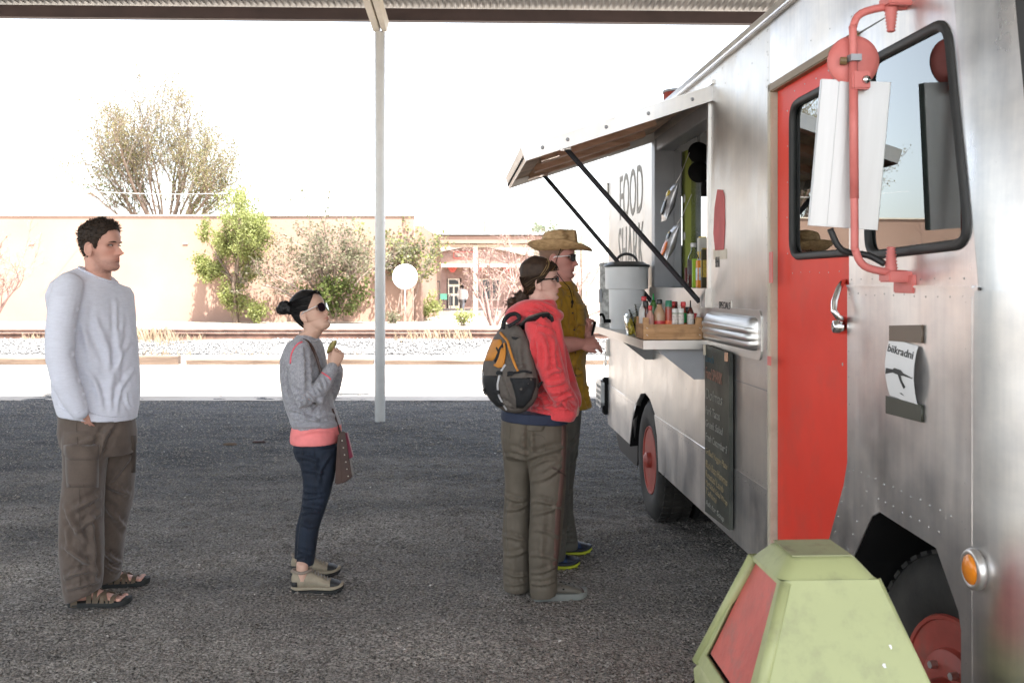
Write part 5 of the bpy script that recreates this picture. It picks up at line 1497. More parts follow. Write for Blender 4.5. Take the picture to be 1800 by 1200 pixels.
class Person:
    def __init__(self, label, X, Y, group=None):
        self.Y = Y; self.base = Vector((X, Y, 0))
        self.root = thing("person", label, "person", self.base, 0, group)
    def q(self, px, py, dy=0.0):
        p = P(px, py, self.Y + dy); return p - self.base
    def k(self): return self.Y / 1750.0
    def ring(self, py, xl, xr, b, cy=0.0, shear=0.0, tilt=0.0, n=28, e=2.25):
        """horizontal ring: silhouette from pixel xl to xr, half depth b, centred cy behind the person's middle"""
        c = self.q((xl + xr) / 2, py, cy); hw = (xr - xl) / 2 * (self.Y + cy) / 1750.0
        a = math.sqrt(max(hw * hw - (shear * b) ** 2, (0.4 * hw) ** 2))
        out = []
        for i in range(n):
            t = 2 * math.pi * i / n; cs, sn = math.cos(t), math.sin(t)
            x = a * math.copysign(abs(cs) ** (2 / e), cs); y = b * math.copysign(abs(sn) ** (2 / e), sn)
            x2 = x + shear * y
            out.append(c + Vector((x2, y, tilt * x2)))
        return out
    def rings(self, spec, shear=0.0, grow=0.0):
        return [self.ring(s[0], s[1] - grow / self.k(), s[2] + grow / self.k(), s[3] + grow, s[4] if len(s) > 4 else 0.0, s[6] if len(s) > 6 else shear, s[5] if len(s) > 5 else 0.0) for s in spec]
    def pts(self, lst): return [self.q(*p) for p in lst]
    def hits(self, objs):
        self.bvh = []
        for o in objs:
            V = [tuple(v.co) for v in o.data.vertices]; F = [tuple(p.vertices) for p in o.data.polygons]
            self.bvh.append(BVHTree.FromPolygons(V, F))
    def on(self, px, py, off=0.004):
        """point of the cloth surface measured at a pixel, lifted off along its normal"""
        o = Vector((0, 0, CAM_H)) - self.base; d = (P(px, py, self.Y) - Vector((0, 0, CAM_H))).normalized()
        best = None
        for b in self.bvh:
            h = b.ray_cast(o, d)
            if h[0] is not None and (best is None or h[3] < best[3]): best = h
        if best is None: return None
        return best[0] + best[1] * off, best[1]
    def patch(self, name, rows, m, off=0.003, thick=0.004, nx=6, parent=None, sub=3):
        """sewn-on piece: rows of (py, x left, x right) laid on the cloth"""
        rows = [list(r) + [0] * (4 - len(r)) for r in rows]
        rr = []
        for i in range(len(rows) - 1):
            for k_ in range(sub):
                t = k_ / sub; rr.append([rows[i][j] * (1 - t) + rows[i + 1][j] * t for j in range(len(rows[i]))])
        rr.append(list(rows[-1]))
        top, bot = [], []
        for r in rr:
            lt, lb = [], []
            for k_ in range(nx + 1):
                u = k_ / nx; px = r[1] * (1 - u) + r[2] * u; py = r[0] + (r[3] if len(r) > 3 else 0) * u
                h = self.on(px, py, 0)
                if h is None:
                    lt.append(None); lb.append(None); continue
                edge = 0.35 if (k_ in (0, nx) or r is rr[0] or r is rr[-1]) else 1.0
                lt.append(h[0] + h[1] * (off + thick * edge)); lb.append(h[0] + h[1] * -0.004)
            top.append(lt); bot.append(lb)
        b = MB(); ny_, n_ = len(rr), nx + 1
        flat = [p for r in top for p in r]
        ok = [p for p in flat if p is not None]
        if not ok: return None
        V, idx = [], {}
        for i, p in enumerate(flat):
            if p is not None: idx[i] = len(V); V.append(p)
        nb = len(V)
        for i, p in enumerate([p for r in bot for p in r]):
            if p is not None: V.append(p)
        F = []
        for i in range(ny_ - 1):
            for j in range(nx):
                c = [i * n_ + j, i * n_ + j + 1, (i + 1) * n_ + j + 1, (i + 1) * n_ + j]
                if all(q in idx for q in c):
                    F.append([idx[q] for q in c]); F.append([idx[q] + nb for q in reversed(c)])
        # close the rim
        from collections import Counter
        ec = Counter()
        for f in F[::2]:
            for a_, b_ in zip(f, f[1:] + f[:1]): ec[(a_, b_)] += 1
        for (a_, b_) in list(ec):
            if (b_, a_) not in ec: F.append([b_, a_, a_ + nb, b_ + nb])
        b.add(V, F)
        return b.build(name, m, parent or self.root, True)
    def seam(self, name, pts, m, r=0.0022, off=0.001, parent=None, sub=5, n=6, flat=1.0):
        ps = []
        for i in range(len(pts) - 1):
            for k_ in range(sub):
                t = k_ / sub; h = self.on(pts[i][0] * (1 - t) + pts[i + 1][0] * t, pts[i][1] * (1 - t) + pts[i + 1][1] * t, off)
                if h: ps.append((h[0], h[1]))
        h = self.on(*pts[-1], off)
        if h: ps.append((h[0], h[1]))
        if len(ps) < 2: return None
        b = MB(); P_ = [p for p, _ in ps]
        # smooth depth jumps
        for _ in range(2):
            P_ = [P_[0]] + [(P_[i - 1] + 2 * P_[i] + P_[i + 1]) / 4 for i in range(1, len(P_) - 1)] + [P_[-1]]
        b.tube(P_, r, n, flat=flat, up=ps[0][1])
        return b.build(name, m, parent or self.root, True)

# ---- head -----------------------------------------------------------------
HP = [  # z, x front, x back, half width, centre
    (0.000, .066, .028, .020, .048), (0.008, .080, .006, .034, .044), (0.022, .086, -.020, .045, .034), (0.040, .084, -.042, .052, .020),
    (0.056, .084, -.060, .0565, .006), (0.078, .083, -.074, .062, 0), (0.099, .081, -.084, .067, 0), (0.118, .080, -.091, .070, 0), (0.136, .086, -.096, .073, 0),
    (0.155, .089, -.099, .075, 0), (0.176, .084, -.099, .075, 0), (0.197, .069, -.091, .069, 0), (0.213, .049, -.073, .056, 0), (0.226, .024, -.048, .037, 0), (0.2345, -.004, -.018, .010, -.01)]
_hz = np.array([h[0] for h in HP])
def head_surface(th, z, hair=0.0, female=False):
    """point of the bare head at angle th (0 = face front), height z"""
    xf, xb, w, xc = (np.interp(z, _hz, np.array([h[i] for h in HP])) for i in (1, 2, 3, 4))
    if female: w = w * (0.96 if z > 0.06 else 0.90)
    c, s = math.cos(th), math.sin(th)
    e = 2.05 if c > 0 else 2.25
    cx = math.copysign(abs(c) ** (2 / e), c); sy = math.copysign(abs(s) ** (2 / e), s)
    x = xc + (xf - xc) * cx if c > 0 else xc + (xc - xb) * cx
    y = w * sy
    return x, y
def head_grid(mb, M, k, female=False, strong=1.0, mouth_open=0.0):
    zs = np.concatenate([np.linspace(0, 0.21, 64), np.array([0.215, 0.220, 0.2245, 0.229, 0.2325, 0.2345])])
    n = 72; rings = []
    G = lambda d, s: math.exp(-(d / s) ** 2)
    for z in zs:
        ring = []
        for i in range(n):
            th = 2 * math.pi * i / n
            x, y = head_surface(th, z, female=female)
            if math.cos(th) > 0:
                ay = abs(y); f = 0
                f += strong * 0.0275 * G(z - 0.080, 0.0100) * G(y, 0.0088) * (1 if z > 0.080 else 1) # nose tip
                f += strong * 0.019 * G(z - 0.096, 0.012) * G(y, 0.0072)                              # ridge
                f += 0.008 * G(z - 0.113, 0.012) * G(y, 0.0075)
                f += 0.0065 * G(z - 0.0765, 0.007) * G(ay - 0.0125, 0.006)                              # wings
                f -= 0.0125 * G(z - 0.117, 0.010) * G(ay - 0.031, 0.013)                              # eye sockets
                f += 0.0065 * strong * G(z - 0.132, 0.008) * G(ay - 0.026, 0.02)                               # brow
                f += 0.0085 * G(z - 0.0585, 0.0045) * G(y, 0.019)                                      # lips
                f += 0.0080 * G(z - 0.0485, 0.005) * G(y, 0.017)
                f -= (0.0055 + mouth_open) * G(z - 0.0535, 0.0025) * G(y, 0.021)
                f -= 0.0055 * G(z - 0.037, 0.006) * G(y, 0.022)
                f += 0.0055 * strong * G(z - 0.018, 0.012) * G(y, 0.018)                                        # chin
                f += 0.0035 * G(z - 0.092, 0.014) * G(ay - 0.048, 0.014)                               # cheekbone
                f -= 0.0035 * G(z - 0.066, 0.014) * G(ay - 0.048, 0.012)                               # hollow cheek
                x += f
            else:
                pass
            ring.append(M @ (Vector((x, y, z)) * k))
        rings.append(ring)
    mb.loft(rings)
def ear_shape(mb, M, k, side):
    c = Vector((-0.008, side * 0.074, 0.098))
    rim = []
    for i in range(15):
        a = R(-150 + 300 * i / 14)
        rim.append(M @ ((c + Vector((-0.005 - 0.0165 * math.sin(a + R(8)) * -1 * 1.0 if False else -0.004 - 0.016 * math.cos(a), side * (0.006 + 0.004 * math.cos(a)), 0.029 * math.sin(a) + 0.004))) * k))
    mb.tube(rim, 0.0042 * k, 8, round_ends=True)
    ring0 = []
    mb.ball(M @ ((c + Vector((-0.004, side * 0.0005, 0.004))) * k), (0.017 * k, 0.007 * k, 0.030 * k), 14, 10)
    mb.ball(M @ ((c + Vector((0.006, side * 0.003, -0.026))) * k), (0.0075 * k,) * 3, 8, 6)

SKIN_TINT = {}
def skin_mat(name, col):
    return mat(name, col, rough=0.55, var=0.06, vs=22, attr='tint', spec=0.4, bump=0.15, bs=220, bd=0.001)

def paint_skin(me, M, k, stubble=0.0, lips=(0.80, 0.52, 0.52), flush=1.0, brows=None):
    V = get_co(me); Mi = np.array(M.inverted())
    L = (V @ Mi[:3, :3].T + Mi[:3, 3]) / k
    x, y, z = L[:, 0], L[:, 1], L[:, 2]
    G = lambda d, s: np.exp(-(d / s) ** 2)
    front = np.clip((x - 0.03) / 0.03, 0, 1)
    t = np.ones((len(V), 3))
    fl = front * (G(z - 0.085, 0.02) * G(np.abs(y) - 0.035, 0.022) + 0.8 * G(z - 0.08, 0.014) * G(y, 0.014)) * flush
    t *= 1 - fl[:, None] * np.array([0.02, 0.16, 0.18])
    lp = front * np.clip(G(z - 0.0535, 0.0068) * G(y, 0.019) * 1.4, 0, 1) * (x > 0.06)
    t *= 1 - lp[:, None] * (1 - np.array(lips))
    ey = front * G(z - 0.1185, 0.0075) * G(np.abs(y) - 0.031, 0.013)
    t *= 1 - ey[:, None] * np.array([0.30, 0.34, 0.34])
    if stubble:
        nz = 0.8 + 0.5 * vnoise3(V * 160, 4)
        st_ = np.clip((0.062 - z) / 0.02, 0, 1) * np.clip((x + 0.005) / 0.03, 0, 1) * (z > -0.01) + 0.8 * G(z - 0.067, 0.008) * G(y, 0.026) * front
        st_ = np.clip(st_ + np.clip((0.10 - z) / 0.03, 0, 1) * G(x - 0.015, 0.018) * (np.abs(y) > 0.04) * (z > 0), 0, 1) * nz
        t *= 1 - stubble * st_[:, None] * np.array([0.42, 0.42, 0.40])
    far = (np.abs(z - 0.1) > 0.18) | (np.abs(x) > 0.14) | (np.abs(y) > 0.12)
    t[far] = 1
    at = me.color_attributes.new("tint", 'FLOAT_COLOR', 'POINT')
    at.data.foreach_set('color', np.concatenate([np.clip(t, 0, 1.3), np.ones((len(V), 1))], 1).astype(np.float32).ravel())

M_EYEW = mat("eye_white", (0.60, 0.57, 0.54), 0.2, var=0.03)
M_EYED = mat("eye_dark", (0.020, 0.014, 0.010), 0.15, var=0.1)
def eyes(per, M, k, brow_mat, squint=0.6):
    for sd in (-1, 1):
        b = MB(); c = M @ (Vector((0.0735, sd * 0.031, 0.1175)) * k)
        rot = M.to_3x3()
        bb = MB(); bb.ball((0, 0, 0), (0.0065 * k, 0.0125 * k, 0.0060 * k * squint), 12, 8)
        b.add([rot @ Vector(v) + c for v in bb.v], bb.f)
        e = b.build("eye", M_EYEW, per.root, True)
        b = MB(); bb = MB(); bb.ball((0, 0, 0), (0.0040 * k, 0.0058 * k, 0.0060 * k * squint), 12, 8)
        c2 = M @ (Vector((0.0775, sd * 0.0300, 0.1175)) * k)
        b.add([rot @ Vector(v) + c2 for v in bb.v], bb.f); b.build("iris", M_EYED, e, True)
        # upper lid line
        b = MB(); b.tube([M @ (Vector((0.0765 - 0.010 * t * t - 0.004 * abs(t), sd * (0.031 + 0.0125 * t), 0.1175 + 0.0062 * squint * (1 - t * t) + 0.0005)) * k) for t in np.linspace(-1, 1, 7)], 0.0016 * k, 6)
        b.build("eyelashes", M_EYED, e, True)
        b = MB(); b.tube([M @ (Vector((0.0855 - 0.012 * max(t, 0) ** 2 - 0.003 * t, sd * (0.030 + 0.017 * t), 0.1315 + 0.003 * (1 - t * t))) * k) for t in np.linspace(-1, 1, 8)], [0.0014 * k, 0.0026 * k, 0.003 * k, 0.003 * k, 0.0028 * k, 0.0025 * k, 0.002 * k, 0.0012 * k], 6)
        b.build("eyebrow", brow_mat, per.root, True)

def head_matrix(per, ax_px, chin_py, dy, yaw, pitch=0.0, roll=0.0):
    p = per.q(ax_px, chin_py, dy)
    return Matrix.Translation(p) @ Matrix.Rotation(R(yaw), 4, 'Z') @ Matrix.Rotation(R(-pitch), 4, 'Y') @ Matrix.Rotation(R(roll), 4, 'X')

# ---- hair -----------------------------------------------------------------
def hair_cap(mb, M, k, line, thick, female=False, zmin=0.03, bump_=None):
    """closed shell over the scalp; line(th) gives the height of the hairline"""
    n, m = 56, 26
    outer, inner = [], []
    for i in range(n):
        th = 2 * math.pi * i / n - math.pi
        z0 = line(th); ro, ri = [], []
        for j in range(m):
            t = j / (m - 1)
            z = z0 + (0.2340 - z0) * (1 - (1 - t) ** 1.6)
            x, y = head_surface(th, z, female=female)
            d = Vector((x, y, (z - 0.11) * 0.9)); d.normalize()
            tk = thick(th, z) * (0.45 + 0.55 * min(1, t * 5))
            ro.append(M @ ((Vector((x, y, z)) + d * tk) * k)); ri.append(M @ ((Vector((x, y, z)) - d * 0.006) * k))
        outer.append(ro); inner.append(ri)
    rings = [[outer[i][j] for i in range(n)] for j in range(m)]
    rin = [[inner[i][j] for i in range(n)] for j in reversed(range(m))]
    b = [rings[j] for j in range(m)]
    mb.loft(rin + b, cap=False)
    # close top rings
    base = len(mb.v)
    mb.add(rings[-1], [tuple(range(n))]); mb.add(rin[0], [tuple(reversed(range(n)))])
    # join the hem
    return outer

def strands(name, paths, m, parent, w=0.0022, seed=3, label=None):
    """many fine ribbons of hair following given paths"""
    V, F = [], []
    rg = np.random.default_rng(seed)
    for pts in paths:
        n = len(pts); b0 = len(V)
        side = Vector(rg.normal(0, 1, 3)).normalized()
        for i, p in enumerate(pts):
            t = (pts[min(i + 1, n - 1)] - pts[max(i - 1, 0)])
            s = t.cross(side)
            if s.length < 1e-9: s = Vector((1, 0, 0))
            s.normalize()
            ww = w * (1 - 0.75 * i / (n - 1))
            V.append(p - s * ww); V.append(p + s * ww)
        for i in range(n - 1): F.append((b0 + 2 * i, b0 + 2 * i + 1, b0 + 2 * i + 3, b0 + 2 * i + 2))
    o = link(name, np_mesh(name, np.array([tuple(v) for v in V]), np.array(F)), m, parent, True)
    o['kind'] = 'stuff'
    return o

# ---- hands ----------------------------------------------------------------
def hand(mb, wrist, d, n, side, curls, spread=0.10, k=1.0, thumb=(0.9, 0.55, 0.5), wr=0.027):
    """d towards the knuckles, n out of the back of the hand, side +1/-1 places the thumb"""
    d = Vector(d).normalized(); n = Vector(n); n = (n - d * n.dot(d)).normalized(); l = d.cross(n) * side
    w = Vector(wrist)
    rings = []
    for t, hw, hh in ((-0.02, wr * 0.96, wr * 0.80), (0.0, wr * 0.95, wr * 0.72), (0.03, 0.034, 0.0175), (0.06, 0.040, 0.0155), (0.082, 0.041, 0.0135), (0.094, 0.037, 0.009)):
        c = w + d * t * k - n * (0.004 if t > 0.02 else 0)
        rings.append([c + (l * math.cos(a) * hw + n * math.sin(a) * hh) * k for a in np.linspace(0, 2 * math.pi, 17)[:-1]])
    mb.loft(rings)
    for i, (off, L_) in enumerate(((0.030, 0.070), (0.0105, 0.080), (-0.0095, 0.075), (-0.0285, 0.058))):
        p = w + (d * 0.082 + l * off - n * 0.003) * k
        ang = 0.0; pts = [p - d * 0.02 * k]; cur = p; pts.append(cur)
        dd = (d + l * spread * (off / 0.03)).normalized()
        for j, f in enumerate((0.44, 0.31, 0.25)):
            ang += curls[i] * (0.75 if j == 0 else 1.0)
            dirn = dd * math.cos(ang) - n * math.sin(ang)
            for q in (0.5, 1.0): pts.append(cur + dirn * L_ * f * q * k)
            cur = pts[-1]
        r = [0.0088, 0.0090, 0.0080, 0.0084, 0.0074, 0.0076, 0.0068, 0.0060]
        mb.tube(pts, [q * k * (0.9 if i == 3 else 1.0) for q in r[:len(pts)]], 10, round_ends=True)
    p = w + (d * 0.022 + l * 0.026 - n * 0.006) * k
    a, b_, c_ = thumb
    d1 = (d * a + l * b_ - n * c_ * 0.5).normalized(); d2 = (d * 1.0 + l * (b_ - 0.45) - n * c_).normalized()
    pts = [p - d1 * 0.012 * k, p + d1 * 0.018 * k, p + d1 * 0.040 * k, p + d1 * 0.040 * k + d2 * 0.016 * k, p + d1 * 0.040 * k + d2 * 0.032 * k]
    mb.tube(pts, [0.013 * k, 0.0125 * k, 0.0098 * k, 0.0098 * k, 0.0080 * k], 10, round_ends=True)

# ---- shoes ----------------------------------------------------------------
def shoe_axes(d):
    f = Vector((d[0], d[1], 0)).normalized(); return f, Vector((-f.y, f.x, 0))
def shoe_rings(heel, d, L, W, prof, base=0.0, n=16, grow=0.0):
    """prof rows: (t along, half width factor, top height, bottom lift)"""
    f, l = shoe_axes(d); h = Vector(heel); rings = []
    for t, wf, top, lift in prof:
        c = h + f * (t * L); hw = W / 2 * wf + grow; ring = []
        zb, zt = base + lift, max(top + grow, base + lift + 0.006)
        bend = l * (0.012 * math.sin(math.pi * t))
        for i in range(n):
            a = 2 * math.pi * i / n; cs, sn = math.cos(a), math.sin(a)
            y = hw * math.copysign(abs(cs) ** 0.8, cs)
            z = zb + (zt - zb) * (0.5 + 0.5 * math.copysign(abs(sn) ** 0.75, sn)) if sn > 0 else zb + (zt - zb) * 0.5 * (1 + sn * 1.0)
            ring.append(c + l * y * (1 - 0.25 * max(sn, 0)) + bend + Vector((0, 0, z)))
        rings.append(ring)
    return rings
FOOT = [(0.0, 0.30, 0.045, 0.012), (0.04, 0.62, 0.075, 0.004), (0.14, 0.74, 0.100, 0.002), (0.30, 0.72, 0.105, 0.006), (0.45, 0.80, 0.080, 0.006), (0.62, 0.98, 0.060, 0.002), (0.78, 1.0, 0.044, 0.002), (0.90, 0.82, 0.034, 0.006), (0.975, 0.45, 0.026, 0.012), (1.0, 0.15, 0.022, 0.016)]
def sole(mb, heel, d, L, W, h0, h1, lift=0.012, flare=0.004, n=30, treads=0):
    f, l = shoe_axes(d); h = Vector(heel)
    def outline(g):
        up, dn = [], []
        for t in np.linspace(0, 1, n):
            wf = np.interp(t, [0, 0.03, 0.08, 0.2, 0.4, 0.6, 0.76, 0.88, 0.96, 1.0], [0.25, 0.55, 0.72, 0.80, 0.76, 0.95, 1.04, 0.92, 0.62, 0.28])
            hw = W / 2 * wf + g; c = h + f * (t * (L + 2 * g) - g) + l * (0.012 * math.sin(math.pi * t))
            z = lift * max(0, (t - 0.72) / 0.28) ** 2 + 0.004 * max(0, (0.08 - t) / 0.08)
            up.append((c + l * hw, z)); dn.append((c - l * hw, z))
        return up + dn[::-1]
    rings = []
    for g, z in ((-0.004, h0), (flare * 0.5, h0 + 0.003), (flare, (h0 + h1) / 2), (flare * 0.6, h1 - 0.002), (-0.003, h1)):
        rings.append([p + Vector((0, 0, z + zz)) for p, zz in outline(g)])
    mb.loft(rings)
    if treads:
        for i in range(treads):
            t = 0.05 + 0.88 * i / (treads - 1)
            wf = np.interp(t, [0, 0.08, 0.4, 0.76, 1.0], [0.4, 0.72, 0.76, 1.0, 0.3])
            mb.box(h + f * (t * L) + l * (0.012 * math.sin(math.pi * t)) + Vector((0, 0, h0 + 0.002 + 0.012 * max(0, (t - 0.72) / 0.28) ** 2)), (L / treads * 0.6, W * wf * 0.98, 0.012), Matrix.Rotation(math.atan2(f.y, f.x), 3, 'Z'))

M_HAIRD = mat("dark_hair", (0.030, 0.020, 0.014), 0.65, var=0.35, vs=40, stretch=(1, 1, 0.3), spec=0.25)
M_HAIRB = mat("black_hair", (0.007, 0.006, 0.006), 0.55, var=0.3, vs=40, spec=0.35)
M_HAIRBR = mat("brown_hair", (0.034, 0.019, 0.012), 0.6, var=0.2, vs=40, col2=(0.052, 0.030, 0.018), spec=0.3)
M_HAIRBL = mat("blond_streak", (0.30, 0.19, 0.075), 0.4, var=0.2, vs=40)

def drag_folds(p0, p1, n, length, width, amp, rng, jitter=0.3, normal=(0, -1, 0)):
    """creases crossing the line p0-p1"""
    out = []; p0 = Vector(p0); p1 = Vector(p1); ax = (p1 - p0).normalized(); nn = Vector(normal)
    cr = ax.cross(nn).normalized()
    for i in range(n):
        t = (i + rng.random()) / n; c = p0.lerp(p1, t)
        dv = (cr + ax * rng.normal(0, jitter)).normalized()
        l = length * (0.6 + 0.8 * rng.random())
        off = cr * rng.normal(0, length * 0.15)
        out.append((tuple(c - dv * l / 2 + off), tuple(c + dv * l / 2 + off), width * (0.7 + 0.6 * rng.random()), amp * (0.5 + rng.random())))
    return out
# ------------------------------------------------------------------ man in white, hand in pocket
rg = np.random.default_rng(101)
A = Person("man in loose white long sleeved shirt and brown cargo trousers, hand in pocket", P(170, 1048, 4.9).x, 4.9, "customers queuing at the food truck")
M_SKIN_A = skin_mat("tanned_skin", (0.54, 0.29, 0.22))
M_SHIRT = mat("white_heather_cotton", (0.61, 0.625, 0.70), 0.85, var=0.05, vs=30, stretch=(1, 1, 5), bump=0.2, bs=300, bd=0.001, sheen=0.2, fine=0.07, fine_s=240)
M_CARGO = mat("brown_cargo_cotton", (0.090, 0.066, 0.052), 0.88, var=0.12, vs=14, col2=(0.112, 0.084, 0.066), bump=0.25, bs=260, bd=0.001, sheen=0.2, fine=0.08, fine_s=200)
M_CARGOD = mat("brown_cargo_seam", (0.070, 0.053, 0.042), 0.9, var=0.1)
sh = 0.42
torso = [(483, 146, 199, .064, .0, -.48), (487, 138, 202, .09, 0, -.42), (493, 126, 204, .145, 0, -.28), (501, 113, 207, .195, 0, -.1), (518, 106, 213, .212), (545, 106, 219, .19), (593, 106, 226, .172), (650, 106, 232, .168), (690, 106, 235, .174, 0, 0, .3), (714, 107, 235, .178, 0, -0.06, .15), (727, 109, 234, .178, 0, -0.09, .1), (732, 112, 235, .178, 0, -0.10, .1)]
arm_n = A.pts([(122, 503, -.165), (114, 530, -.215), (107, 575, -.245), (105, 625, -.255), (115, 670, -.245), (130, 704, -.225), (140, 722, -.215)])
arm_f = A.pts([(184, 508, .155), (192, 535, .20), (199, 580, .215), (202, 630, .21), (203, 675, .19), (204, 702, .17)])
ra_n = [.068, .071, .068, .066, .064, .055, .042]
hips = [(714, 112, 228, .135), (732, 109, 231, .148), (757, 109, 234, .165), (780, 113, 235, .158), (797, 122, 230, .12)]
leg_n = [(755, 112, 195, .10, -.075), (775, 112, 192, .105, -.085), (800, 114, 187, .11, -.09), (835, 114, 182, .11, -.10), (880, 110, 179, .115, -.115), (930, 108, 179, .11, -.13), (975, 107, 179, .105, -.14), (1010, 110, 178, .10, -.14), (1035, 115, 176, .098, -.14, .30), (1046, 117, 174, .092, -.14, .40)]
leg_f = [(755, 160, 234, .105, .08), (775, 160, 235, .105, .09), (800, 165, 235, .11, .095), (835, 168, 235, .11, .105), (873, 172, 232, .10, .12), (927, 174, 220, .095, .135), (975, 174, 214, .09, .14), (1003, 172, 211, .09, .14, .1), (1019, 172, 209, .088, .14, .12)]
# body
b = MB()
HM = head_matrix(A, 179, 477, -0.02, -13, 1, 0); HK = 1.055
head_grid(b, HM, HK, strong=1.2); ear_shape(b, HM, HK, -1); ear_shape(b, HM, HK, 1)
b.tube([HM @ (Vector((-0.022, 0, 0.085)) * HK), HM @ (Vector((-0.018, 0, 0.015)) * HK), A.q(173, 488, 0), A.q(168, 504, 0.01)], [.060, .060, .060, .062], 20, up=(1, 0, 0))
b.loft(A.rings(torso[1:], sh, -0.034))
b.tube(arm_n, [r - .028 for r in ra_n], 14, round_ends=True); b.tube(arm_f, [r - .028 for r in (.074, .077, .072, .07, .062, .045)], 14, round_ends=True)
b.loft(A.rings(hips[:-1], 0.1, -0.028)); b.loft(A.rings(leg_n[:-1], 0, -0.030)); b.loft(A.rings(leg_f[:-1], 0, -0.030))
hand(b, A.q(141, 716, -.205), (0.10, 0.55, -1), (-0.5, -1, -0.3), 1, (0.15, 0.15, 0.2, 0.2), k=0.82, wr=.031)
hand(b, A.q(204, 704, .16), (0.05, -0.3, -1), (0.3, 1, 0), -1, (0.2, 0.2, 0.25, 0.3), k=0.92)
heel_n = A.q(124, 1069, -.14); heel_n.z = 0; heel_f = A.q(161, 1034, .14); heel_f.z = 0
dn_, df_ = (1, 0.12), (1, 0.30)
for hl, dd in ((heel_n, dn_), (heel_f, df_)):
    b.loft(shoe_rings(hl, dd, 0.255, 0.088, FOOT, base=0.022))
    f_, l_ = shoe_axes(dd)
    b.tube([hl + f_ * 0.06 + Vector((0, 0, 0.08)), hl + f_ * 0.055 + Vector((0, 0, 0.2))], [.038, .04], 14)
    for i in range(5):
        t = 0.86 + 0.09 * (1 - abs(i - 0.7) / 4); o_ = (i - 2) * 0.0165
        b.ball(hl + f_ * (0.255 * t + 0.006) + l_ * (-o_) + Vector((0, 0, 0.034)), (.014, .011, .011) if i else (.017, .013, .013), 8, 6)
me = fuse(b, 0.0036, 1, 0.4); paint_skin(me, HM, HK, stubble=0.8, lips=(0.86, 0.66, 0.64))
link("body", me, M_SKIN_A, A.root, True)
eyes(A, HM, HK, M_HAIRD, 0.42)
# hair: short, rough
b = MB()
def line_a(th):
    a = abs(th)
    return float(np.interp(a, [0, 0.5, 0.85, 1.15, 1.35, 1.6, 1.75, 2.1, 2.6, 3.15], [0.192, 0.186, 0.168, 0.146, 0.098, 0.116, 0.098, 0.060, 0.036, 0.030]))
hair_cap(b, HM, HK, line_a, lambda th, z: 0.0045 + 0.007 * max(0, (z - 0.10) / 0.13) + (0.006 if abs(th) < 1.0 and z > 0.20 else 0))
me = fuse(b, 0.0045, 2)
V = get_co(me); Nn = get_no(me); set_co(me, V + Nn * (0.006 * vnoise3(V * 75, 3) + 0.005 * vnoise3(V * 150, 5))[:, None])
hA = link("hair", me, M_HAIRD, A.root, True)
paths = []
for i in range(2600):
    v = me.vertices[int(rg.integers(0, len(me.vertices)))]
    loc = HM.inverted() @ v.co
    n_ = v.normal
    if n_.dot(HM.to_3x3() @ Vector((loc.x, loc.y, loc.z - 0.1))) < 0: continue
    dirn = (n_ * 0.42 + HM.to_3x3() @ Vector((0.8 if loc.z > 0.19 else -0.5, 0, 0.15 if loc.z > 0.17 else -0.9)) + Vector(rg.normal(0, .30, 3))).normalized()
    L_ = 0.007 + 0.010 * rg.random() * (1.3 if loc.z > 0.18 else 0.7)
    paths.append([v.co - n_ * 0.002, v.co + dirn * L_ * 0.55 + n_ * 0.002, v.co + dirn * L_])
strands("hair_tuft", paths, M_HAIRD, hA, 0.0019)
# shirt
b = MB(); b.loft(A.rings(torso, sh)); b.tube(arm_n, ra_n, 18, round_ends=True); b.tube(arm_f, [.074, .077, .072, .07, .062, .048], 18, round_ends=True)
f = []
f += drag_folds(arm_n[1], arm_n[3], 6, 0.12, 0.011, 0.006, rg, 0.5, (0, -1, 0)) + drag_folds(arm_n[3], arm_n[6], 8, 0.12, 0.010, 0.008, rg, 0.5)
q_ = A.q
for (x0, y0, x1, y1, w, a) in ((152, 535, 175, 640, .016, .006), (203, 530, 207, 620, .014, .006), (165, 560, 190, 700, .02, .009), (215, 560, 205, 700, .018, .008), (228, 600, 196, 720, .016, .008), (235, 650, 205, 725, .013, .007), (140, 560, 160, 640, .015, .007), (150, 650, 178, 715, .014, .007), (222, 690, 232, 722, .01, .005)):
    f.append((x0, y0, x1, y1, w, a))
shirt = garment("shirt", b, 0.0068, M_SHIRT, A.root, [(q[:5] + (q[5] * 0.5,)) if len(q) == 6 else q for q in f], 0.0045, (12, 12, 6), 5, 11, per=A)
A.hits([shirt])
b = MB(); c0 = A.rings(torso[:1], sh, 0.004)[0]; b.tube(c0 + c0[:1], 0.0062, 8, cap=False, flat=0.8); b.build("collar_band", M_SHIRT, shirt, True)
A.seam("hem_seam", [(150, 722), (175, 731), (200, 734), (228, 731)], M_SHIRT, 0.003, 0.0, shirt)
A.seam("cuff_seam", [(100, 712), (118, 722), (134, 727), (150, 716)], M_SHIRT, 0.003, 0.0, shirt)
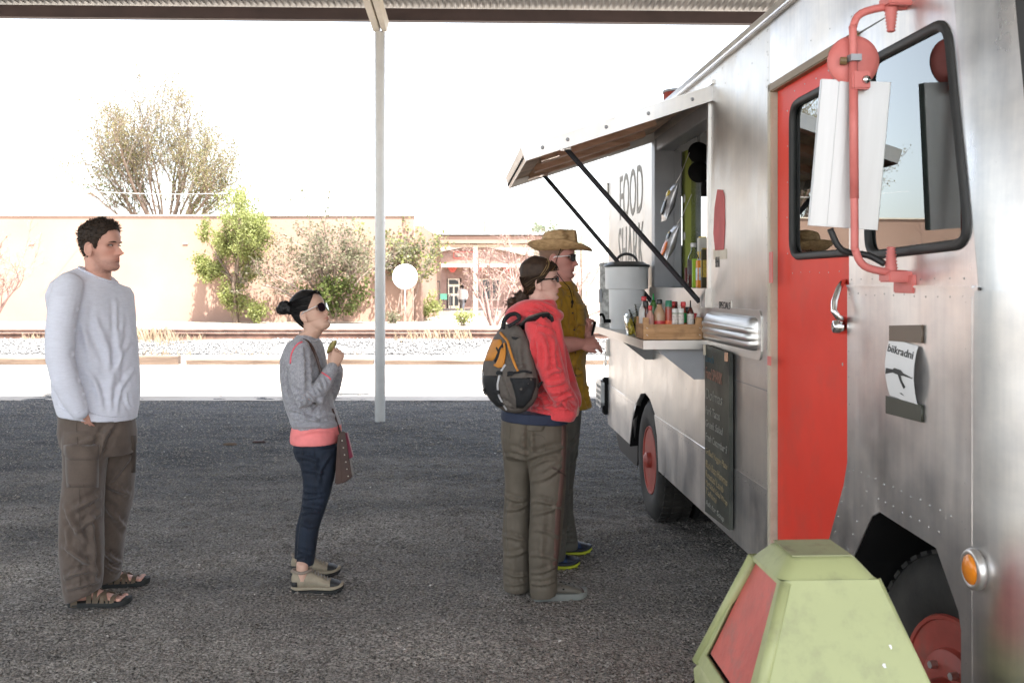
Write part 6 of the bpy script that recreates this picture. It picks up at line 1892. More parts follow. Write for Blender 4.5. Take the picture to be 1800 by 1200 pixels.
# trousers
b = MB(); b.loft(A.rings(hips, 0.1)); b.loft(A.rings(leg_n)); b.loft(A.rings(leg_f))
f = []
for (x0, y0, x1, y1, w, a, dy) in ((200, 745, 176, 800, .016, .008, -.12), (186, 760, 120, 790, .014, .004, -.2), (178, 870, 120, 900, .014, .006, -.22), (178, 900, 130, 935, .013, .006, -.23), (115, 890, 165, 960, .015, .006, -.24), (112, 960, 170, 1000, .014, .007, -.24), (115, 1015, 172, 1005, .012, .008, -.24), (118, 1035, 175, 1020, .010, .007, -.24), (130, 860, 140, 1030, .012, .004, -.23), (160, 900, 168, 1020, .014, .006, -.23), (183, 850, 228, 870, .014, .006, .02), (180, 880, 220, 930, .015, .006, .04), (180, 960, 212, 990, .012, .007, .05), (182, 985, 210, 1003, .010, .007, .05), (230, 800, 190, 850, .016, .005, .0)):
    f.append((x0, y0, x1, y1, w, a))
tr = garment("trousers", b, 0.0065, M_CARGO, A.root, f, 0.004, (11, 11, 5), 3, 15, per=A)
A.hits([tr])
A.patch("cargo_pocket", [(800, 116, 172), (830, 117, 172), (856, 119, 171)], M_CARGO, 0.004, 0.009, 8, tr)
A.patch("pocket_flap", [(782, 115, 175), (797, 116, 174), (808, 120, 172)], M_CARGO, 0.009, 0.009, 8, tr)
for pts_ in ([(117, 801), (172, 801)], [(146, 808), (147, 854)], [(137, 738), (134, 745), (137, 780)], [(140, 860), (141, 1030)], [(124, 808), (125, 856)], [(203, 742), (190, 770), (178, 798)]):
    A.seam("stitching", pts_, M_CARGOD, 0.0016, 0.0095 if pts_[0][1] in (801, 808) else 0.0004, tr)
A.patch("side_pocket", [(765, 231, 238), (800, 231, 238.5), (830, 230, 237)], M_CARGOD, 0.002, 0.006, 3, tr)
# sandals
M_STRAP = mat("olive_brown_strap", (0.105, 0.075, 0.047), 0.75, var=0.25, vs=30)
M_SOLE = mat("black_sole_rubber", (0.014, 0.015, 0.014), 0.75, var=0.2)
for hl, dd, lab in ((heel_n, dn_, None), (heel_f, df_, None)):
    b = MB(); sole(b, hl - shoe_axes(dd)[0] * 0.008, dd, 0.285, 0.104, 0.0, 0.028)
    so = b.build("sandal", M_SOLE, A.root, 'angle')
    f_, l_ = shoe_axes(dd)
    def band(t0, t1, lift=0.004, m=M_STRAP, w=0.02, nm="sandal_strap", arc=(0, 180)):
        bb = MB(); ring_pairs = []
        for i in range(15):
            a = R(arc[0] + (arc[1] - arc[0]) * i / 14); t = t0 + (t1 - t0) * i / 14
            wf, tp = np.interp(t, [p[0] for p in FOOT], [p[1] for p in FOOT]), np.interp(t, [p[0] for p in FOOT], [p[2] for p in FOOT])
            hw = 0.044 * wf + lift + 0.003; c = hl + f_ * (t * 0.255) + l_ * (0.012 * math.sin(math.pi * t))
            p = c + l_ * hw * math.cos(a) * (1 - 0.1 * math.sin(a)) + Vector((0, 0, 0.022 + (tp - 0.022 + lift) * math.sin(a) ** 0.75 + 0.001))
            up = (l_ * math.cos(a) + Vector((0, 0, math.sin(a)))).normalized()
            ring_pairs.append([p - f_ * w / 2, p + f_ * w / 2, p + f_ * w / 2 + up * 0.004, p - f_ * w / 2 + up * 0.004])
        bb.loft(ring_pairs); bb.build(nm, m, so, 'angle')
    band(0.84, 0.78, w=0.022); band(0.66, 0.60, w=0.020); band(0.50, 0.46, w=0.018); band(0.36, 0.36, w=0.022); band(0.78, 0.50, w=0.012); band(0.52, 0.70, w=0.012)
    band(0.10, 0.10, w=0.03, arc=(-10, 60)); band(0.10, 0.10, w=0.03, arc=(120, 190))
    bb = MB(); pr = []
    for t, wf, top, lift in ((0.90, 0.92, .036, 0.0), (0.955, 0.72, .042, 0.0), (0.995, 0.42, .040, 0.006), (1.02, 0.12, .030, 0.012)): pr.append((t, wf, top, lift))
    bb.loft(shoe_rings(hl, dd, 0.265, 0.100, pr, base=0.02)); bb.build("toe_cap", M_SOLE, so, True)
# ------------------------------------------------------------------ woman in grey sweater
rg = np.random.default_rng(202)
B_ = Person("woman with black hair bun and sunglasses in grey sweater and navy jeans", P(550, 1025, 5.13).x, 5.13, "customers queuing at the food truck")
q_ = B_.q
M_SKIN_B = skin_mat("light_tan_skin", (0.57, 0.36, 0.27))
M_GREYK = mat("grey_heather_knit", (0.285, 0.285, 0.31), 0.92, var=0.14, vs=60, col2=(0.37, 0.37, 0.40), bump=0.35, bs=280, bd=0.0012, sheen=0.3, fine=0.22, fine_s=190)
M_GREYR = mat("grey_rib_knit", (0.29, 0.29, 0.315), 0.92, var=0.1, vs=60, bump=0.8, bs=130, bd=0.002, stretch=(1, 1, 0.05), sheen=0.3)
M_PINK = mat("salmon_pink_jersey", (0.85, 0.24, 0.235), 0.8, var=0.06, vs=20, bump=0.2, bs=250, bd=0.001)
M_JEANS = mat("navy_denim", (0.006, 0.011, 0.024), 0.85, var=0.35, vs=7, col2=(0.011, 0.020, 0.038), bump=0.3, bs=300, bd=0.001, fine=0.2, fine_s=220)
torso = [(588, 523, 556, .050), (594, 518, 559, .072), (603, 508, 563, .125), (614, 503, 566, .160), (632, 497, 569, .168), (660, 496, 574, .158), (690, 499, 580, .148), (715, 505, 586, .142), (735, 512, 593, .143), (748, 518, 598, .148), (754, 520, 597, .142)]
arm_n = B_.pts([(527, 613, -.115), (524, 640, -.165), (527, 670, -.185), (537, 704, -.195), (557, 692, -.185), (572, 668, -.15), (583, 648, -.115)])
ra_n = [.052, .056, .054, .052, .046, .040, .034]
arm_f = B_.pts([(548, 613, .115), (556, 640, .155), (566, 670, .17), (577, 698, .15), (584, 680, .09), (590, 660, .02), (592, 648, -.03)])
ra_f = [.050, .054, .052, .049, .044, .038, .032]
hips = [(756, 522, 592, .125), (770, 520, 592, .136), (788, 518, 594, .152), (803, 522, 592, .140), (815, 530, 588, .10)]
leg_n = [(785, 520, 594, .085, -.06), (805, 525, 593, .088, -.07), (840, 533, 587, .084, -.08), (870, 534, 580, .076, -.09), (900, 531, 570, .068, -.10), (930, 526, 560, .062, -.105), (960, 523, 556, .056, -.11), (985, 522, 552, .050, -.11), (992, 522, 551, .046, -.11)]
leg_f = [(785, 520, 593, .085, .06), (805, 528, 591, .088, .07), (850, 534, 583, .080, .08), (890, 530, 573, .068, .09), (925, 521, 558, .062, .10), (955, 519, 552, .056, .10), (980, 518, 548, .048, .10)]
b = MB()
HM = head_matrix(B_, 557, 584, -0.01, -15, 19, 0); HK = 0.945
head_grid(b, HM, HK, female=True, strong=0.72); ear_shape(b, HM, HK * 0.95, -1); ear_shape(b, HM, HK * 0.95, 1)
b.tube([HM @ (Vector((-0.020, 0, 0.085)) * HK), HM @ (Vector((-0.016, 0, 0.015)) * HK), q_(541, 592), q_(538, 606)], [.050, .049, .049, .066], 20, up=(1, 0, 0))
b.loft(B_.rings(torso[2:], 0.1, -0.026)); b.tube(arm_n, [r - .018 for r in ra_n], 14, round_ends=True); b.tube(arm_f, [r - .018 for r in ra_f], 14, round_ends=True)
b.loft(B_.rings(hips[:-1], 0.05, -0.022)); b.loft(B_.rings(leg_n, 0, -0.022)); b.loft(B_.rings(leg_f, 0, -0.022))
hand(b, q_(585, 645, -.105), (0.38, 0.30, 1), (0.45, -0.85, 0.15), -1, (0.75, 0.8, 0.85, 0.95), k=0.86, thumb=(0.8, 0.35, 0.8), wr=.025)
hand(b, q_(593, 645, -.03), (0.05, -0.15, 1), (0.85, 0.5, -0.1), 1, (0.9, 0.95, 1.0, 1.05), k=0.84, thumb=(0.8, 0.35, 0.8), wr=.024)
hn = q_(513, 1041, -.15); hn.z = 0; hf = q_(512, 1011, .13); hf.z = 0
for hl, cx in ((hn, 535), (hf, 531)):
    c = q_(cx, 985, -.11 if hl is hn else .10)
    b.tube([c, Vector((hl.x + 0.052, hl.y, 0.13)), Vector((hl.x + 0.052, hl.y, 0.06))], [.038, .030, .028], 14)
    b.loft(shoe_rings(hl + Vector((0.022, 0, 0)), (1, 0.05), 0.195, 0.058, FOOT, base=0.034))
me = fuse(b, 0.0034, 1, 0.4); paint_skin(me, HM, HK, lips=(0.82, 0.50, 0.50), flush=0.6)
link("body", me, M_SKIN_B, B_.root, True)
eyes(B_, HM, HK, M_HAIRB, 0.5)
# hair pulled back into a bun
b = MB()
def line_b(th):
    return float(np.interp(abs(th), [0, 0.5, 0.85, 1.15, 1.4, 1.6, 1.8, 2.1, 2.6, 3.15], [0.203, 0.197, 0.174, 0.146, 0.118, 0.122, 0.100, 0.062, 0.034, 0.026]))
hair_cap(b, HM, HK, line_b, lambda th, z: 0.006 + 0.006 * max(0, (z - 0.12) / 0.11), female=True)
me = fuse(b, 0.0042, 2); hB = link("hair", me, M_HAIRB, B_.root, True)
bun_c = q_(499, 541, 0.0)
b = MB(); b.ball(bun_c, (.034, .034, .036), 16, 12); b.tube([bun_c, q_(522, 545)], [.026, .034], 14); b.ball(bun_c + Vector((-.016, .004, -.008)), .026, 12, 8); b.ball(bun_c + Vector((.012, -.01, .014)), .024, 12, 8)
me = fuse(b, 0.004, 2); V = get_co(me); set_co(me, V + get_no(me) * (0.006 * vnoise3(V * 90, 3))[:, None]); link("hair_bun", me, M_HAIRB, B_.root, True)
paths = []
Mi = HM.inverted(); anchor = Mi @ q_(512, 543) / HK
for i in range(900):
    th = rg.uniform(-math.pi, math.pi); z0 = line_b(th) + 0.004
    x, y = head_surface(th, z0, female=True); p0 = Vector((x, y, z0))
    pts_ = []
    for j in range(7):
        t = j / 6; p = p0.lerp(anchor, t * 0.96)
        d = Vector((p.x, p.y, (p.z - 0.11))); 
        zz = min(max(p.z, 0.0), 0.232); thp = math.atan2(p.y, p.x); sx, sy = head_surface(thp, zz, female=True)
        rad = max(math.hypot(sx, sy), 1e-3); pr = math.hypot(p.x, p.y)
        sfac = rad / max(pr, 1e-3) if t < 0.82 else 1
        pp_ = Vector((p.x * sfac, p.y * sfac, zz)); hv = Vector((pp_.x, pp_.y, zz - 0.10)).normalized(); pp_ += hv * (0.0085 + 0.007 * max(0, (zz - 0.12) / 0.11) + 0.002 * rg.random())
        pts_.append(HM @ (pp_ * HK))
    paths.append(pts_)
for i in range(40):
    a = rg.random() * 6.28; p = bun_c + Vector((math.cos(a), 0.3 * rg.normal(), math.sin(a))) * .034
    paths.append([p, p + Vector((rg.normal(0, .012), rg.normal(0, .01), rg.normal(0, .012))), p + Vector((rg.normal(0, .02), rg.normal(0, .015), rg.normal(0, .02)))])
for i in range(14):
    p = HM @ (Vector((-0.070, rg.normal(0, .03), 0.035)) * HK); paths.append([p, p + Vector((-.006, 0, -.018)), p + Vector((-.018 + rg.normal(0, .006), 0, -.03))])
p = bun_c + Vector((.012, -.005, .03)); paths.append([p, p + Vector((.002, 0, .016)), p + Vector((.012, 0, .022)), p + Vector((.02, 0, .012)), p + Vector((.02, 0, -.004))])
strands("hair_strand", paths, M_HAIRB, hB, 0.0013)
# sunglasses
def glasses(per, M, k, lens_m, frame_m, temple_m, lw, lh, wrap, label, zc=0.1165, xo=0.094, thick=0.0016, rimless=False):
    t = bpy.data.objects.new("glasses" if "reading" in label else "sunglasses", None); COL.objects.link(t); t.parent = per.root; t['label'] = label
    for sd in (-1, 1):
        n = 22; rim = []; fr = []; bk_ = []
        for i in range(n):
            a = 2 * math.pi * i / n; cs, sn = math.cos(a), math.sin(a)
            yy = lw * math.copysign(abs(cs) ** 0.75, cs); zz = lh * math.copysign(abs(sn) ** 0.8, sn) - 0.15 * lh * cs * (1 if sn < 0 else 0) * 1
            yv = 0.0335 + yy; xv = xo - wrap * (max(0, yv - 0.01) / 0.06) ** 2
            fr.append(M @ (Vector((xv + 0.001, sd * yv, zc + zz)) * k)); bk_.append(M @ (Vector((xv - 0.001, sd * yv, zc + zz)) * k)); rim.append(M @ (Vector((xv, sd * yv, zc + zz)) * k))
        b_ = MB(); b_.loft([bk_, fr]); b_.build("lens", lens_m, t, 'angle')
        b_ = MB(); b_.tube(rim + rim[:1], thick * k, 6, cap=False); b_.build("rim", frame_m, t, True)
        b_ = MB(); yv = 0.0335 + lw; xv = xo - wrap * ((yv - 0.01) / 0.06) ** 2
        b_.tube([M @ (Vector(v) * k) for v in ((xv, sd * yv, zc + lh * .45), (xv - 0.012, sd * (yv + 0.006), zc + lh * .45), (0.03, sd * 0.0775, zc + 0.004), (0.0, sd * 0.079, zc + 0.003), (-0.018, sd * 0.078, zc - 0.008))], [thick * 1.1 * k] * 2 + [thick * 1.5 * k] * 3, 6, flat=1.3)
        b_.build("temple", temple_m, t, True)
    b_ = MB(); b_.tube([M @ (Vector((xo + 0.001, s * (0.0335 - lw) , zc + lh * .35 + (0.003 if s == 0 else 0))) * k) for s in (-1, 0, 1)], thick * k, 6); b_.build("bridge", frame_m, t, True)
    return t
M_LENS = mat("dark_purple_lens", (0.022, 0.010, 0.016), 0.08, var=0.05, spec=0.7)
M_WHITEF = mat("white_metal_frame", (0.72, 0.68, 0.66), 0.3, 0.4, var=0.05)
glasses(B_, HM, HK, M_LENS, M_LENS, M_WHITEF, 0.0265, 0.0225, 0.022, "large dark purple sunglasses with thin white temples", thick=0.0017)
# sweater
b = MB(); b.loft(B_.rings(torso, 0.1)); b.tube(arm_n, ra_n, 18, round_ends=True); b.tube(arm_f, ra_f, 18, round_ends=True)
f = []
for (x0, y0, x1, y1, w, a, dy) in ((518, 690, 545, 712, .010, .006, -.24), (520, 700, 548, 720, .009, .006, -.24), (540, 690, 560, 708, .009, .006, -.23), (512, 680, 530, 712, .010, .005, -.22), (545, 720, 575, 700, .012, .006, -.18), (548, 738, 592, 730, .012, .005, -.14), (515, 735, 560, 742, .011, .006, -.14), (508, 718, 540, 735, .012, .007, -.14), (555, 620, 562, 660, .010, .005, -.14), (538, 612, 541, 690, .012, -.007, -.17), (556, 680, 566, 695, .007, .005, -.2), (563, 660, 574, 680, .007, .004, -.18), (506, 640, 512, 700, .012, .004, -.14), (560, 640, 566, 690, .012, .005, -.1), (512, 746, 596, 741, .008, -.007, -.14)):
    f.append((x0, y0, x1, y1, w, a))
sw = garment("sweater", b, 0.006, M_GREYK, B_.root, f, 0.003, (14, 14, 8), 4, 22, per=B_)
B_.hits([sw])
B_.patch("sweater_hem", [(742, 517, 599), (752, 518, 599)], M_GREYR, 0.001, 0.004, 10, sw)
M_NEON = mat("neon_pink_trim", (0.80, 0.13, 0.17), 0.7, var=0.05)
B_.seam("shoulder_piping", [(531, 601), (524, 604), (517, 612), (512, 624), (511, 639)], M_NEON, 0.0042, 0.002, sw, flat=0.7)
B_.seam("cuff_piping", [(564, 654), (570, 657), (577, 662), (581, 667)], M_NEON, 0.0046, 0.002, sw, flat=0.7)
B_.seam("collar_band", [(530, 588), (538, 596), (548, 601), (556, 601), (561, 597)], M_GREYK, 0.006, 0.001, sw, flat=0.6)
# pink shirt hem
pk = [(746, 518, 597, .144), (758, 515, 597, .148), (770, 514, 596, .152), (777, 515, 595, .151)]
b = MB(); b.loft(B_.rings(pk, 0.06, 0.004)); ps = garment("undershirt", b, 0.006, M_PINK, B_.root, [(520, 766, 590, 760, .010, .003)], 0.002, (16, 16, 10), 3, 23, per=B_)
# jeans
b = MB(); b.loft(B_.rings(hips, 0.05)); b.loft(B_.rings(leg_n)); b.loft(B_.rings(leg_f))
f = []
for (x0, y0, x1, y1, w, a, dy) in ((522, 803, 560, 812, .010, .005, -.14), (530, 824, 570, 832, .010, .004, -.16), (534, 862, 565, 868, .009, .005, -.17), (533, 875, 570, 872, .008, .005, -.17), (532, 888, 566, 895, .008, .005, -.17), (530, 903, 562, 900, .008, .005, -.17), (528, 918, 556, 925, .008, .004, -.17), (523, 965, 552, 972, .007, .004, -.16), (522, 980, 550, 977, .006, .004, -.16), (580, 800, 560, 850, .012, .004, -.14)):
    f.append((x0, y0, x1, y1, w, a))
jn = garment("jeans", b, 0.0056, M_JEANS, B_.root, f, 0.0025, (14, 14, 8), 4, 25, per=B_)
B_.hits([jn])
M_JSTITCH = mat("denim_seam", (0.005, 0.009, 0.018), 0.8, var=0.1)
B_.seam("stitching", [(552, 790), (556, 830), (552, 880), (541, 930), (537, 985)], M_JSTITCH, 0.002, 0.0, jn)
B_.seam("stitching", [(531, 786), (533, 805), (527, 818)], M_JSTITCH, 0.002, 0.0, jn)
# hiking shoes
M_SUEDE = mat("beige_suede", (0.30, 0.255, 0.185), 0.9, var=0.15, vs=25, bump=0.3, bs=150, bd=0.001)
M_SUEDE2 = mat("taupe_mesh_fabric", (0.25, 0.205, 0.165), 0.9, var=0.15, vs=60, bump=0.5, bs=200, bd=0.001)
M_LACE = mat("grey_lace", (0.20, 0.18, 0.16), 0.9)
SHOE = [(0.0, 0.42, 0.085, 0.006), (0.03, 0.66, 0.108, 0.002), (0.12, 0.78, 0.115, 0.0), (0.24, 0.76, 0.110, 0.0), (0.36, 0.78, 0.108, 0.0), (0.48, 0.86, 0.090, 0.0), (0.62, 0.98, 0.072, 0.0), (0.76, 1.0, 0.060, 0.0), (0.88, 0.86, 0.052, 0.004), (0.96, 0.58, 0.043, 0.010), (1.0, 0.28, 0.034, 0.014)]
def hiking_shoe(per, hl, dd, L, W, up_m, toe_m, sole_m, mid_m, name="shoe"):
    f_, l_ = shoe_axes(dd)
    b_ = MB(); b_.loft(shoe_rings(hl, dd, L, W, SHOE, base=0.024)); s_ = b_.build(name, up_m, per.root, True)
    b_ = MB(); sole(b_, hl, dd, L, W, 0.0, 0.016, lift=0.018, flare=0.004, treads=9); b_.build("sole", sole_m, s_, 'angle')
    b_ = MB(); sole(b_, hl, dd, L, W, 0.0165, 0.034, lift=0.016, flare=0.003); b_.build("midsole", mid_m, s_, 'angle')
    b_ = MB(); b_.loft(shoe_rings(hl, dd, L, W, [r for r in SHOE if r[0] >= 0.76], base=0.026, grow=0.0028)); b_.build("toe_cap", toe_m, s_, True)
    b_ = MB(); b_.loft(shoe_rings(hl, dd, L, W, [(t, w, 0.072, l) for t, w, _, l in SHOE if t <= 0.12], base=0.026, grow=0.003)); b_.build("heel_counter", toe_m, s_, True)
    lc = MB(); k_ = 0
    for t in np.linspace(0.36, 0.66, 6):
        top = np.interp(t, [p[0] for p in SHOE], [p[2] for p in SHOE]) + 0.026
        c = hl + f_ * t * L + l_ * 0.012 * math.sin(math.pi * t) + Vector((0, 0, top - 0.024))
        lc = MB(); lc.tube([c + l_ * 0.024 - Vector((0, 0, 0.006)), c + Vector((0, 0, 0.004)) + f_ * 0.006, c - l_ * 0.024 - Vector((0, 0, 0.006)) + f_ * 0.012], 0.0028, 6)
        lc.build("lace", M_LACE, s_, True)
    b_ = MB(); c = hl + f_ * 0.20 * L + Vector((0, 0, 0.104)); pts_ = [c + f_ * 0.046 * math.cos(a) + l_ * 0.033 * math.sin(a) + Vector((0, 0, 0.008 * abs(math.cos(a)))) for a in np.linspace(0, 2 * math.pi, 21)]
    b_.tube(pts_, 0.008, 8, cap=False); b_.build("collar", M_SUEDE2, s_, True)
    return s_
hiking_shoe(B_, hn, (1, 0.05), 0.255, 0.094, M_SUEDE, mat("black_toe_rubber", (0.022, 0.022, 0.022), 0.7), M_SOLE, M_SUEDE)
hiking_shoe(B_, hf, (1, 0.05), 0.255, 0.094, M_SUEDE, bpy.data.materials["black_toe_rubber"], M_SOLE, M_SUEDE)
# food in her hands
b = MB(); c = q_(582, 612, -.085); rings = []
for i, (t, r) in enumerate(((0, .010), (.012, .017), (.03, .019), (.05, .016), (.06, .010))):
    rings.append([c + Vector((-0.012 + t * 0.5, 0, -0.02 + t)) + Vector((math.cos(a) * r * (1 + .2 * math.sin(3 * a + i)), math.sin(a) * r, 0.3 * r * math.cos(a))) for a in np.linspace(0, 6.283, 13)[:-1]])
b.loft(rings); o = b.build("snack", mat("green_snack", (0.22, 0.22, 0.05), 0.7, var=0.5, vs=70, col2=(0.40, 0.33, 0.12)), None, True)
o.location = B_.base; tag(o, "small green snack held in the grey sweater woman's hands", "snack")
# crossbody bag with a studded flap, and its strap
M_BAGL = mat("brown_bag_leather", (0.048, 0.022, 0.015), 0.5, var=0.25, vs=14, bump=0.3, bs=90)
M_BAGP = mat("plum_lining", (0.20, 0.03, 0.06), 0.6)
M_STUD = mat("pale_stud", (0.72, 0.68, 0.60), 0.3, 0.6)
bag = thing("shoulder_bag", "brown leather shoulder bag with pale studs hanging at grey sweater woman's hip", "bag", B_.base)
def bq(px, py, dy): return q_(px, py, dy)
b = MB()
b.hexa([bq(588, 852, -.16), bq(604, 848, -.18), bq(610, 846, .02), bq(594, 850, .02)], [bq(594, 762, -.17), bq(602, 758, -.18), bq(604, 758, .0), bq(597, 760, .0)])
b.build("bag_body", M_BAGL, bag, bevel=0.008)
b = MB(); b.hexa([bq(600, 850, -.185), bq(619, 838, -.17), bq(623, 836, .0), bq(607, 848, .0)], [bq(597, 760, -.185), bq(606, 757, -.175), bq(608, 758, .0), bq(600, 760, .0)]); fl = b.build("bag_flap", M_BAGL, bag, bevel=0.004)
b = MB(); b.hexa([bq(614, 806, -.165), bq(620, 802, -.15), bq(622, 802, .01), bq(616, 806, .01)], [bq(606, 760, -.172), bq(610, 760, -.15), bq(612, 760, .01), bq(608, 760, .01)]); b.build("bag_lining", M_BAGP, bag)
for i in range(6):
    b = MB(); b.ball(bq(601.5 + i * 2.1, 774 + i * 12.5, -.19), .0036, 8, 6); b.build("stud", M_STUD, fl, True)
B_.hits([sw, ps])
pts_ = []
for (px, py) in ((594, 752), (589, 736), (583, 718), (577, 700), (569, 668), (562, 645), (557, 632)):
    h = B_.on(px, py, 0.004); pts_.append(h[0] if h else q_(px, py, -.15))
b = MB(); b.tube([bq(599, 762, -.12)] + pts_[:3], 0.0075, 8, flat=0.35, up=(0, -1, 0)); b.build("strap", M_BAGL, bag, True)
b = MB(); b.tube(smooth([q_(565, 662, -.14), q_(561, 642, -.14), q_(554, 622, -.135), q_(546, 606, -.105), q_(536, 598, -.085), q_(524, 600, -.08), q_(512, 612, -.07), q_(502, 628, -.055), q_(497, 645, -.04), q_(495, 664, -.03)]), 0.0075, 8, flat=0.4, up=(0, -1, 0)); b.build("strap", M_BAGL, bag, True)
pouch = thing("camera_pouch", "small black pouch at the grey sweater woman's back", "pouch", B_.base)
b = MB(); b.hexa([q_(509, 736, -.06), q_(521, 739, -.08), q_(521, 739, .02), q_(509, 737, .02)], [q_(508, 717, -.06), q_(514, 716, -.08), q_(514, 716, .02), q_(508, 717, .02)]); b.build("pouch_body", M_BLACK, pouch, bevel=0.006)
b = MB(); b.tube([q_(509, 716, -.03), q_(503, 706, -.03), q_(498, 690, -.03)], 0.004, 6); b.build("pouch_strap", M_BLACK, pouch, True)

# ------------------------------------------------------------------ woman in coral hoodie with backpack
rg = np.random.default_rng(303)
C_ = Person("woman in coral red hoodie and olive trousers, wearing a backpack", P(948, 1046, 4.94).x, 4.94, "customers queuing at the food truck")
q_ = C_.q
M_SKIN_C = skin_mat("fair_skin", (0.61, 0.38, 0.31))
M_HOOD = mat("coral_fleece", (0.66, 0.056, 0.064), 0.9, var=0.06, vs=16, bump=0.25, bs=200, bd=0.001, sheen=0.35, fine=0.06, fine_s=150)
M_OLIVE = mat("olive_nylon", (0.098, 0.081, 0.058), 0.75, var=0.10, vs=12, col2=(0.118, 0.098, 0.072), bump=0.2, bs=250, bd=0.001)
M_OLIVED = mat("olive_seam", (0.070, 0.056, 0.040), 0.8)
sh = -0.40
torso = [(536, 926, 972, .085), (546, 918, 976, .125), (560, 913, 981, .170), (578, 911, 985, .195), (600, 914, 988, .20), (640, 920, 992, .190), (680, 925, 1000, .175), (706, 924, 1010, .172), (722, 920, 1010, .168, 0, -.05), (731, 920, 1005, .160, 0, -.10)]
arm_n = C_.pts([(946, 574, -.155), (955, 600, -.195), (966, 640, -.21), (977, 674, -.205), (990, 696, -.165), (1000, 708, -.10)])
ra_n = [.066, .067, .063, .060, .056, .050]
arm_f = C_.pts([(957, 574, .155), (972, 605, .20), (986, 645, .22), (996, 680, .20), (1004, 698, .12), (1006, 706, .05)])
ra_f = [.064, .064, .060, .058, .054, .048]
hips = [(733, 884, 994, .140), (742, 881, 996, .148), (768, 880, 997, .158), (790, 883, 996, .150), (805, 890, 992, .12)]
leg_l = [(775, 881, 942, .095, .05), (800, 884, 938, .095, .06), (850, 887, 933, .088, .065), (900, 885, 931, .084, .055), (950, 883, 931, .084, .045), (1000, 883, 931, .084, .035), (1028, 884, 931, .082, .03), (1036, 885, 930, .078, .03)]
leg_r = [(775, 922, 997, .10, -.045), (800, 926, 996, .10, -.06), (850, 931, 995, .095, -.07), (900, 932, 991, .09, -.08), (955, 929, 986, .085, -.09), (1005, 930, 980, .082, -.095), (1036, 932, 979, .08, -.095, .08), (1046, 933, 977, .076, -.095, .1)]
b = MB()
HM = head_matrix(C_, 953, 531, -0.01, -4, 3, 0); HK = 0.925
head_grid(b, HM, HK, female=True, strong=0.9); ear_shape(b, HM, HK * 0.95, -1); ear_shape(b, HM, HK * 0.95, 1)
b.tube([HM @ (Vector((-0.020, 0, 0.085)) * HK), HM @ (Vector((-0.016, 0, 0.015)) * HK), q_(948, 545), q_(947, 562)], [.050, .050, .052, .07], 20, up=(1, 0, 0))
b.loft(C_.rings(torso[1:], sh, -0.034)); b.tube(arm_n, [r - .026 for r in ra_n], 14, round_ends=True); b.tube(arm_f, [r - .026 for r in ra_f], 14, round_ends=True)
hand(b, arm_n[-1], (0.5, 0.6, -0.3), (0.5, -0.6, 0.3), -1, (0.3, 0.3, 0.35, 0.4), k=0.7); hand(b, arm_f[-1], (0.3, -0.6, -0.3), (0.8, 0.4, 0.3), 1, (0.3, 0.3, 0.35, 0.4), k=0.7)
b.loft(C_.rings(hips[:-1], -0.1, -0.028)); b.loft(C_.rings(leg_l, 0, -0.03)); b.loft(C_.rings(leg_r, 0, -0.03))
hl_ = q_(888, 1044, .03); hl_.z = 0; hr_ = q_(938, 1056, -.09); hr_.z = 0
dR, dL = (1, 0.16), (0.9, 0.35)
for hl, dd in ((hl_, dL), (hr_, dR)):
    f_, l_ = shoe_axes(dd); b.loft(shoe_rings(hl + f_ * .012, dd, 0.215, 0.072, FOOT, base=0.03)); b.tube([hl + f_ * .06 + Vector((0, 0, .07)), hl + f_ * .06 + Vector((0, 0, .2))], [.036, .04], 12)
me = fuse(b, 0.0034, 1, 0.4); paint_skin(me, HM, HK, lips=(0.85, 0.52, 0.50), flush=0.8)
link("body", me, M_SKIN_C, C_.root, True)
eyes(C_, HM, HK, M_HAIRBR, 0.6)
b = MB()
def line_c(th):
    return float(np.interp(abs(th), [0, 0.5, 0.85, 1.15, 1.4, 1.6, 1.8, 2.1, 2.6, 3.15], [0.206, 0.199, 0.174, 0.144, 0.112, 0.120, 0.092, 0.060, 0.034, 0.024]))
hair_cap(b, HM, HK, line_c, lambda th, z: (0.006 + 0.007 * max(0, (z - 0.10) / 0.13)) * (0.55 if math.cos(th) > 0.3 and z < 0.215 else 1) + 0.006 * max(0, -math.cos(th)), female=True)
me = fuse(b, 0.0042, 2); V = get_co(me); set_co(me, V + get_no(me) * (0.004 * vnoise3(V * np.array((30, 60, 60)), 3))[:, None])
hC = link("hair", me, M_HAIRBR, C_.root, True)
bun_c = q_(904, 535, -.01)
b = MB(); b.ball(bun_c, (.036, .034, .036), 16, 12); b.tube([bun_c, q_(922, 518)], [.026, .036], 14); b.ball(bun_c + Vector((-.01, -.012, .012)), .026, 12, 8)
me = fuse(b, 0.004, 2); V = get_co(me); set_co(me, V + get_no(me) * (0.007 * vnoise3(V * 80, 3))[:, None]); link("hair_bun", me, M_HAIRBR, C_.root, True)
paths, blond = [], []
Mi = HM.inverted(); anchor = Mi @ q_(916, 524) / HK
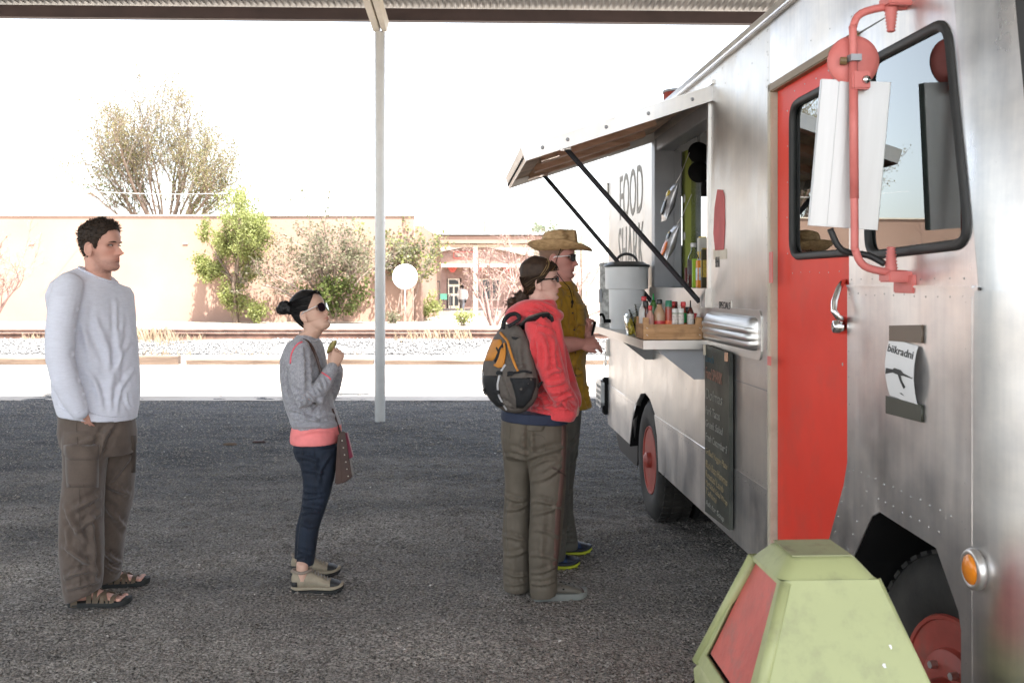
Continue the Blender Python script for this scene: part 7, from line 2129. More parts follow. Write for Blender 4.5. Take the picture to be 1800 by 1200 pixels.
for i in range(1200):
    th = rg.uniform(-math.pi, math.pi); z0 = line_c(th) + 0.004
    x, y = head_surface(th, z0, female=True); p0 = Vector((x, y, z0)); pts_ = []
    lift_ = 0.010 + 0.004 * rg.random()
    for j in range(8):
        t = j / 7; p = p0.lerp(anchor, t * 0.97); zz = min(max(p.z, 0.0), 0.230); thp = math.atan2(p.y, p.x); sx, sy = head_surface(thp, zz, female=True)
        rad = math.hypot(sx, sy); pr = max(math.hypot(p.x, p.y), 1e-3); sf = rad / pr if t < 0.8 else 1
        pv = Vector((p.x * sf, p.y * sf, zz)); hv = Vector((pv.x, pv.y, (zz - 0.10))).normalized()
        pv += hv * (lift_ * (0.6 + 0.4 * min(1, t * 4)) + 0.006 * max(0, (zz - 0.10) / 0.13) + 0.008 * max(0, -pv.x / 0.1)); pts_.append(HM @ (pv * HK))
    (blond if (rg.random() < 0.05) else paths).append(pts_)
for i in range(70):
    a = rg.random() * 6.28; p = bun_c + Vector((math.cos(a) * .034, rg.normal(0, .015), math.sin(a) * .034))
    d = Vector((-0.02 + rg.normal(0, .015), rg.normal(0, .01), rg.normal(0, .018))); paths.append([p, p + d * 0.6, p + d + Vector((0, 0, -.012))])
for i in range(22):
    p = q_(912, 520, -.02) ; d = Vector((-0.05 * rg.random() - .01, rg.normal(0, .01), 0.03 * rg.random() - 0.005)); paths.append([p, p + d * .6 + Vector((0, 0, .006)), p + d])
for i in range(26):
    p = bun_c + Vector((rg.normal(-.012, .008), rg.normal(-.01, .01), -.028)); blond.append([p, p + Vector((-.004, 0, -.02)), p + Vector((-.010 + rg.normal(0, .008), 0, -.05))])
strands("hair_strand", paths, M_HAIRBR, hC, 0.0016); strands("blond_strand", blond, M_HAIRBL, hC, 0.0019)
# hairband-like blond lock over the crown
b = MB()
for dx in (0.0, 0.010):
    pts_ = []
    for t in np.linspace(0, 1, 9):
        th = -1.15 + 2.3 * t * 0.5; z = 0.135 + 0.085 * math.sin(math.pi * t * 0.5) ** 0.9
        x, y = head_surface(-1.30 + 1.30 * t, z, female=True); v = Vector((x - dx - 0.012, y, z)); v += Vector((v.x, v.y, z - 0.1)).normalized() * 0.017; pts_.append(HM @ (v * HK))
    b.tube(pts_, 0.0032, 6, flat=0.5)
b.build("blond_lock", M_HAIRBL, hC, True)
glasses(C_, HM, HK, glass_mat("clear_lens", (0.7, 0.72, 0.74)), M_BLACK, M_BLACK, 0.0215, 0.0135, 0.016, "dark framed oval reading glasses", thick=0.0020)
# hoodie with the hood lying round the neck
b = MB(); b.loft(C_.rings(torso, sh)); b.tube(arm_n, ra_n, 18, round_ends=True); b.tube(arm_f, ra_f, 18, round_ends=True)
hoodp = smooth([q_(984, 553, -.05), q_(978, 556, -.10), q_(958, 545, -.125), q_(930, 543, -.115), q_(910, 552, -.05), q_(904, 556, .02), q_(912, 548, .09), q_(945, 545, .13), q_(974, 552, .08), q_(984, 555, .0)], 4)
b.tube(hoodp, [.022 + .030 * math.sin(math.pi * i / (len(hoodp) - 1)) for i in range(len(hoodp))], 14, round_ends=True)
b.loft(C_.rings([(562, 918, 978, .15), (548, 922, 980, .11), (536, 924, 979, .085), (526, 926, 974, .07)], -.1))
f = []
for (x0, y0, x1, y1, w, a, dy) in ((950, 585, 962, 650, .012, .005, -.25), (975, 600, 985, 660, .012, .005, -.25), (962, 660, 990, 650, .010, .006, -.27), (960, 675, 993, 668, .010, .007, -.27), (964, 690, 1000, 684, .009, .007, -.25), (975, 705, 1005, 690, .009, .006, -.22), (940, 700, 965, 690, .012, .006, -.2), (935, 715, 985, 708, .011, .006, -.18), (948, 690, 975, 725, .012, .006, -.2), (940, 600, 946, 690, .013, -.009, -.22), (930, 545, 960, 558, .010, .006, -.2), (945, 535, 975, 555, .009, .007, -.17), (925, 556, 960, 566, .010, .006, -.2), (985, 705, 1010, 722, .010, .007, -.2), (1000, 690, 1012, 712, .009, .006, -.15), (945, 575, 975, 585, .012, .004, -.22)):
    f.append((x0, y0, x1, y1, w, a))
hood = garment("hoodie", b, 0.0065, M_HOOD, C_.root, f, 0.0035, (13, 13, 8), 4, 33, per=C_)
C_.hits([hood])
C_.seam("hem_seam", [(925, 722), (950, 724), (980, 722), (1003, 717)], M_HOOD, 0.0035, 0.0, hood)
C_.seam("sleeve_seam", [(945, 572), (938, 600), (937, 640)], M_HOOD, 0.003, 0.0, hood)
b = MB(); b.loft(C_.rings([(722, 884, 995, .146, 0, -.03), (732, 882, 996, .152, 0, -.04), (740, 882, 996, .153, 0, -.05)], -.1, 0.006)); garment("tee_hem", b, 0.006, mat("navy_tee", (0.02, 0.028, 0.055), 0.85, var=0.1), C_.root, (), 0.0008, (14, 14, 9), 2, 34, per=C_)
# trousers
b = MB(); b.loft(C_.rings(hips, -.1)); b.loft(C_.rings(leg_l)); b.loft(C_.rings(leg_r))
f = []
for (x0, y0, x1, y1, w, a, dy) in ((929, 800, 900, 790, .012, .006, -.1), (930, 805, 990, 785, .013, .006, -.16), (932, 822, 975, 805, .010, .006, -.17), (934, 845, 985, 820, .011, .005, -.17), (888, 800, 925, 815, .011, .005, -.05), (888, 870, 925, 880, .010, .006, -.04), (890, 895, 928, 885, .010, .006, -.04), (934, 880, 985, 895, .010, .006, -.18), (935, 905, 988, 890, .010, .006, -.18), (935, 930, 980, 945, .011, .005, -.18), (885, 940, 925, 950, .010, .006, -.04), (885, 975, 928, 965, .010, .006, -.05), (932, 975, 978, 985, .010, .006, -.18), (933, 1005, 975, 995, .009, .007, -.18), (934, 1025, 976, 1020, .008, .007, -.18), (885, 1005, 928, 1010, .009, .007, -.05), (886, 1025, 928, 1020, .008, .006, -.05), (905, 850, 905, 1000, .015, .004, -.04), (955, 900, 950, 1020, .014, .004, -.18), (927, 745, 928, 800, .012, -.010, -.14)):
    f.append((x0, y0, x1, y1, w, a))
trc = garment("trousers", b, 0.0062, M_OLIVE, C_.root, [q[:5] + (q[5] * 0.65,) for q in f], 0.0045, (12, 12, 6), 2, 35, per=C_)
C_.hits([trc])
C_.patch("back_pocket", [(746, 926, 958, -1), (753, 925, 957), (758, 928, 953)], M_OLIVE, 0.001, 0.005, 6, trc)
M_ZIP = mat("brown_zip_tape", (0.050, 0.030, 0.024), 0.7)
C_.seam("zip", [(971, 821), (983, 829), (994, 837)], M_ZIP, 0.006, 0.001, trc, flat=0.4)
M_TRIM = mat("faded_maroon_trim", (0.115, 0.060, 0.047), 0.8)
C_.patch("side_stripe", [(745, 987, 994), (800, 987, 995), (880, 980, 988), (890, 977, 986), (960, 974, 983), (1000, 972, 978)], M_TRIM, 0.0005, 0.002, 3, trc)
for pts_ in ([(896, 728), (899, 745), (896, 770)], [(933, 762), (958, 766), (960, 796), (935, 794)], [(885, 1022), (929, 1024)], [(934, 1032), (978, 1024)]):
    C_.seam("stitching", pts_, M_OLIVED, 0.0016, 0.0, trc)
# clogs
M_CLOG = mat("olive_grey_clog", (0.115, 0.105, 0.085), 0.6, var=0.12, vs=20)
M_CLOGS = mat("grey_clog_sole", (0.17, 0.18, 0.165), 0.7, var=0.12)
CLOG = [(0.0, 0.5, 0.04, 0.004), (0.05, 0.74, 0.055, 0.0), (0.25, 0.82, 0.060, 0.0), (0.40, 0.86, 0.082, 0.0), (0.55, 0.95, 0.080, 0.0), (0.70, 1.04, 0.070, 0.0), (0.82, 1.02, 0.060, 0.0), (0.92, 0.86, 0.048, 0.006), (0.98, 0.55, 0.036, 0.010), (1.0, 0.3, 0.028, 0.014)]
for hl, dd in ((hl_, dL), (hr_, dR)):
    f_, l_ = shoe_axes(dd)
    b = MB(); b.loft(shoe_rings(hl, dd, 0.262, 0.104, CLOG, base=0.028)); cl = b.build("clog", M_CLOG, C_.root, True)
    b = MB(); sole(b, hl, dd, 0.262, 0.104, 0.0, 0.036, lift=0.016, flare=0.004); b.build("sole", M_CLOGS, cl, 'angle')
    for i, (t, o_) in enumerate(((0.52, -.03), (0.52, .0), (0.60, -.016), (0.60, .018), (0.68, -.03), (0.68, .0), (0.76, -.015), (0.62, -.040), (0.72, -.042), (0.54, -.043))):
        top = np.interp(t, [p[0] for p in CLOG], [p[2] for p in CLOG]) - 0.028 * (abs(o_) / .05) ** 2
        b = MB(); b.ball(hl + f_ * (t * .262) + l_ * (o_ + .012) + Vector((0, 0, top - .001)), (.0075, .006, .005), 8, 6); b.build("vent_hole", M_BLACK, cl, True)
    b = MB(); b.loft(shoe_rings(hl, dd, 0.262, 0.104, [(0.90, 0.9, .05, 0.004), (0.965, .66, .042, .008), (1.0, .34, .034, .012)], base=0.030, grow=0.002)); b.build("toe_cap", M_ZIP, cl, True)

# backpack
M_PACK = mat("grey_brown_ripstop", (0.105, 0.090, 0.078), 0.8, var=0.10, vs=16, bump=0.3, bs=220, bd=0.001)
M_PACKB = mat("black_mesh_fabric", (0.012, 0.013, 0.015), 0.8, var=0.25, vs=30, bump=0.4, bs=250, bd=0.001)
M_PACKO = mat("orange_nylon", (0.56, 0.22, 0.030), 0.7, var=0.10, vs=14)
M_PACKW = mat("pale_reflective_piping", (0.50, 0.50, 0.51), 0.4, var=0.1)
bp_ = thing("backpack", "grey backpack with orange pockets and black mesh on hoodie woman's back", "backpack", C_.base)
pack = [(570, 886, 910, .06, -.09), (578, 878, 918, .095, -.09), (595, 868, 927, .125, -.10), (620, 857, 934, .145, -.105), (645, 849, 940, .155, -.11), (668, 846, 945, .158, -.11), (690, 851, 944, .15, -.105), (706, 862, 936, .13, -.10), (718, 876, 924, .095, -.095), (724, 888, 914, .05, -.09)]
b = MB(); b.loft(C_.rings(pack, -.45))
f = [(x0, y0, x1, y1, w, a) for (x0, y0, x1, y1, w, a) in ((895, 590, 905, 640, .012, .004), (915, 600, 925, 660, .012, .004), (870, 700, 900, 715, .012, .004), (905, 650, 925, 640, .010, .004), (885, 655, 900, 700, .012, .004), (910, 690, 935, 665, .012, .005))]
pk_ = garment("pack_body", b, 0.0065, M_PACK, bp_, f, 0.003, (14, 14, 10), 4, 41, per=C_)
C_.hits([pk_])
C_.patch("side_panel", [(660, 850, 874), (680, 851, 873), (700, 862, 879), (714, 874, 888)], M_PACKB, 0.002, 0.005, 6, bp_)
C_.patch("side_panel", [(664, 896, 942), (680, 902, 941), (700, 907, 934), (716, 908, 920)], M_PACKB, 0.002, 0.005, 8, bp_)
C_.patch("orange_panel", [(597, 868, 881), (605, 864, 883, -1), (620, 858, 879), (634, 853, 866)], M_PACKO, 0.003, 0.005, 6, bp_)
C_.patch("orange_pocket", [(612, 883, 889), (628, 879, 889), (640, 873, 887), (646, 875, 884)], M_PACKO, 0.004, 0.010, 6, bp_)
C_.patch("pocket_shadow_panel", [(604, 884, 890), (612, 877, 885), (628, 872, 879), (636, 869, 874)], M_PACKB, 0.002, 0.005, 4, bp_)  # dark mesh strip along the edge of the orange pocket
C_.seam("orange_piping", [(880, 585), (886, 592), (892, 598), (895, 612), (901, 632), (910, 652)], M_PACKO, 0.007, 0.003, bp_, flat=0.7)
C_.seam("orange_piping", [(888, 604), (889, 622), (887, 640), (880, 646), (872, 642)], M_PACKO, 0.006, 0.010, bp_, flat=0.7)
C_.seam("pale_piping", [(889, 641), (880, 655), (875, 675), (877, 695), (886, 712), (891, 719)], M_PACKW, 0.0065, 0.003, bp_, flat=0.7)
C_.seam("pale_piping", [(850, 654), (849, 672), (853, 690), (862, 706)], M_PACKW, 0.006, 0.003, bp_, flat=0.7)
C_.seam("drawcord", [(875, 612), (880, 622), (873, 634)], M_PACKB, 0.006, 0.006, bp_)
C_.seam("drawcord", [(851, 686), (856, 680), (853, 690)], M_PACKB, 0.004, 0.006, bp_)
C_.seam("compression_strap", [(893, 660), (903, 655), (918, 652), (934, 655)], M_PACKB, 0.006, 0.006, bp_, flat=0.6)
for (px, py) in ((899, 656), (880, 655), (876, 688)):
    h = C_.on(px, py, 0.01)
    if h: MB().box(h[0], (0.03, 0.02, 0.02)).build("buckle", M_PACKB, bp_, bevel=0.004)
C_.hits([hood])
strap_pts = []
for (px, py) in ((913, 578), (922, 566), (938, 557), (952, 553), (963, 556), (971, 563)):
    h = C_.on(px, py, 0.008); strap_pts.append(h[0] if h else q_(px, py, -.2))
b = MB(); b.tube(smooth([q_(908, 592, -.21)] + strap_pts), 0.024, 10, flat=0.33, up=(0.2, -0.6, 0.8)); b.build("shoulder_strap", M_PACK, bp_, True)
b = MB(); b.tube(smooth([p + Vector((0.002, -.001, -.009)) for p in [q_(908, 592, -.21)] + strap_pts]), 0.028, 10, flat=0.26, up=(0.2, -0.6, 0.8)); b.build("strap_edge", M_PACKB, bp_, True)
b = MB(); b.tube(smooth([q_(884, 578, -.16), q_(887, 562, -.15), q_(897, 553, -.13), q_(908, 552, -.13), q_(913, 560, -.16), q_(906, 566, -.17), q_(893, 574, -.17)]), 0.011, 8, flat=0.6); b.build("grab_loop", M_PACKB, bp_, True)
b = MB(); b.tube(smooth([q_(938, 690, -.20), q_(946, 680, -.22), q_(951, 672, -.25)]), 0.012, 8, flat=0.4); b.build("lower_strap", M_PACKB, bp_, True)
# ------------------------------------------------------------------ man in straw hat and mustard shirt
rg = np.random.default_rng(404)
D_ = Person("man in straw hat, sunglasses and mustard yellow shirt standing at the counter", P(992, 985, 5.55).x, 5.55, "customers queuing at the food truck")
q_ = D_.q
M_SKIN_D = skin_mat("ruddy_skin", (0.52, 0.25, 0.205))
M_MUST = mat("mustard_cotton", (0.32, 0.18, 0.011), 0.85, var=0.06, vs=12, bump=0.25, bs=240, bd=0.001, sheen=0.15)
M_GREYOL = mat("grey_olive_cotton", (0.088, 0.085, 0.072), 0.85, var=0.15, vs=10, bump=0.2, bs=240, bd=0.001)
torso = [(494, 974, 1007, .062), (500, 968, 1010, .09), (510, 960, 1014, .150), (522, 955, 1022, .20), (540, 951, 1030, .215), (565, 950, 1034, .205), (600, 951, 1033, .195), (640, 953, 1030, .19), (670, 954, 1032, .19), (695, 955, 1037, .192), (712, 956, 1042, .19, 0, .0), (716, 958, 1041, .184)]
arm_n = D_.pts([(970, 522, -.165), (962, 550, -.215), (960, 580, -.235), (964, 606, -.245)])
fore_n = D_.pts([(962, 604, -.245), (985, 606, -.245), (1005, 605, -.235), (1019, 604, -.22)])
arm_f = D_.pts([(995, 522, .165), (1012, 550, .215), (1020, 580, .22), (1022, 606, .19)])
fore_f = D_.pts([(1022, 604, .19), (1030, 600, .08), (1034, 594, -.02), (1035, 590, -.07)])
hips = [(700, 956, 1024, .17), (725, 957, 1023, .175), (760, 958, 1020, .17), (790, 960, 1016, .155), (808, 966, 1010, .12)]
leg_n = [(770, 956, 1004, .10, -.08), (800, 956, 1002, .10, -.09), (850, 957, 1000, .095, -.10), (900, 958, 997, .088, -.11), (950, 958, 995, .082, -.12), (975, 958, 994, .08, -.12), (982, 959, 993, .076, -.12)]
leg_f = [(770, 975, 1018, .10, .08), (800, 972, 1014, .10, .09), (850, 968, 1008, .095, .10), (900, 972, 1008, .088, .105), (940, 974, 1014, .082, .11), (955, 974, 1016, .08, .11), (964, 975, 1015, .076, .11)]
b = MB()
HM = head_matrix(D_, 980, 491, -0.01, -12, -1, 0); HK = 1.045
head_grid(b, HM, HK, strong=1.05); ear_shape(b, HM, HK, -1); ear_shape(b, HM, HK, 1)
b.tube([HM @ (Vector((-0.022, 0, 0.085)) * HK), HM @ (Vector((-0.012, 0, 0.012)) * HK), q_(986, 500), q_(985, 515)], [.060, .062, .068, .09], 20, up=(1, 0, 0))
b.loft(D_.rings(torso[2:], 0.15, -0.034)); b.tube(arm_n, [.055, .055, .052, .048], 14, round_ends=True); b.tube(arm_f, [.055, .055, .052, .048], 14, round_ends=True)
b.tube(fore_n, [.050, .048, .042, .032], 16, round_ends=True); b.tube(fore_f, [.050, .046, .038, .031], 16, round_ends=True)
hand(b, q_(1018, 604, -.222), (1, 0.12, 0.06), (0.1, -0.75, 0.65), 1, (0.55, 0.65, 0.75, 0.85), k=0.98, spread=0.06, thumb=(0.9, 0.45, 0.4), wr=.030)
hand(b, q_(1034, 594, -.05), (0.30, -0.35, 1), (0.75, -0.55, -0.2), -1, (0.95, 1.0, 1.0, 1.0), k=0.94, thumb=(1.0, 0.15, 0.6), wr=.029)
b.loft(D_.rings(hips[:-1], 0.1, -0.028)); b.loft(D_.rings(leg_n, 0, -0.03)); b.loft(D_.rings(leg_f, 0, -0.03))
h1 = q_(952, 976, .11); h1.z = 0; h2 = q_(924, 998, -.14); h2.z = 0
h1 = q_(954, 976, .11); h1.z = 0; h2 = q_(926, 998, -.14); h2.z = 0
dd1, dd2 = (1, 0.22), (1, 0.05)
for hl, dd in ((h1, dd1), (h2, dd2)):
    f_, l_ = shoe_axes(dd); b.loft(shoe_rings(hl + f_ * .015, dd, 0.235, 0.076, FOOT, base=0.03)); b.tube([hl + f_ * .065 + Vector((0, 0, .07)), Vector((q_(976 if hl is h2 else 994, 950, hl.y).x, hl.y, .17))], [.034, .036], 12)
me = fuse(b, 0.0036, 1, 0.4); paint_skin(me, HM, HK, stubble=0.35, flush=1.0)
link("body", me, M_SKIN_D, D_.root, True)
eyes(D_, HM, HK, M_HAIRD, 0.5)
b = MB()
def line_d(th): return float(np.interp(abs(th), [0, 0.85, 1.2, 1.4, 1.6, 1.8, 2.2, 2.6, 3.15], [0.19, 0.17, 0.145, 0.112, 0.120, 0.105, 0.070, 0.055, 0.050]))
hair_cap(b, HM, HK, line_d, lambda th, z: 0.005)
link("hair", fuse(b, 0.0045, 2), mat("short_fair_hair", (0.16, 0.085, 0.05), 0.6, var=0.2, vs=60), D_.root, True)
glasses(D_, HM, HK, M_LENS, M_LENS, M_WHITEF, 0.0265, 0.019, 0.024, "dark sunglasses with silver temples", thick=0.0018)
# straw hat: creased crown, upturned brim, cord
def straw_mat():
    m = mat("woven_straw", (0.38, 0.23, 0.10), 0.7, var=0.22, vs=35, col2=(0.54, 0.36, 0.18), bump=0.9, bs=150, bd=0.003, stretch=(1, 1, 2.5))
    return m
M_STRAWH = straw_mat()
hat = bpy.data.objects.new("straw_hat", None); COL.objects.link(hat); hat.parent = D_.root; hat['label'] = "tan straw cowboy hat with curled brim"
HT = HM @ Matrix.Translation(Vector((0.010, 0, 0.158)) * HK) @ Matrix.Rotation(R(-3), 4, 'Y')
def hatpt(x, y, z): return HT @ (Vector((x, y, z)) * HK)
n = 44; rings = []
for (s, z, sx) in ((1.0, 0.0, 1), (0.985, 0.03, 1), (0.96, 0.062, 1), (0.92, 0.088, 1), (0.84, 0.103, 1), (0.66, 0.106, 1), (0.42, 0.094, 1), (0.18, 0.084, 1), (0.03, 0.082, 1)):
    ring = []
    for i in range(n):
        a = 2 * math.pi * i / n; x = 0.100 * s * math.cos(a); y = 0.084 * s * math.sin(a)
        zz = z + (0.012 * (x / 0.1) if z > 0.08 else 0)
        pin = math.exp(-((x - 0.065) / 0.03) ** 2) * math.exp(-((abs(y) - 0.055) / 0.03) ** 2) * (0.022 if z > 0.05 else 0)
        zz -= 0.016 * math.exp(-(y / 0.022) ** 2) * (1 if z > 0.095 else 0)
        ring.append(hatpt(x - pin * 0.4, y - math.copysign(pin, y), zz - pin * 0.6))
    rings.append(ring)
b = MB(); b.loft(rings, cap=True); b.build("crown", M_STRAWH, hat, True)
rings = []
for t in (0.0, 0.12, 0.3, 0.5, 0.7, 0.86, 1.0, 1.0, 0.86, 0.7, 0.5, 0.3, 0.0):
    pass
def brim(t, a, lo):
    w = 0.066 + 0.002 * math.cos(2 * a); x = (0.101 + w * t) * math.cos(a); y = (0.085 + w * 0.95 * t) * math.sin(a)
    up = 0.052 * t ** 1.8 * abs(math.sin(a)) ** 1.3 - 0.012 * t * max(math.cos(a), 0) + 0.004 * t * max(-math.cos(a), 0) + 0.030 * t ** 2 * max(-math.cos(a), 0) ** 2
    return hatpt(x, y * (1 - 0.12 * t * abs(math.sin(a))), up - lo)
ts_ = [0, .15, .35, .55, .75, .9, 1.0]
for t in ts_: rings.append([brim(t, 2 * math.pi * i / n, 0) for i in range(n)])
for t in reversed(ts_): rings.append([brim(t * 0.99, 2 * math.pi * i / n, 0.005) for i in range(n)])
b = MB(); b.loft(rings, cap=False); b.build("brim", M_STRAWH, hat, True)
b = MB(); b.tube([brim(1.0, 2 * math.pi * i / n, 0.002) for i in range(n + 1)], 0.004, 6, cap=False); b.build("brim_edge", M_STRAWH, hat, True)
b = MB(); b.tube([hatpt(0.102 * math.cos(a), 0.086 * math.sin(a), 0.010) for a in np.linspace(0, 2 * math.pi, 45)], 0.005, 6, cap=False); b.build("hat_band", mat("brown_hat_cord", (0.10, 0.055, 0.03), 0.7), hat, True)
b = MB(); b.tube(smooth([hatpt(0.02, -0.098, 0.0), q_(976, 470, -.13), q_(990, 494, -.12), q_(1000, 505, -.15), q_(1005, 520, -.2), q_(1006, 528, -.21)]), 0.0022, 6); b.build("chin_cord", M_BLACK, hat, True)
b = MB(); b.ball(q_(1006, 531, -.215), (.007, .007, .012), 10, 8); b.tube([q_(1006, 534, -.215), q_(1005, 541, -.218)], 0.004, 6); b.build("cord_toggle", M_BLACK, hat, True)
# shirt, untucked, rolled sleeves
b = MB(); b.loft(D_.rings(torso, 0.12)); b.tube(arm_n, [.072, .075, .072, .066], 18, round_ends=True); b.tube(arm_f, [.070, .072, .068, .062], 18, round_ends=True)
f = []
for (x0, y0, x1, y1, w, a, dy) in ((1000, 520, 1005, 600, .012, .006, -.24), (985, 530, 1000, 620, .014, .006, -.24), (1020, 560, 1010, 640, .014, .006, -.2), (1028, 640, 1005, 700, .014, .007, -.18), (1034, 670, 1036, 712, .012, .007, -.1), (1012, 640, 1018, 712, .013, .008, -.18), (1000, 650, 1003, 712, .014, .007, -.2), (1022, 600, 1030, 680, .013, .006, -.15), (1006, 560, 1024, 585, .011, .005, -.22), (990, 620, 1025, 610, .012, .006, -.22), (1000, 503, 1012, 530, .009, .006, -.2)):
    f.append((x0, y0, x1, y1, w, a))
shd = garment("shirt", b, 0.0066, M_MUST, D_.root, f, 0.004, (12, 12, 7), 4, 44, per=D_)
D_.hits([shd])
M_MUSTD = mat("mustard_seam", (0.22, 0.115, 0.010), 0.85)
D_.seam("placket", [(1008, 512), (1009, 545), (1010, 580), (1011, 640), (1012, 700)], M_MUSTD, 0.003, 0.0, shd)
D_.patch("chest_pocket", [(540, 1013, 1028), (556, 1013, 1029), (572, 1013, 1030)], M_MUST, 0.002, 0.005, 5, shd)
D_.patch("chest_pocket_flap", [(534, 1012, 1029), (540, 1012, 1030), (545, 1018, 1026)], M_MUST, 0.006, 0.005, 5, shd)
for (px, py) in ((1007, 550), (1009, 580), (1011, 620), (1012, 660)):
    h = D_.on(px, py, 0.002)
    if h: b = MB(); b.ball(h[0], (.0055, .0045, .0055), 10, 6); b.build("button", M_STEELPAINT, shd, True)
b = MB(); b.tube(smooth([q_(972, 503, -.095), q_(985, 505, -.12), q_(998, 510, -.13), q_(1008, 514, -.10)]), 0.016, 8, flat=0.45, up=(0, 0, 1)); b.tube(smooth([q_(1000, 496, .06), q_(1008, 502, .02), q_(1012, 512, -.05)]), 0.014, 8, flat=0.45, up=(0, 0, 1)); 
b.v and None
col1 = MB(); col1.tube(smooth([q_(970, 500, -.085), q_(983, 503, -.115), q_(996, 508, -.12), q_(1006, 515, -.095)]), 0.016, 8, flat=0.45, up=(0, 0, 1)); col1.build("collar", M_MUST, shd, True)
col2 = MB(); col2.tube(smooth([q_(1000, 494, .06), q_(1009, 501, .01), q_(1013, 511, -.05)]), 0.014, 8, flat=0.45, up=(0, 0, 1)); col2.build("collar", M_MUST, shd, True)
b = MB(); b.tube([arm_n[-1] + Vector((0.0, 0, .03)), arm_n[-1] + Vector((0.030, 0, -.008))], [.070, .066], 16); b.build("rolled_cuff", M_MUST, shd, True)
# trousers and shoes
b = MB(); b.loft(D_.rings(hips, 0.1)); b.loft(D_.rings(leg_n)); b.loft(D_.rings(leg_f))
f = [(x0, y0, x1, y1, w, a) for (x0, y0, x1, y1, w, a, dy) in ((1018, 760, 995, 790, .012, .006, -.1), (1015, 790, 990, 830, .012, .006, -.1), (1005, 860, 985, 880, .011, .006, 0), (1005, 930, 985, 940, .01, .007, .02), (1012, 950, 985, 955, .009, .007, .02))]
garment("trousers", b, 0.0068, M_GREYOL, D_.root, f, 0.004, (11, 11, 6), 4, 45, per=D_)
M_BLUE = mat("dark_blue_mesh", (0.010, 0.028, 0.085), 0.7, var=0.3, vs=40)
M_LIMES = mat("lime_sole_rubber", (0.38, 0.42, 0.02), 0.6, var=0.1)
M_NAVYT = mat("navy_toe_rubber", (0.012, 0.016, 0.03), 0.6)
for hl, dd in ((h1, dd1), (h2, dd2)): hiking_shoe(D_, hl, dd, 0.285, 0.105, M_BLUE, M_NAVYT, M_LIMES, M_NAVYT)
# phone
ph = thing("phone", "small dark phone held by the man in the straw hat", "phone", D_.base + q_(1043, 577, -.085))
MB().box((0, 0, 0), (0.010, 0.050, 0.085), Matrix.Rotation(R(15), 3, 'Y')).build("phone_case", M_BLACK, ph, bevel=0.004)
MB().box((0.0066, 0, 0.0), (0.002, 0.044, 0.072), Matrix.Rotation(R(15), 3, 'Y')).build("screen", M_DARKGLASS, ph)
MB().box((-0.007, 0.0, 0.028), (0.004, 0.016, 0.012), Matrix.Rotation(R(15), 3, 'Y')).build("phone_emblem", M_WHITEF, ph)

# ------------------------------------------------------------------ man walking far behind
E_ = Person("man in white shirt and grey trousers walking towards the brick house", P(813, 553, 50.0).x, 50.0)
E_.root.location.z = G2
for nm, sh_, m in (("body", 0, M_SKIN_A), ("shirt", 1, M_WHITE), ("trousers", 2, M_DULLSTEEL)):
    b = MB(); h = 1.58
    if sh_ == 0:
        b.ball((0.02, 0, 0.93 * h), (.085, .075, .115), 14, 10); b.tube([(0, 0, .88 * h), (0, 0, .8 * h)], .06, 10); b.loft([[Vector((0.10 * math.cos(a), 0.16 * math.sin(a), z)) for a in np.linspace(0, 6.283, 17)[:-1]] for z in (.5 * h, .8 * h)])
        for s in (-1, 1):
            b.tube([(0, s * .2, .79 * h), (-s * .05, s * .25, .62 * h), (s * .07, s * .24, .47 * h), (s * .1, s * .24, .42 * h)], [.05, .045, .035, .045], 10, round_ends=True)
            b.tube([(0, s * .09, .52 * h), (s * .10, s * .09, .28 * h), (s * .14 - .04, s * .09, .05 * h)], [.08, .06, .045], 10, round_ends=True); b.tube([(s * .14 - .06, s * .09, .035), (s * .14 + .12, s * .09, .03)], [.04, .035], 8, round_ends=True)
    elif sh_ == 1:
        b.loft([[Vector((x * math.cos(a), y * math.sin(a), z * h)) for a in np.linspace(0, 6.283, 21)[:-1]] for x, y, z in ((.13, .19, .50), (.125, .18, .6), (.13, .21, .72), (.12, .22, .80), (.07, .1, .84))])
        for s in (-1, 1): b.tube([(0, s * .19, .785 * h), (-s * .05, s * .25, .62 * h), (s * .04, s * .245, .51 * h)], [.075, .065, .05], 10, round_ends=True)
    else:
        b.loft([[Vector((x * math.cos(a), y * math.sin(a), z * h)) for a in np.linspace(0, 6.283, 21)[:-1]] for x, y, z in ((.13, .18, .45), (.125, .18, .54))])
        for s in (-1, 1): b.tube([(0, s * .09, .50 * h), (s * .10, s * .09, .28 * h), (s * .14 - .04, s * .09, .05 * h)], [.105, .08, .065], 10)
    link(nm, fuse(b, 0.018, 3), m, E_.root, True)
E_.root.rotation_euler = (0, 0, R(60))
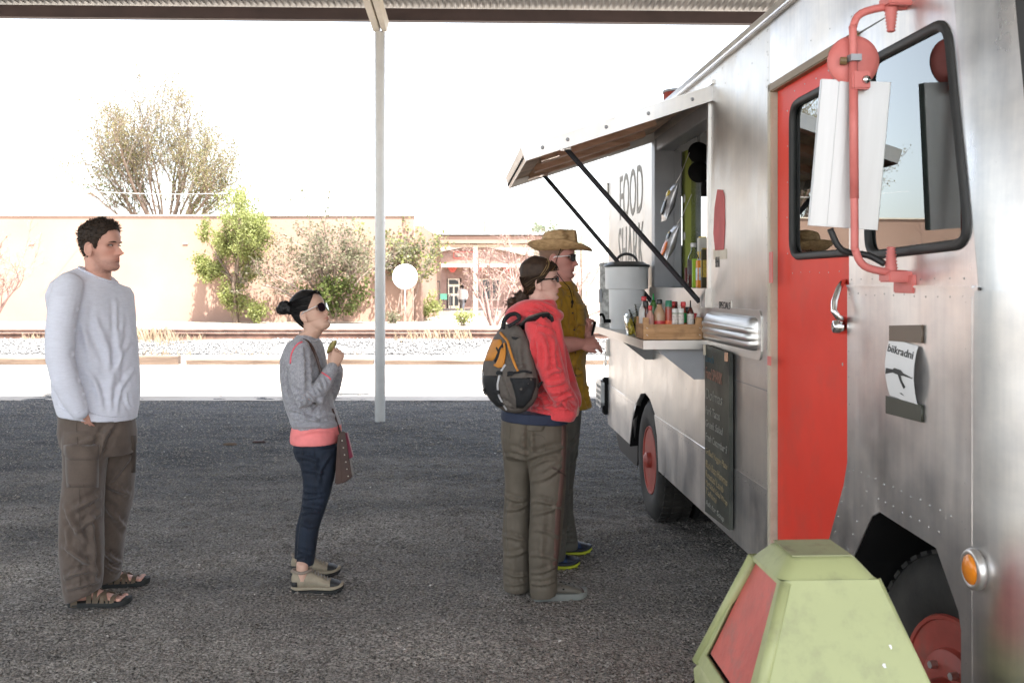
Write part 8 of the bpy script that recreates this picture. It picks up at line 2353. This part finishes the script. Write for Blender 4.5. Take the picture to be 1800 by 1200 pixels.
# ================================================================== things on and round the counter
def TT(a, s, z): return tw(a, s, z)
M_CRATE = mat("crate_pine", (0.46, 0.25, 0.11), 0.75, var=0.2, vs=5, col2=(0.58, 0.35, 0.18), stretch=(1, 1, 8), dirt=(0.12, 0.07, 0.04), dirt_scale=9, dirt_amt=0.5, bump=0.3, bs=40)
crate = thing("wooden_crate", "small wooden crate full of sauce bottles on the counter", "crate", TT(-0.165, 5.085, SZ), TRZ)
cw, cd, ch = 0.298, 0.20, 0.075
for sgn, nm in ((-1, "side_board"), (1, "side_board")):
    MB().box((0, sgn * cd / 2, 0.004 + ch / 2), (cw, 0.011, ch)).build(nm, M_CRATE, crate, bevel=0.002)
for sgn in (-1, 1):
    MB().box((sgn * (cw / 2 - 0.008), 0, 0.004 + ch / 2), (0.014, cd - 0.014, ch)).build("end_board", M_CRATE, crate, bevel=0.002)
    for s2 in (-1, 1): MB().box((sgn * (cw / 2 - 0.0155), s2 * (cd / 2 - 0.0165), 0.058), (0.029, 0.021, 0.108)).build("corner_post", M_CRATE, crate, bevel=0.002)
MB().box((0, 0, 0.006), (cw - 0.03, cd - 0.014, 0.008)).build("bottom_board", M_CRATE, crate)
for x in (-0.13, 0.135):
    for z in (0.025, 0.06): MB().box((x, -cd / 2 - 0.006, z), (0.010, 0.002, 0.0025), Matrix.Rotation(R(35), 3, 'Y')).build("staple", M_STEEL, crate)

def cmat(name, col, rough=0.35, **k): return bpy.data.materials.get(name) or mat(name, col, rough, var=k.pop('var', 0.1), vs=k.pop('vs', 30), **k)
def bottle(label, a, s, z, r, h, body, cap, shape='round', lab=None, lab2=None, cap_h=0.022, neck=0.42, cat="sauce bottle", grp=None, tilt=0.0, name="sauce_bottle"):
    t = thing(name, label, cat, TT(a, s, z), TRZ, grp)
    if tilt: t.rotation_euler = (0, R(tilt), TRZ)
    sh = 0.62 if shape == 'round' else 0.80
    pr = [(r * 0.3, 0.001), (r * 0.92, 0.0), (r, 0.005), (r, h * sh * 0.5), (r * 0.985, h * sh), (r * 0.86, h * (sh + 0.07)), (r * 0.6, h * (sh + 0.14)), (r * neck, h * (sh + 0.2)), (r * neck, h - cap_h)]
    if shape == 'jar': pr = [(r * 0.3, 0.001), (r * 0.94, 0.0), (r, 0.006), (r, h * 0.82), (r * 0.9, h * 0.88), (r * 0.86, h - cap_h)]
    if shape == 'squeeze': pr = [(r * 0.3, 0.001), (r * 0.95, 0.0), (r, 0.005), (r * 0.94, h * 0.35), (r, h * 0.66), (r * 0.8, h * 0.76), (r * 0.5, h * 0.84), (r * neck, h - cap_h)]
    MB().lathe(pr, (0, 0, 0), 18).build("bottle_body", body, t, True)
    cr = r * neck * 1.22 if shape != 'jar' else r * 0.98
    z0 = h - cap_h
    if shape == 'cone': cp = [(r * 0.55, z0 - 0.006), (r * 0.55, z0 + 0.008), (r * 0.3, z0 + 0.02), (0.003, h + 0.035)]
    else: cp = [(cr, z0 - 0.001), (cr * 1.02, z0 + 0.003), (cr, h - 0.003), (cr * 0.85, h)]
    MB().lathe(cp, (0, 0, 0), 16).build("cap", cap, t, True)
    if lab: MB().lathe([(r * 1.012, h * lab[0]), (r * 1.018, h * (lab[0] + 0.01)), (r * 1.018, h * (lab[1] - 0.01)), (r * 1.012, h * lab[1])], (0, 0, 0), 18, cap=False).build("bottle_label", lab[2], t, True)
    if lab2: MB().lathe([(r * 1.014, h * lab2[0]), (r * 1.02, h * (lab2[0] + 0.01)), (r * 1.02, h * (lab2[1] - 0.01)), (r * 1.014, h * lab2[1])], (0, 0, 0), 18, cap=False).build("bottle_label", lab2[2], t, True)
    return t
K_RED = cmat("red_cap", (0.52, 0.035, 0.04)); K_GRN = cmat("green_cap", (0.02, 0.16, 0.09)); K_BLK = cmat("black_cap", (0.015, 0.016, 0.016)); K_LG = cmat("bright_green_cap", (0.02, 0.28, 0.07)); K_WHT = cmat("white_plastic", (0.70, 0.69, 0.67))
S_PINK = cmat("pink_sauce", (0.50, 0.27, 0.22), 0.25, vs=8, var=0.2); S_TAN = cmat("tan_dressing", (0.44, 0.28, 0.17), 0.25, vs=8, var=0.2); S_RED = cmat("red_sauce", (0.32, 0.04, 0.02), 0.2); S_DARK = cmat("dark_sauce", (0.07, 0.018, 0.012), 0.15); S_CLR = cmat("pale_clear_plastic", (0.55, 0.53, 0.50), 0.2); S_GRN = cmat("green_sauce", (0.07, 0.17, 0.04), 0.25); S_ORG = cmat("orange_label", (0.72, 0.15, 0.06), 0.5); S_PAPER = cmat("pale_label", (0.60, 0.56, 0.52), 0.6, var=0.25, vs=120)
G_B = "sauce bottles in the wooden crate"
cz = SZ + 0.011
def inc(x, y): # crate coordinates to truck coordinates
    return (-0.165 + x, 5.085 + y)
for (lab_, x, y, r, h, body, cap, shp, l1, l2, kw) in (
    ("tall pale squeeze bottle with red cap at the crate's left end", -0.118, 0.045, .026, .205, S_CLR, K_RED, 'round', None, None, {}),
    ("small pink sauce bottle with red cap, front left in the crate", -0.103, -0.045, .020, .160, S_PINK, K_RED, 'round', (0.06, 0.16, K_WHT), None, {}),
    ("tan dressing bottle with black cap and red label in the crate", -0.053, -0.030, .029, .190, S_TAN, K_BLK, 'round', (0.28, 0.44, K_RED), None, {}),
    ("hot sauce bottle with tall green cap and orange label in the crate", -0.008, -0.040, .0175, .185, S_RED, K_GRN, 'jar', (0.10, 0.45, S_ORG), (0.02, 0.10, S_PAPER), {'cap_h': .045}),
    ("spice jar with white lid in the crate, next to the green capped sauce", 0.0215, -0.050, .0150, .145, S_GRN, K_WHT, 'jar', (0.35, 0.82, S_PAPER), None, {}),
    ("spice jar with white lid in the crate, right of its twin", 0.053, -0.050, .0150, .145, S_GRN, K_WHT, 'jar', (0.35, 0.82, S_PAPER), None, {}),
    ("red sauce bottle with red cap behind the white lidded spice jars", 0.025, 0.010, .016, .178, S_RED, K_RED, 'round', (0.3, 0.5, K_GRN), None, {'neck': .6}),
    ("green labelled sauce bottle with red cap in the crate's right half", 0.076, 0.000, .0185, .178, S_RED, K_RED, 'round', (0.40, 0.68, K_LG), None, {'neck': .6}),
    ("dark sauce bottle with tall black cone nozzle in the crate", 0.106, -0.030, .0175, .150, S_DARK, K_BLK, 'cone', (0.40, 0.78, S_PAPER), None, {'cap_h': .03}),
    ("bright green squeeze bottle with pointed nozzle at the crate's back", -0.068, 0.050, .022, .185, S_GRN, K_LG, 'cone', None, None, {'cap_h': .03}),
    ("black capped dark bottle leaning at the crate's back left", -0.085, 0.012, .016, .185, S_DARK, K_BLK, 'round', None, None, {'tilt': -10, 'neck': .75, 'cap_h': .03}),
    ("small red capped bottle leaning in the crate's right corner", 0.116, 0.020, .015, .122, S_DARK, K_RED, 'round', None, None, {'neck': .8, 'cap_h': .03, 'tilt': 10}),
    ("small black capped bottle near the crate's right rear corner", 0.112, 0.065, .015, .150, S_DARK, K_BLK, 'round', (0.3, 0.55, S_GRN), None, {'neck': .7}),
    ("dark flat topped bottle at the middle of the crate's back row", 0.040, 0.062, .022, .178, S_DARK, cmat("maroon_cap", (0.10, 0.015, 0.02)), 'jar', None, None, {})):
    a_, s_ = inc(x, y); bottle(lab_, a_, s_, cz, r, h, body, cap, shp, l1, l2, grp=G_B, **kw)
# packets lying in the crate front
for (lab_, x, col, rz) in (("yellow packet lying in the crate behind its front board", 0.03, (0.75, 0.5, 0.02), 10), ("blue packet lying in the crate behind its front board", 0.063, (0.06, 0.16, 0.5), -8)):
    a_, s_ = inc(x, -0.078); o = MB().box((0, 0, 0.033), (0.034, 0.014, 0.066)).build("packet", mat(col.__repr__()[1:4].replace('.', '') + "packet_paper" if False else ("yellow_paper" if col[0] > .5 else "blue_paper"), col, 0.5), None, bevel=0.003); o.location = TT(a_, s_, cz); o.rotation_euler = (0, R(6), TRZ + R(rz)); tag(o, lab_, "packet")
# folded boards between crate and truck
o = MB().box((0, 0, 0.055), (0.006, 0.15, 0.11)).build("cardboard_sheet", mat("cardboard", (0.36, 0.25, 0.14), 0.85), None, bevel=0.001); o.location = TT(-0.004, 5.08, SZ + 0.001); o.rotation_euler = (0, R(-3), TRZ); tag(o, "brown cardboard sheet slid between crate and truck side", "cardboard")

# container of yellow pickled fruit
M_CLEAR = glass_mat("clear_plastic", (0.98, 0.98, 0.96), 0.05, 1.25)
lc_ = thing("fruit_tub", "clear plastic tub of yellow lemon pieces on the counter left of the crate", "tub", TT(-0.262, 5.50, SZ + 0.001), TRZ)
rings = [[Vector((x * k, y * k, z)) for x, y in rounded(-.052, -.06, .052, .06, .018, 4)] for k, z in ((.78, .001), (.80, .004), (1.0, .095))]
b = MB(); b.loft(rings, cap=True); b.build("tub_wall", M_CLEAR, lc_, True)
b = MB(); b.loft([[Vector((x * k, y * k, z)) for x, y in rounded(-.052, -.06, .052, .06, .018, 4)] for k, z in ((1.0, .094), (1.08, .096), (1.08, .101), (1.0, .103), (.95, .112), (.2, .118))]); b.build("tub_lid", M_CLEAR, lc_, True)
ML = mat("lemon_flesh", (0.62, 0.48, 0.04), 0.45, var=0.25, vs=60, col2=(0.62, 0.52, 0.10))
rg = np.random.default_rng(77)
for i in range(34):
    z = .012 + .075 * (i / 34); kx = .034 + .010 * (i / 34)
    b = MB(); r_ = .011 + .005 * rg.random(); b.ball((0, 0, 0), (r_ * 1.4, r_, r_ * .8), 8, 6); o = b.build("lemon_piece", ML, lc_, True); o.location = (rg.uniform(-kx, kx), rg.uniform(-kx, kx), z); o.rotation_euler = (rg.random() * 6, rg.random() * 6, rg.random() * 6)

# stacked clear cups behind the crate's left end
M_CUP = glass_mat("clear_cup", (0.96, 0.97, 0.97), 0.08, 1.3)
for (lab_, a, s, tilt, n_) in (("tilted stack of clear plastic cups on the counter", -0.245, 5.42, -12, 3), ("upright stack of clear plastic cups against the grey cooler", -0.205, 5.60, -2, 4)):
    t = thing("cup_stack", lab_, "cup stack", TT(a, s, SZ), TRZ); t.rotation_euler = (0, R(tilt), TRZ)
    for i in range(n_):
        b = MB(); z0 = 0.0 + i * 0.016; b.lathe([(.024, z0 + .001), (.028, z0 + .09), (.036, z0 + .115), (.0375, z0 + .118), (.036, z0 + .119)], (0, 0, 0), 22); b.build("cup", M_CUP, t, True)

# big grey drink cooler with black lid and spigot
M_POLY = mat("grey_blue_plastic", (0.78, 0.80, 0.81), 0.45, var=0.06, vs=4, bump=0.1, bs=60)
M_LID = mat("black_lid_plastic", (0.035, 0.037, 0.04), 0.4, var=0.15)
co = thing("drink_cooler", "tall pale grey plastic drink dispenser with black lid on the counter", "drink dispenser", TT(-0.182, 6.22, SZ), TRZ)
co.scale = (0.87, 0.87, 0.96)
b = MB(); b.lathe([(.05, .0), (.118, .0), (.122, .01), (.128, .255), (.150, .257), (.153, .27), (.155, .392), (.160, .394), (.160, .404), (.150, .406)], (0, 0, 0), 40); b.build("cooler_body", M_POLY, co, 'angle')
b = MB(); b.lathe([(.163, .398), (.166, .404), (.163, .412), (.14, .420), (.12, .432), (.02, .436)], (0, 0, 0), 36); ld = b.build("lid", M_LID, co, 'angle')
b = MB(); b.tube([Vector((.075 * math.cos(a), 0, .428 + .055 * math.sin(a))) for a in np.linspace(0, math.pi, 15)], .009, 8, flat=1.0); b.build("lid_handle", M_LID, ld, True)
b = MB(); b.tube([(-.115, -.02, .05), (-.160, -.025, .05)], .012, 10); sg = b.build("spigot", M_BLACK, co, True)
b = MB(); b.tube(smooth([(-.160, -.025, .038), (-.166, -.025, .068), (-.180, -.026, .092), (-.200, -.027, .088)]), .009, 8); b.build("spigot_lever", M_BLACK, sg, True)
# galvanised ribbed can behind it
gc = thing("metal_urn", "mottled galvanised metal urn behind the drink dispenser", "urn", TT(-0.185, 6.50, SZ), TRZ)
M_MOTTLE = mat("mottled_zinc", (0.30, 0.30, 0.29), 0.55, 0.3, var=0.5, vs=28, col2=(0.52, 0.52, 0.50), bump=0.4, bs=40)
b = MB(); b.lathe([(.05, .0), (.125, .0), (.128, .006), (.128, .02), (.124, .024), (.124, .39), (.128, .394), (.128, .402), (.10, .406)], (0, 0, 0), 36); b.build("urn_body", M_MOTTLE, gc, 'angle')
MB().box((-.124, -.03, .20), (.02, .035, .09)).build("urn_handle", M_DULLSTEEL, gc, bevel=0.004)
MB().lathe([(.129, .398), (.131, .406), (.12, .414), (.02, .418)], (0, 0, 0), 30).build("lid", M_MOTTLE, gc, 'angle')

# things standing on the window sill
G_S = "drinks and cartons standing on the window sill"
zs = ZW0 + 0.001
w_ = bottle("clear water bottle with pale cap standing in the serving window", 0.06, T(1219, 0, .06)[0], zs, .033, .245, M_CLEAR, K_WHT, 'round', (0.30, 0.62, cmat("dark_bottle_label", (0.05, 0.035, 0.04), 0.5, var=0.6, vs=120)), None, cat="water bottle", name="water_bottle", neck=.4)
for (lab_, a, s, w, d, h, col, col2, nm) in (("lime green carton standing on the serving window sill", .055, T(1225, 0, .055)[0], .022, .05, .155, (0.30, 0.52, 0.03), None, "carton"),
    ("tall white and yellow carton standing behind the orange one", .125, T(1235, 0, .125)[0], .05, .05, .275, (0.66, 0.64, 0.58), (0.75, 0.55, 0.05), "carton"),
    ("orange carton with pale label on the serving window sill", .055, T(1233, 0, .055)[0], .045, .05, .145, (0.75, 0.27, 0.02), (0.55, 0.62, 0.68), "carton"),
    ("thin black and gold carton at the near end of the sill", .06, T(1241, 0, .06)[0], .02, .05, .20, (0.05, 0.045, 0.02), (0.45, 0.33, 0.06), "carton"),
    ("dark red little box at the far end of the row on the sill", .05, T(1211, 0, .05)[0], .02, .045, .11, (0.13, 0.03, 0.03), None, "carton")):
    t = thing(nm, lab_, "carton", TT(a, s, zs), TRZ, G_S)
    mm = mat("carton_print", col, 0.5, var=0.05)
    MB().box((0, 0, h / 2), (d, w, h)).build("carton_box", mm, t, bevel=0.002)
    if col2:
        m2 = mat("carton_panel", col2, 0.5, var=0.3, vs=70)
        MB().box((-d / 2 - .0008, 0, h * .5), (.0012, w * .8, h * .45)).build("carton_panel", m2, t); MB().box((0, -w / 2 - .0008, h * .5), (d * .8, .0012, h * .45)).build("carton_panel", m2, t)
        MB().box((0, 0, h + .004), (d * .8, w * .3, .008)).build("carton_top", m2, t)
# inside: dark pans, towel, canister silhouettes
for (py, lab_) in ((268, "dark round pan hanging inside the truck, upper one"), (302, "dark round pan hanging inside the truck, lower one")):
    p = P(1229, py, 5.9); t = MB().lathe([(.06, 0), (.064, .015), (.055, .035), (.02, .04)], (0, 0, 0), 24, 'Y').build("pan", M_BLACK, None, True); t.location = p; tag(t, lab_, "pan")
    MB().tube([(0, 0.02, .055), (0, 0.02, .12), (0.005, .02, .14)], .006, 8).build("pan_handle", M_STEEL, t, True)
tp_ = [T(1243, 255, .12), T(1249, 300, .12)]
b = MB(); rings = []
for i, z in enumerate(np.linspace(2.28, 1.86, 9)):
    rings.append([(0.10 + .012 * math.sin(i * 1.7 + k_), 4.93 + .015 * k_ + .01 * math.sin(i + k_ * 2), z) for k_ in range(5)])
bb = MB(); bb.loft(rings, cap=False, closed=False); tw_ = bb.build("kitchen_towel", mat("beige_cloth", (0.35, 0.32, 0.27), 0.9, var=0.15), None, True); tw_.location = (1.254, 0, 0); tw_.rotation_euler = (0, 0, TRZ); tag(tw_, "beige towel hanging inside the near edge of the serving window", "towel")
t = thing("canister", "dark blue canister standing behind the green post inside the truck", "canister", TT(0.62, 6.9, 1.70), TRZ)
MB().lathe([(.10, 0), (.11, .01), (.11, .24), (.08, .29), (.02, .30)], (0, 0, 0), 20).build("canister_body", mat("dark_teal", (0.02, 0.05, 0.06), 0.4), t, True)
MB().box((-.02, -.112, .13), (.10, .006, .2)).build("canister_label", S_PAPER, t)

# hanging snack bags
def snack_bag(px, py, a, lab_, main, spot, lean):
    s_, z_ = T(px, py, a); t = thing("snack_bag", lab_, "snack bag", TT(a, s_, z_), TRZ, "snack bags hanging in the serving window"); t.rotation_euler = (0, R(lean), TRZ)
    rings = []
    for i in range(11):
        u = i / 10; z = -0.11 + .22 * u; puff = .028 * math.sin(math.pi * u) ** .7 + .001; wd = .062 + .008 * math.cos(2 * math.pi * u)
        rings.append([Vector((puff * math.sin(an) * (1 + .15 * math.sin(5 * an + i)), wd * math.cos(an), z)) for an in np.linspace(0, 6.283, 17)[:-1]])
    b_ = MB(); b_.loft(rings); b_.build("bag_film", main, t, True)
    for i, (y0, z0, w0, h0, m) in enumerate(spot):
        b_ = MB(); b_.ball((-.024, y0, z0), (.008, w0, h0), 12, 8); b_.build("printed_patch", m, t, True)
    b_ = MB(); b_.tube([(0, 0, .11), (0.012, .0, .17), (.02, 0, .30)], .0022, 6); b_.build("hanging_string", M_WHITEF, t, True)
FILM = mat("silver_film", (0.50, 0.50, 0.51), 0.3, 0.5, var=0.4, vs=18, bump=0.5, bs=30, bd=0.006)
M_YEL = cmat("yellow_print", (0.62, 0.45, 0.05), 0.4); M_BLKP = cmat("black_print", (0.02, 0.02, 0.02), 0.4, var=0.9, vs=160); M_ORP = cmat("orange_print", (0.70, 0.16, 0.02), 0.4, var=0.4, vs=90)
snack_bag(1177, 356, -0.05, "silver snack bag with black and yellow print, upper of the two hanging", FILM, ((0, -.03, .042, .055, M_BLKP), (0, .045, .035, .022, M_YEL), (.0, .01, .022, .02, S_PAPER)), 18)
snack_bag(1178, 428, -0.05, "silver snack bag with orange print, lower of the two hanging", FILM, ((0, -.035, .042, .055, M_ORP), (0, .035, .040, .03, M_BLKP), (0, .05, .02, .015, M_YEL)), 20)

# ================================================================== waste bin in front
M_BIN = mat("yellow_green_plastic", (0.36, 0.385, 0.18), 0.5, var=0.05, vs=5, dirt=(0.17, 0.165, 0.10), dirt_scale=16, dirt_amt=0.3, bump=0.2, bs=130, bd=0.001)
M_BINTOP = mat("scuffed_green_plastic", (0.30, 0.31, 0.17), 0.6, var=0.1, vs=9, dirt=(0.17, 0.14, 0.09), dirt_scale=11, dirt_amt=0.9)
M_BINRED = mat("faded_red_flap", (0.50, 0.105, 0.085), 0.5, var=0.12, vs=14, dirt=(0.30, 0.13, 0.11), dirt_scale=16, dirt_amt=0.7, bump=0.5, bs=45, bd=0.003)
BINX, BINY, BINR = 0.692, 2.30, R(3.0)
bn = thing("waste_bin", "yellow green waste bin with red swing flap in front of the truck", "waste bin", (BINX, BINY, 0), BINR)
hb, ht, z0, z1, z2 = 0.232, 0.080, 0.585, 0.895, 0.93
def sq(h, z, r=0.03): return [Vector((x, y, z)) for x, y in rounded(-h, -h, h, h, r, 4)]
b = MB(); b.loft([sq(hb - .004, z0 - .05, .05), sq(hb, z0, .05), sq(hb - .012, z0 + .02, .05)], cap=False); b.build("bin_hood_rim", M_BIN, bn, 'angle')
b = MB(); b.loft([sq(ht + .030, z1, .03), sq(ht + .020, z1 + .012, .03), sq(ht, z2, .03), sq(ht - .012, z2 + .006, .03)], cap=True); b.build("bin_crown", M_BIN, bn, 'angle')
b = MB(); b.box((0, 0, z2 + .0075), (ht * 1.72, ht * 1.72, .003)); b.build("bin_top", M_BINTOP, bn, bevel=0.001)
# sloping faces: plates with a framed flap opening on the left and right one
def slope(side_i):
    Rm = Matrix.Rotation(R(90 * side_i), 3, 'Z')
    def f(u, v, w):  # u -1..1 across, v 0..1 up, w outward
        h = hb - .012 + (ht + .030 - hb + .012) * v; z = z0 + .02 + (z1 - z0 - .02) * v
        nrm = Vector((0, -(z1 - z0), -(ht - hb) * -1)); nrm = Vector((0, -(z1 - z0 - .02), (hb - ht - .038))).normalized()
        return Rm @ (Vector((u * h, -h, z)) + nrm * w)
    return f
for i in (0, 1, 2, 3):
    f_ = slope(i)
    if i in (3, 1):
        o_ = [(-1, 0), (1, 0), (1, 1), (-1, 1)]; hole = [(-.80, .10), (.80, .10), (.86, .97), (-.86, .97)]
        link("bin_face", plate(o_, [hole], f_, -0.012, 0.0), M_BIN, bn)
        link("swing_flap", plate([(-.785, .125), (.785, .125), (.845, .955), (-.845, .955)], [], f_, -0.022, -0.012), M_BINRED, bn)
        b = MB(); rim_ = [(-.80, .10), (.80, .10), (.86, .97), (-.86, .97)]
        b.loft([[f_(u, v, -0.0121) for u, v in rim_], [f_(u, v, -.026) for u, v in rim_]], cap=False); b.build("flap_recess", M_BLACK, bn)
    else:
        rows_ = MB(); rr = [[f_(u, v, 0.006 * (1 - u * u)) for u in np.linspace(-1, 1, 9)] for v in np.linspace(0, 1, 5)]
        rows_.loft(rr, cap=False, closed=False); link("bin_face", rows_.mesh("bin_face"), M_BIN, bn, True)
# corner ridges
for i in range(4):
    f_ = slope(i); b = MB(); b.tube([f_(.985, 0, -.0135), f_(.975, 1, -.0135)], .0138, 16); b.build("corner_ridge", M_BIN, bn, True)
b = MB(); b.loft([sq(.195, .02, .05), sq(.215, .3, .05), sq(.235, z0 - .04, .05)]); b.build("bin_body", M_BIN, bn, True)
# black liner hanging out below the hood
rings = []
for i, z in enumerate((z0 - .035, z0 - .09, z0 - .16, z0 - .22)):
    ring = []
    for k_, p in enumerate(sq(hb + .004 - .006 * i, z, .05)):
        w = 1 + .035 * math.sin(k_ * 2.3 + i * 1.1) * (i > 0); ring.append(Vector((p.x * w, p.y * w, z + .02 * math.sin(k_ * 1.7) * (i == 3))))
    rings.append(ring)
b = MB(); b.loft(rings, cap=False); b.build("bin_liner", mat("black_bin_liner", (0.012, 0.012, 0.013), 0.25, var=0.2, bump=0.6, bs=25, bd=0.01), bn, True)
fA = slope(0)
for (u, v, ru, rv) in ((-.28, .17, .045, .025), (-.12, .13, .018, .02), (.55, .43, .02, .02), (.72, .55, .015, .02), (.30, .08, .015, .012)):
    n_ = 12; pl_ = [(u + ru * math.cos(a) * (1 + .35 * math.sin(3 * a + u * 9)), v + rv * math.sin(a) * (1 + .3 * math.cos(2 * a))) for a in np.linspace(0, 6.283, n_ + 1)[:-1]]
    link("paint_splash", plate(pl_, [], lambda uu, vv, w: fA(uu, vv, w + 0.006 * (1 - uu * uu)), 0.0003, 0.0012), M_WHITE, bn)
